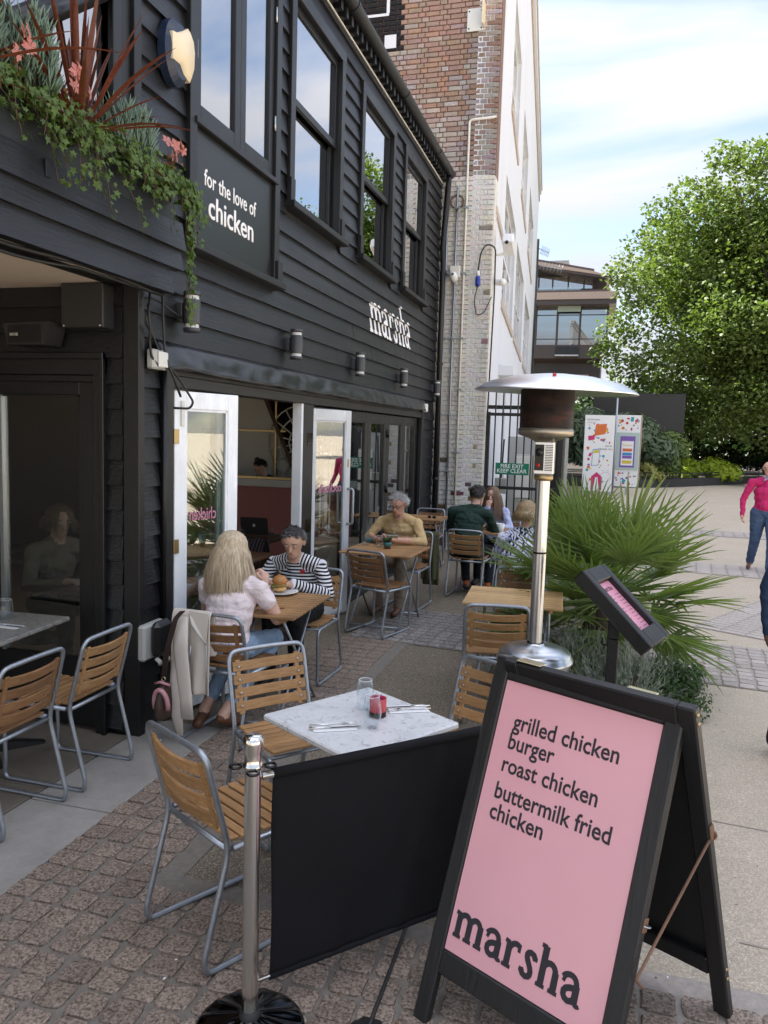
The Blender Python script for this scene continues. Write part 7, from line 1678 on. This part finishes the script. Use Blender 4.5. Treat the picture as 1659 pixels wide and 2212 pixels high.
# ------------------------------------------------------------------ menu lectern
MX, MY = .105, 4.35
t = thing('menu_lectern', 'black lectern holding a pink menu in front of the palm', 'menu stand', (MX, MY, .006))
MB().cbox(-.03, .03, -.02, .02, .02, .80, .004).build('post', 'black_timber', t); MB().cbox(-.16, .16, -.14, .14, 0, .02, .004).build('foot_plate', 'black_timber', t)
pl_ = Vector((-.085, 0, 1.155)); xa = Vector((.70, -.25, -.667)).normalized(); ya = Vector((.336, .942, 0)).normalized()
mt = frame(xa, ya, (-.205, -.09, 1.145)); Ln, Wd = .52, .33
def lx(b, nm, mat, par=t, m_=mt):
    o = b.build(nm, mat, par); o.matrix_local = m_; return o
for nm, q in (('tray_side', (0, Ln, 0, .055)), ('tray_side', (0, Ln, Wd-.055, Wd)), ('tray_end', (0, .09, .055, Wd-.055)), ('tray_end', (Ln-.10, Ln, .055, Wd-.055))): lx(MB().cbox(q[0], q[1], q[2], q[3], -.035, .045, .006), nm, 'black_timber')
lx(MB().box(.05, Ln-.05, .04, Wd-.04, -.03, .0), 'tray_back', 'black_timber'); mn = lx(MB().box(.092, Ln-.102, .057, Wd-.057, .0, .012), 'menu_sheet', 'menu_pink')
me_ = frame((0, 1, 0), (-1, 0, 0), (.15, .11, .0125)); word('marsha', .022, me_, 'text_black', mn, .0005)
rs = random.Random(5)
for i in range(12):
    for c0 in (.075, .20): MB().box(.18+i*.022, .183+i*.022, c0, c0+rs.uniform(.05, .10), .012, .0125).build('print_line', 'text_black', mn)
MB().tube(fillet([(-.055, .0, .80), (-.055, 0, .76), (.02, 0, .76)], .01), .006, 6).build('bracket', 'black_timber', t); MB().cbox(-.03, .03, -.02, .02, .80, .90, .004).build('post', 'black_timber', t)
# ------------------------------------------------------------------ things on the tables
TZ = .750+.0015
def tumbler(p, lab, r=.034, h=.125, fill=.02):
    t = thing('tumbler', lab, 'glass', p); k_ = r/.034
    MB().lathe([(0, .002), (.024*k_, .002), (.034*k_, .022*h/.1), (.0365*k_, .045*h/.1), (.034*k_, .07*h/.1), (.0275*k_, h), (.0262*k_, h), (.0325*k_, .07*h/.1), (.035*k_, .045*h/.1), (.031*k_, .022*h/.1), (.02*k_, .008), (0, .008)], 28).build('bowl', 'drink_glass', t)
    MB().tube([(.0268*k_*math.cos(R(a)), .0268*k_*math.sin(R(a)), h) for a in range(0, 360, 15)], .0011, 6, 0, True).build('rim', 'white_ceramic', t)
    return t
tp = lambda x, y, z=.75: on_ground(x, y, z)
q = tp(788, 1533); tumbler((q.x, q.y, TZ), 'empty clear tumbler farther back on the marble table'); q = tp(803, 1572); tumbler((q.x, q.y, TZ), 'empty clear tumbler nearer the barrier on the marble table')
q = tp(806, 1552); t = thing('candle_pot', 'small red glass pot with a dried plant on the marble table', 'pot', (q.x+.01, q.y+.03, TZ)); MB().lathe([(0, 0), (.030, 0), (.033, .01), (.034, .075), (.031, .075), (.029, .012), (0, .01)], 24).build('pot_body', 'clear_red', t); MB().lathe([(.0342, .002), (.0345, .022)], 24).build('base_band', 'heater_dark', t)
b = MB(); rs = random.Random(2)
for i in range(60): a = rs.uniform(0, 6.28); d = Vector((math.cos(a)*rs.random(), math.sin(a)*rs.random(), 1.2)).normalized()*rs.uniform(.015, .03); p = Vector((rs.uniform(-.02, .02), rs.uniform(-.02, .02), .065)); b.add([tuple(p+Vector((.002, 0, 0))), tuple(p-Vector((.002, 0, 0))), tuple(p+d)], [(0, 1, 2)])
b.build('dried_plant', 'art_pink', t, fast=True)
def napkin_set(cx, cy, ang, which, fork_first):
    mt = Matrix.Translation((cx, cy, TZ)) @ Matrix.Rotation(ang, 4, 'Z')
    b = MB(); b.cbox(-.085, .085, -.042, .042, 0, .003, .001); o = b.build('napkin', 'paper'); o.matrix_world = mt; tag(o, 'folded white napkin ' + which, 'napkin')
    f = thing('fork', 'steel fork on the napkin ' + which, 'fork', (0, 0, 0)); f.matrix_world = mt; sy = .016 if fork_first else -.016
    MB().tube([(-.095, sy, .006), (-.03, sy, .006), (.02, sy, .011), (.045, sy, .008)], [.004, .003, .0022, .005], 6).build('handle', 'chrome', f)
    for i in range(4): MB().tube([(.045, sy+(i-1.5)*.0045, .008), (.07, sy+(i-1.5)*.0052, .006), (.092, sy+(i-1.5)*.005, .012)], .0013, 5).build('tine', 'chrome', f)
    kf = thing('table_knife', 'steel knife on the napkin ' + which, 'knife', (0, 0, 0)); kf.matrix_world = mt
    MB().tube([(-.10, -sy, .006), (-.015, -sy, .006)], .0045, 6).build('handle', 'chrome', kf); b = MB(); b.prism([(-.015, -sy-.006), (.09, -sy-.007), (.105, -sy+.002), (.09, -sy+.006), (-.015, -sy+.006)], 'z', .0045, .0065); b.build('blade', 'chrome', kf)
q = tp(722, 1572); r_ = R(28); napkin_set(q.x, q.y, r_, 'nearest the left corner of the marble table', True); q = tp(880, 1533); napkin_set(q.x, q.y, r_+math.pi, 'at the far right of the marble table', True)
# porch table
q = tp(12, 1338); tumbler((q.x, q.y, TZ+.0), 'stemless wine glass on the grey porch table', .042, .115); q = tp(20, 1352); b = MB(); b.cbox(-.09, .09, -.04, .04, 0, .003, .001); o = b.build('napkin', 'paper'); o.location = (q.x, q.y-.02, TZ); tag(o, 'white napkin on the grey porch table', 'napkin')
kf = thing('table_knife', 'dark knife on the porch table napkin', 'knife', (q.x, q.y-.02, TZ+.004)); MB().tube([(-.09, 0, .004), (.0, 0, .004)], .0045, 6).build('handle', 'steel_thin', kf); MB().cbox(0, .1, -.007, .007, .002, .004, .0005).build('blade', 'steel_thin', kf)
# the couple's meal
WT = .7445
t = thing('burger', 'chicken burger in a seeded bun in the striped man\'s hands', 'burger', (-2.135, 4.985, WT+.022)); MB().lathe([(0, 0), (.042, 0), (.047, .008), (.046, .024), (0, .026)], 22).build('bottom_bun', 'bun_inside', t)
b = MB(); rs = random.Random(8)
for i in range(26): a = rs.uniform(0, 6.28); r0 = rs.uniform(.03, .062); ivy_leaf(b, Vector((r0*math.cos(a), r0*math.sin(a), .03+rs.uniform(0, .008))), Vector((rs.uniform(-.4, .4), rs.uniform(-.4, .4), 1)), Vector((math.cos(a), math.sin(a), -.3)), .02)
b.build('lettuce', 'lettuce', t, fast=True); MB().lathe([(0, .03), (.046, .031), (.05, .038), (.046, .046), (0, .047)], 18).build('patty', 'patty', t); MB().cbox(-.04, .04, -.04, .04, .046, .049, .001).build('cheese', 'cheese', t)
MB().lathe([(0, .05), (.046, .05), (.055, .06), (.052, .078), (.038, .096), (.018, .105), (0, .107)], 24).build('top_bun', 'bun', t); MB().tube([(0, 0, .06), (.0, .003, .155)], .0014, 5).build('cocktail_stick', 'teak_pale', t)
def plate(p, lab, r=.115):
    t = thing('plate', lab, 'plate', p); MB().lathe([(0, .004), (.07*r/.115, .004), (.09*r/.115, .009), (r, .019), (r-.001, .021), (.088*r/.115, .012), (.06*r/.115, .007), (0, .007)], 36).build('dish', 'white_ceramic', t); MB().lathe([(.06*r/.115, 0), (.062*r/.115, .005)], 24).build('foot_ring', 'white_ceramic', t)
plate((-2.13, 4.98, WT), 'white plate under the burger', .13); plate((-2.19, 4.62, WT), 'white plate in front of the blonde woman')
t = thing('salad_bowl', 'tall white bowl of salad between the couple', 'bowl', (-2.185, 4.80, WT)); MB().lathe([(0, 0), (.03, 0), (.036, .01), (.058, .085), (.055, .085), (.034, .014), (0, .012)], 28).build('bowl_body', 'white_ceramic', t); b = MB()
for i in range(40): ivy_leaf(b, Vector((rs.uniform(-.04, .04), rs.uniform(-.04, .04), .078+rs.uniform(0, .02))), Vector((rs.uniform(-.6, .6), rs.uniform(-.6, .6), 1)), Vector((rs.uniform(-1, 1), rs.uniform(-1, 1), 0)), .018)
b.build('salad_leaves', 'lettuce', t, fast=True)
t = thing('steak_knife', 'wood-handled knife lying on the couple\'s table', 'knife', (-2.0, 4.50, WT+.002), R(35)); MB().cbox(0, .10, -.009, .009, 0, .009, .003).build('handle', 'teak_dark', t); MB().prism([(-.11, .0), (0, -.008), (0, .008), (-.08, .009)], 'z', .002, .004).build('blade', 'chrome', t)
# yellow man's table
t = thing('phone', 'pale green mobile phone in the hands of the man in yellow', 'phone', on_y(846, 1160, 7.66)); b = MB(); b.cbox(-.038, .038, -.005, .005, -.0, .012, .003); MB().cbox(-.075, .075, -.037, .037, -.004, .005, .003, 0, Matrix.Rotation(R(-35), 4, 'X')).build('case', 'art_green', t)
q = on_ground(788, 1180, .75); t = thing('water_bottle', 'clear glass water bottle on the yellow-shirted man\'s table', 'bottle', (-2.30, 7.56, WT)); MB().lathe([(0, .002), (.040, .002), (.042, .015), (.042, .12), (.034, .17), (.016, .215), (.016, .265), (.019, .27), (.017, .275)], 22).build('bottle_glass', 'drink_glass', t); MB().lathe([(0, .006), (.038, .006), (.039, .09), (0, .09)], 20).build('water_fill', 'drink_glass', t)
tumbler((-2.13, 7.50, WT), 'tumbler of water beside the succulent pot', .036, .11)
t = thing('succulent_pot', 'small succulent in a teal-glazed pot on the yellow-shirted man\'s table', 'pot', (-2.02, 7.40, WT)); MB().lathe([(0, 0), (.030, 0), (.036, .045), (.034, .046), (0, .04)], 20).build('pot_body', 'terracotta', t); MB().lathe([(.0335, .027), (.040, .034), (.041, .062), (.037, .064)], 20).build('glazed_rim', 'pot_teal', t); b = MB()
for i in range(44): a = rs.uniform(0, 6.28); u = rs.random(); d = Vector((math.cos(a)*(.3+u), math.sin(a)*(.3+u), 1.0)).normalized(); b.tube([Vector((0, 0, .05)), Vector((0, 0, .05))+d*.05, Vector((0, 0, .05))+d*.075], [.004, .008, .001], 5)
b.build('succulent_leaves', 'leaf_box', t, fast=True)
tag(MB().cbox(-2.34, -2.27, 7.70, 7.78, WT, WT+.05, .012).build('glasses_case', 'pot_teal'), 'dark teal spectacles case near the water bottle', 'case')
# other tables
def cup(p, lab, r=.042, h=.075, mat='white_ceramic'): t = thing('cup', lab, 'cup', p); MB().lathe([(0, 0), (r*.62, 0), (r*.66, .004), (r, h), (r*.95, h), (r*.6, .008), (0, .007)], 24).build('cup_body', mat, t); MB().lathe([(0, h*.8), (r*.88, h*.8)], 20).build('drink', 'leather_brown', t)
cup((-1.15, 9.36, WT), 'white paper cup on the green-shirted man\'s table', .055, .10); tumbler((-1.22, 9.50, WT), 'glass with red drink beside the white cup', .034, .10); MB().lathe([(0, .004), (.028, .004), (.028, .03), (0, .03)], 16).build('drink', 'clear_red', bpy.data.objects['tumbler.004'] if 'tumbler.004' in bpy.data.objects else None)
t = thing('takeaway_cup', 'mint and brown cup on the pale slatted table', 'cup', (-.40, 5.60, WT)); MB().lathe([(0, 0), (.024, 0), (.030, .045)], 20).build('cup_base', 'cardboard_brown', t); MB().lathe([(.0302, .045), (.037, .12), (.035, .12), (.02, .03), (0, .03)], 20).build('cup_top', 'mint_cup', t)
t = thing('sunglasses', 'folded dark sunglasses on the farthest slatted table', 'sunglasses', (-2.22, 10.4, WT)); b = MB()
for q_ in (-1, 1): MB().ball((q_*.033, 0, .02), .028, .006, .02, 10, 6).build('lens', 'black_plastic', t); MB().tube([(q_*.06, 0, .03), (q_*.055, .1, .01)], .003, 5).build('temple', 'black_plastic', t)
# ------------------------------------------------------------------ coats and bag
def drape(name, lab, cat, width, front, back, mat, mw, seed, flare=.1, cut=None, nu=22):
    """cloth hung over a rail along local x: back flap towards -y"""
    t = thing(name, lab, cat, (0, 0, 0)); t.matrix_world = mw; b = MB(); prof = []
    for s_ in np.linspace(0, 1, 16): prof.append(('b', 1-s_))
    for s_ in np.linspace(.1, 1, 10): prof.append(('f', s_))
    V = []; nv = len(prof)
    for i in range(nu+1):
        u = i/nu; x0 = (u-.5)*width
        for w_, s_ in prof:
            L_ = (back if w_ == 'b' else front)*(1 if cut is None else cut(u, w_)); sg = -1 if w_ == 'b' else 1; fo = .014*math.sin(u*17+seed)+.012*mnoise.noise((u*6, s_*2, seed)); y = sg*(.022+.012*s_+fo*s_*1.1) if s_ > .02 else 0; z = .018-L_*s_ if s_ > .02 else .024; x = x0*(1+flare*s_)+.008*mnoise.noise((u*4, s_*3, seed+5)); V.append((x, y, z))
    b.add(V, [(i*nv+j, i*nv+j+1, (i+1)*nv+j+1, (i+1)*nv+j) for i in range(nu) for j in range(nv-1)], 0, True); o = b.build('cloth', mat, t); m_ = o.modifiers.new('th', 'SOLIDIFY'); m_.thickness = .009; m_.offset = 0; s2 = o.modifiers.new('sub', 'SUBSURF'); s2.levels = 1; s2.render_levels = 1; return t
mw = Matrix.Translation((-2.262, 4.012, .808)) @ Matrix.Rotation(R(-4), 4, 'Z')
ct = drape('jacket', 'cream leather biker jacket hung over the blonde woman\'s chair', 'jacket', .26, .28, .50, 'coat_cream', mw, 3, .06, lambda u, w_: (1.0+.30*max(0, .42-u)*1.6 if w_ == 'b' else 1))
b = MB(); V = [(.0, -.050, .02), (.135, -.055, .012), (.125, -.062, -.16), (.035, -.066, -.06)]; b.add(V, [(0, 1, 2, 3)]); o = b.build('lapel', 'coat_cream', ct); m_ = o.modifiers.new('th', 'SOLIDIFY'); m_.thickness = .008
MB().tube([(.035, -.070, -.06), (.125, -.067, -.16)], .0025, 5).build('lapel_zip', 'steel_thin', ct); MB().tube([(.035, -.075, -.18), (.022, -.077, -.29)], .004, 5).build('pocket_zip', 'steel_thin', ct); MB().tube([(.128, -.062, -.17), (.130, -.060, -.48)], .003, 5).build('front_zip', 'steel_thin', ct); MB().ball((.018, -.062, .0), .007, .004, .007, 8, 6).build('press_stud', 'chrome', ct)
b = MB(); b.tube([(-.045, -.055, -.02), (-.035, -.075, -.2), (-.01, -.085, -.35), (.01, -.085, -.50), (.02, -.085, -.615)], [.05, .05, .046, .042, .043], 14, 0, False, True, Vector((0, 1, 0))); b.build('sleeve', 'coat_cream', ct); b = MB(); b.tube([(-.10, -.03, -.3), (-.08, -.05, -.6), (-.05, -.05, -.74)], [.03, .045, .02], 10, 0, False, True, Vector((0, 1, 0))); b.build('sleeve', 'coat_cream', ct)
bg_ = thing('handbag', 'brown handbag with pink trim hanging by its strap beside the jacket', 'bag', (-2.42, 3.97, .17))
V = []; pts = [(.14, -.05, .66), (.11, -.075, .62), (.05, -.07, .42), (0, -.02, .24)]; P_ = fillet(pts, .05, 4)
b = MB()
for q in P_: V += [tuple(q+Vector((-.017, 0, 0))), tuple(q+Vector((.017, 0, .006)))]
b.add(V, [(2*i, 2*i+1, 2*i+3, 2*i+2) for i in range(len(P_)-1)]); o = b.build('strap', 'leather_brown', bg_); m_ = o.modifiers.new('th', 'SOLIDIFY'); m_.thickness = .006
b = MB(); n = 14; V = []
for z_, k_ in ((0, .8), (.03, 1), (.10, 1), (.17, .8), (.20, .55)):
    for j in range(n): a = 6.283*j/n; V.append((.05*k_*math.cos(a), .095*k_*math.sin(a), z_))
b.add(V, [(i*n+j, i*n+(j+1) % n, (i+1)*n+(j+1) % n, (i+1)*n+j) for i in range(4) for j in range(n)]+[tuple(range(n))[::-1], tuple(4*n+j for j in range(n))], 0, True); b.build('bag_body', 'leather_print', bg_)
MB().tube([(.045*math.cos(R(a))+.015, -.085*math.sin(R(a))*.2-.07, .10+.09*math.sin(R(a))) for a in range(-20, 201, 20)], .014, 8).build('pink_trim', 'leather_pink', bg_); MB().tube([(-.05, -.03, .205), (.0, -.05, .225), (.05, -.03, .205)], .009, 6).build('bag_handle', 'leather_pink', bg_); MB().tube([(0.0+.012*math.cos(R(a)), -.02, .235+.014*math.sin(R(a))) for a in range(0, 360, 40)], .003, 6, 0, True).build('buckle', 'brass_bright', bg_)
mw = Matrix.Translation((-1.795, 8.43, .806)) @ Matrix.Rotation(R(0), 4, 'Z')
drape('coat', 'olive green coat hung on the chair of the man in yellow', 'coat', .16, .62, .55, 'cloth_olive', mw, 8, .25, None, 12)
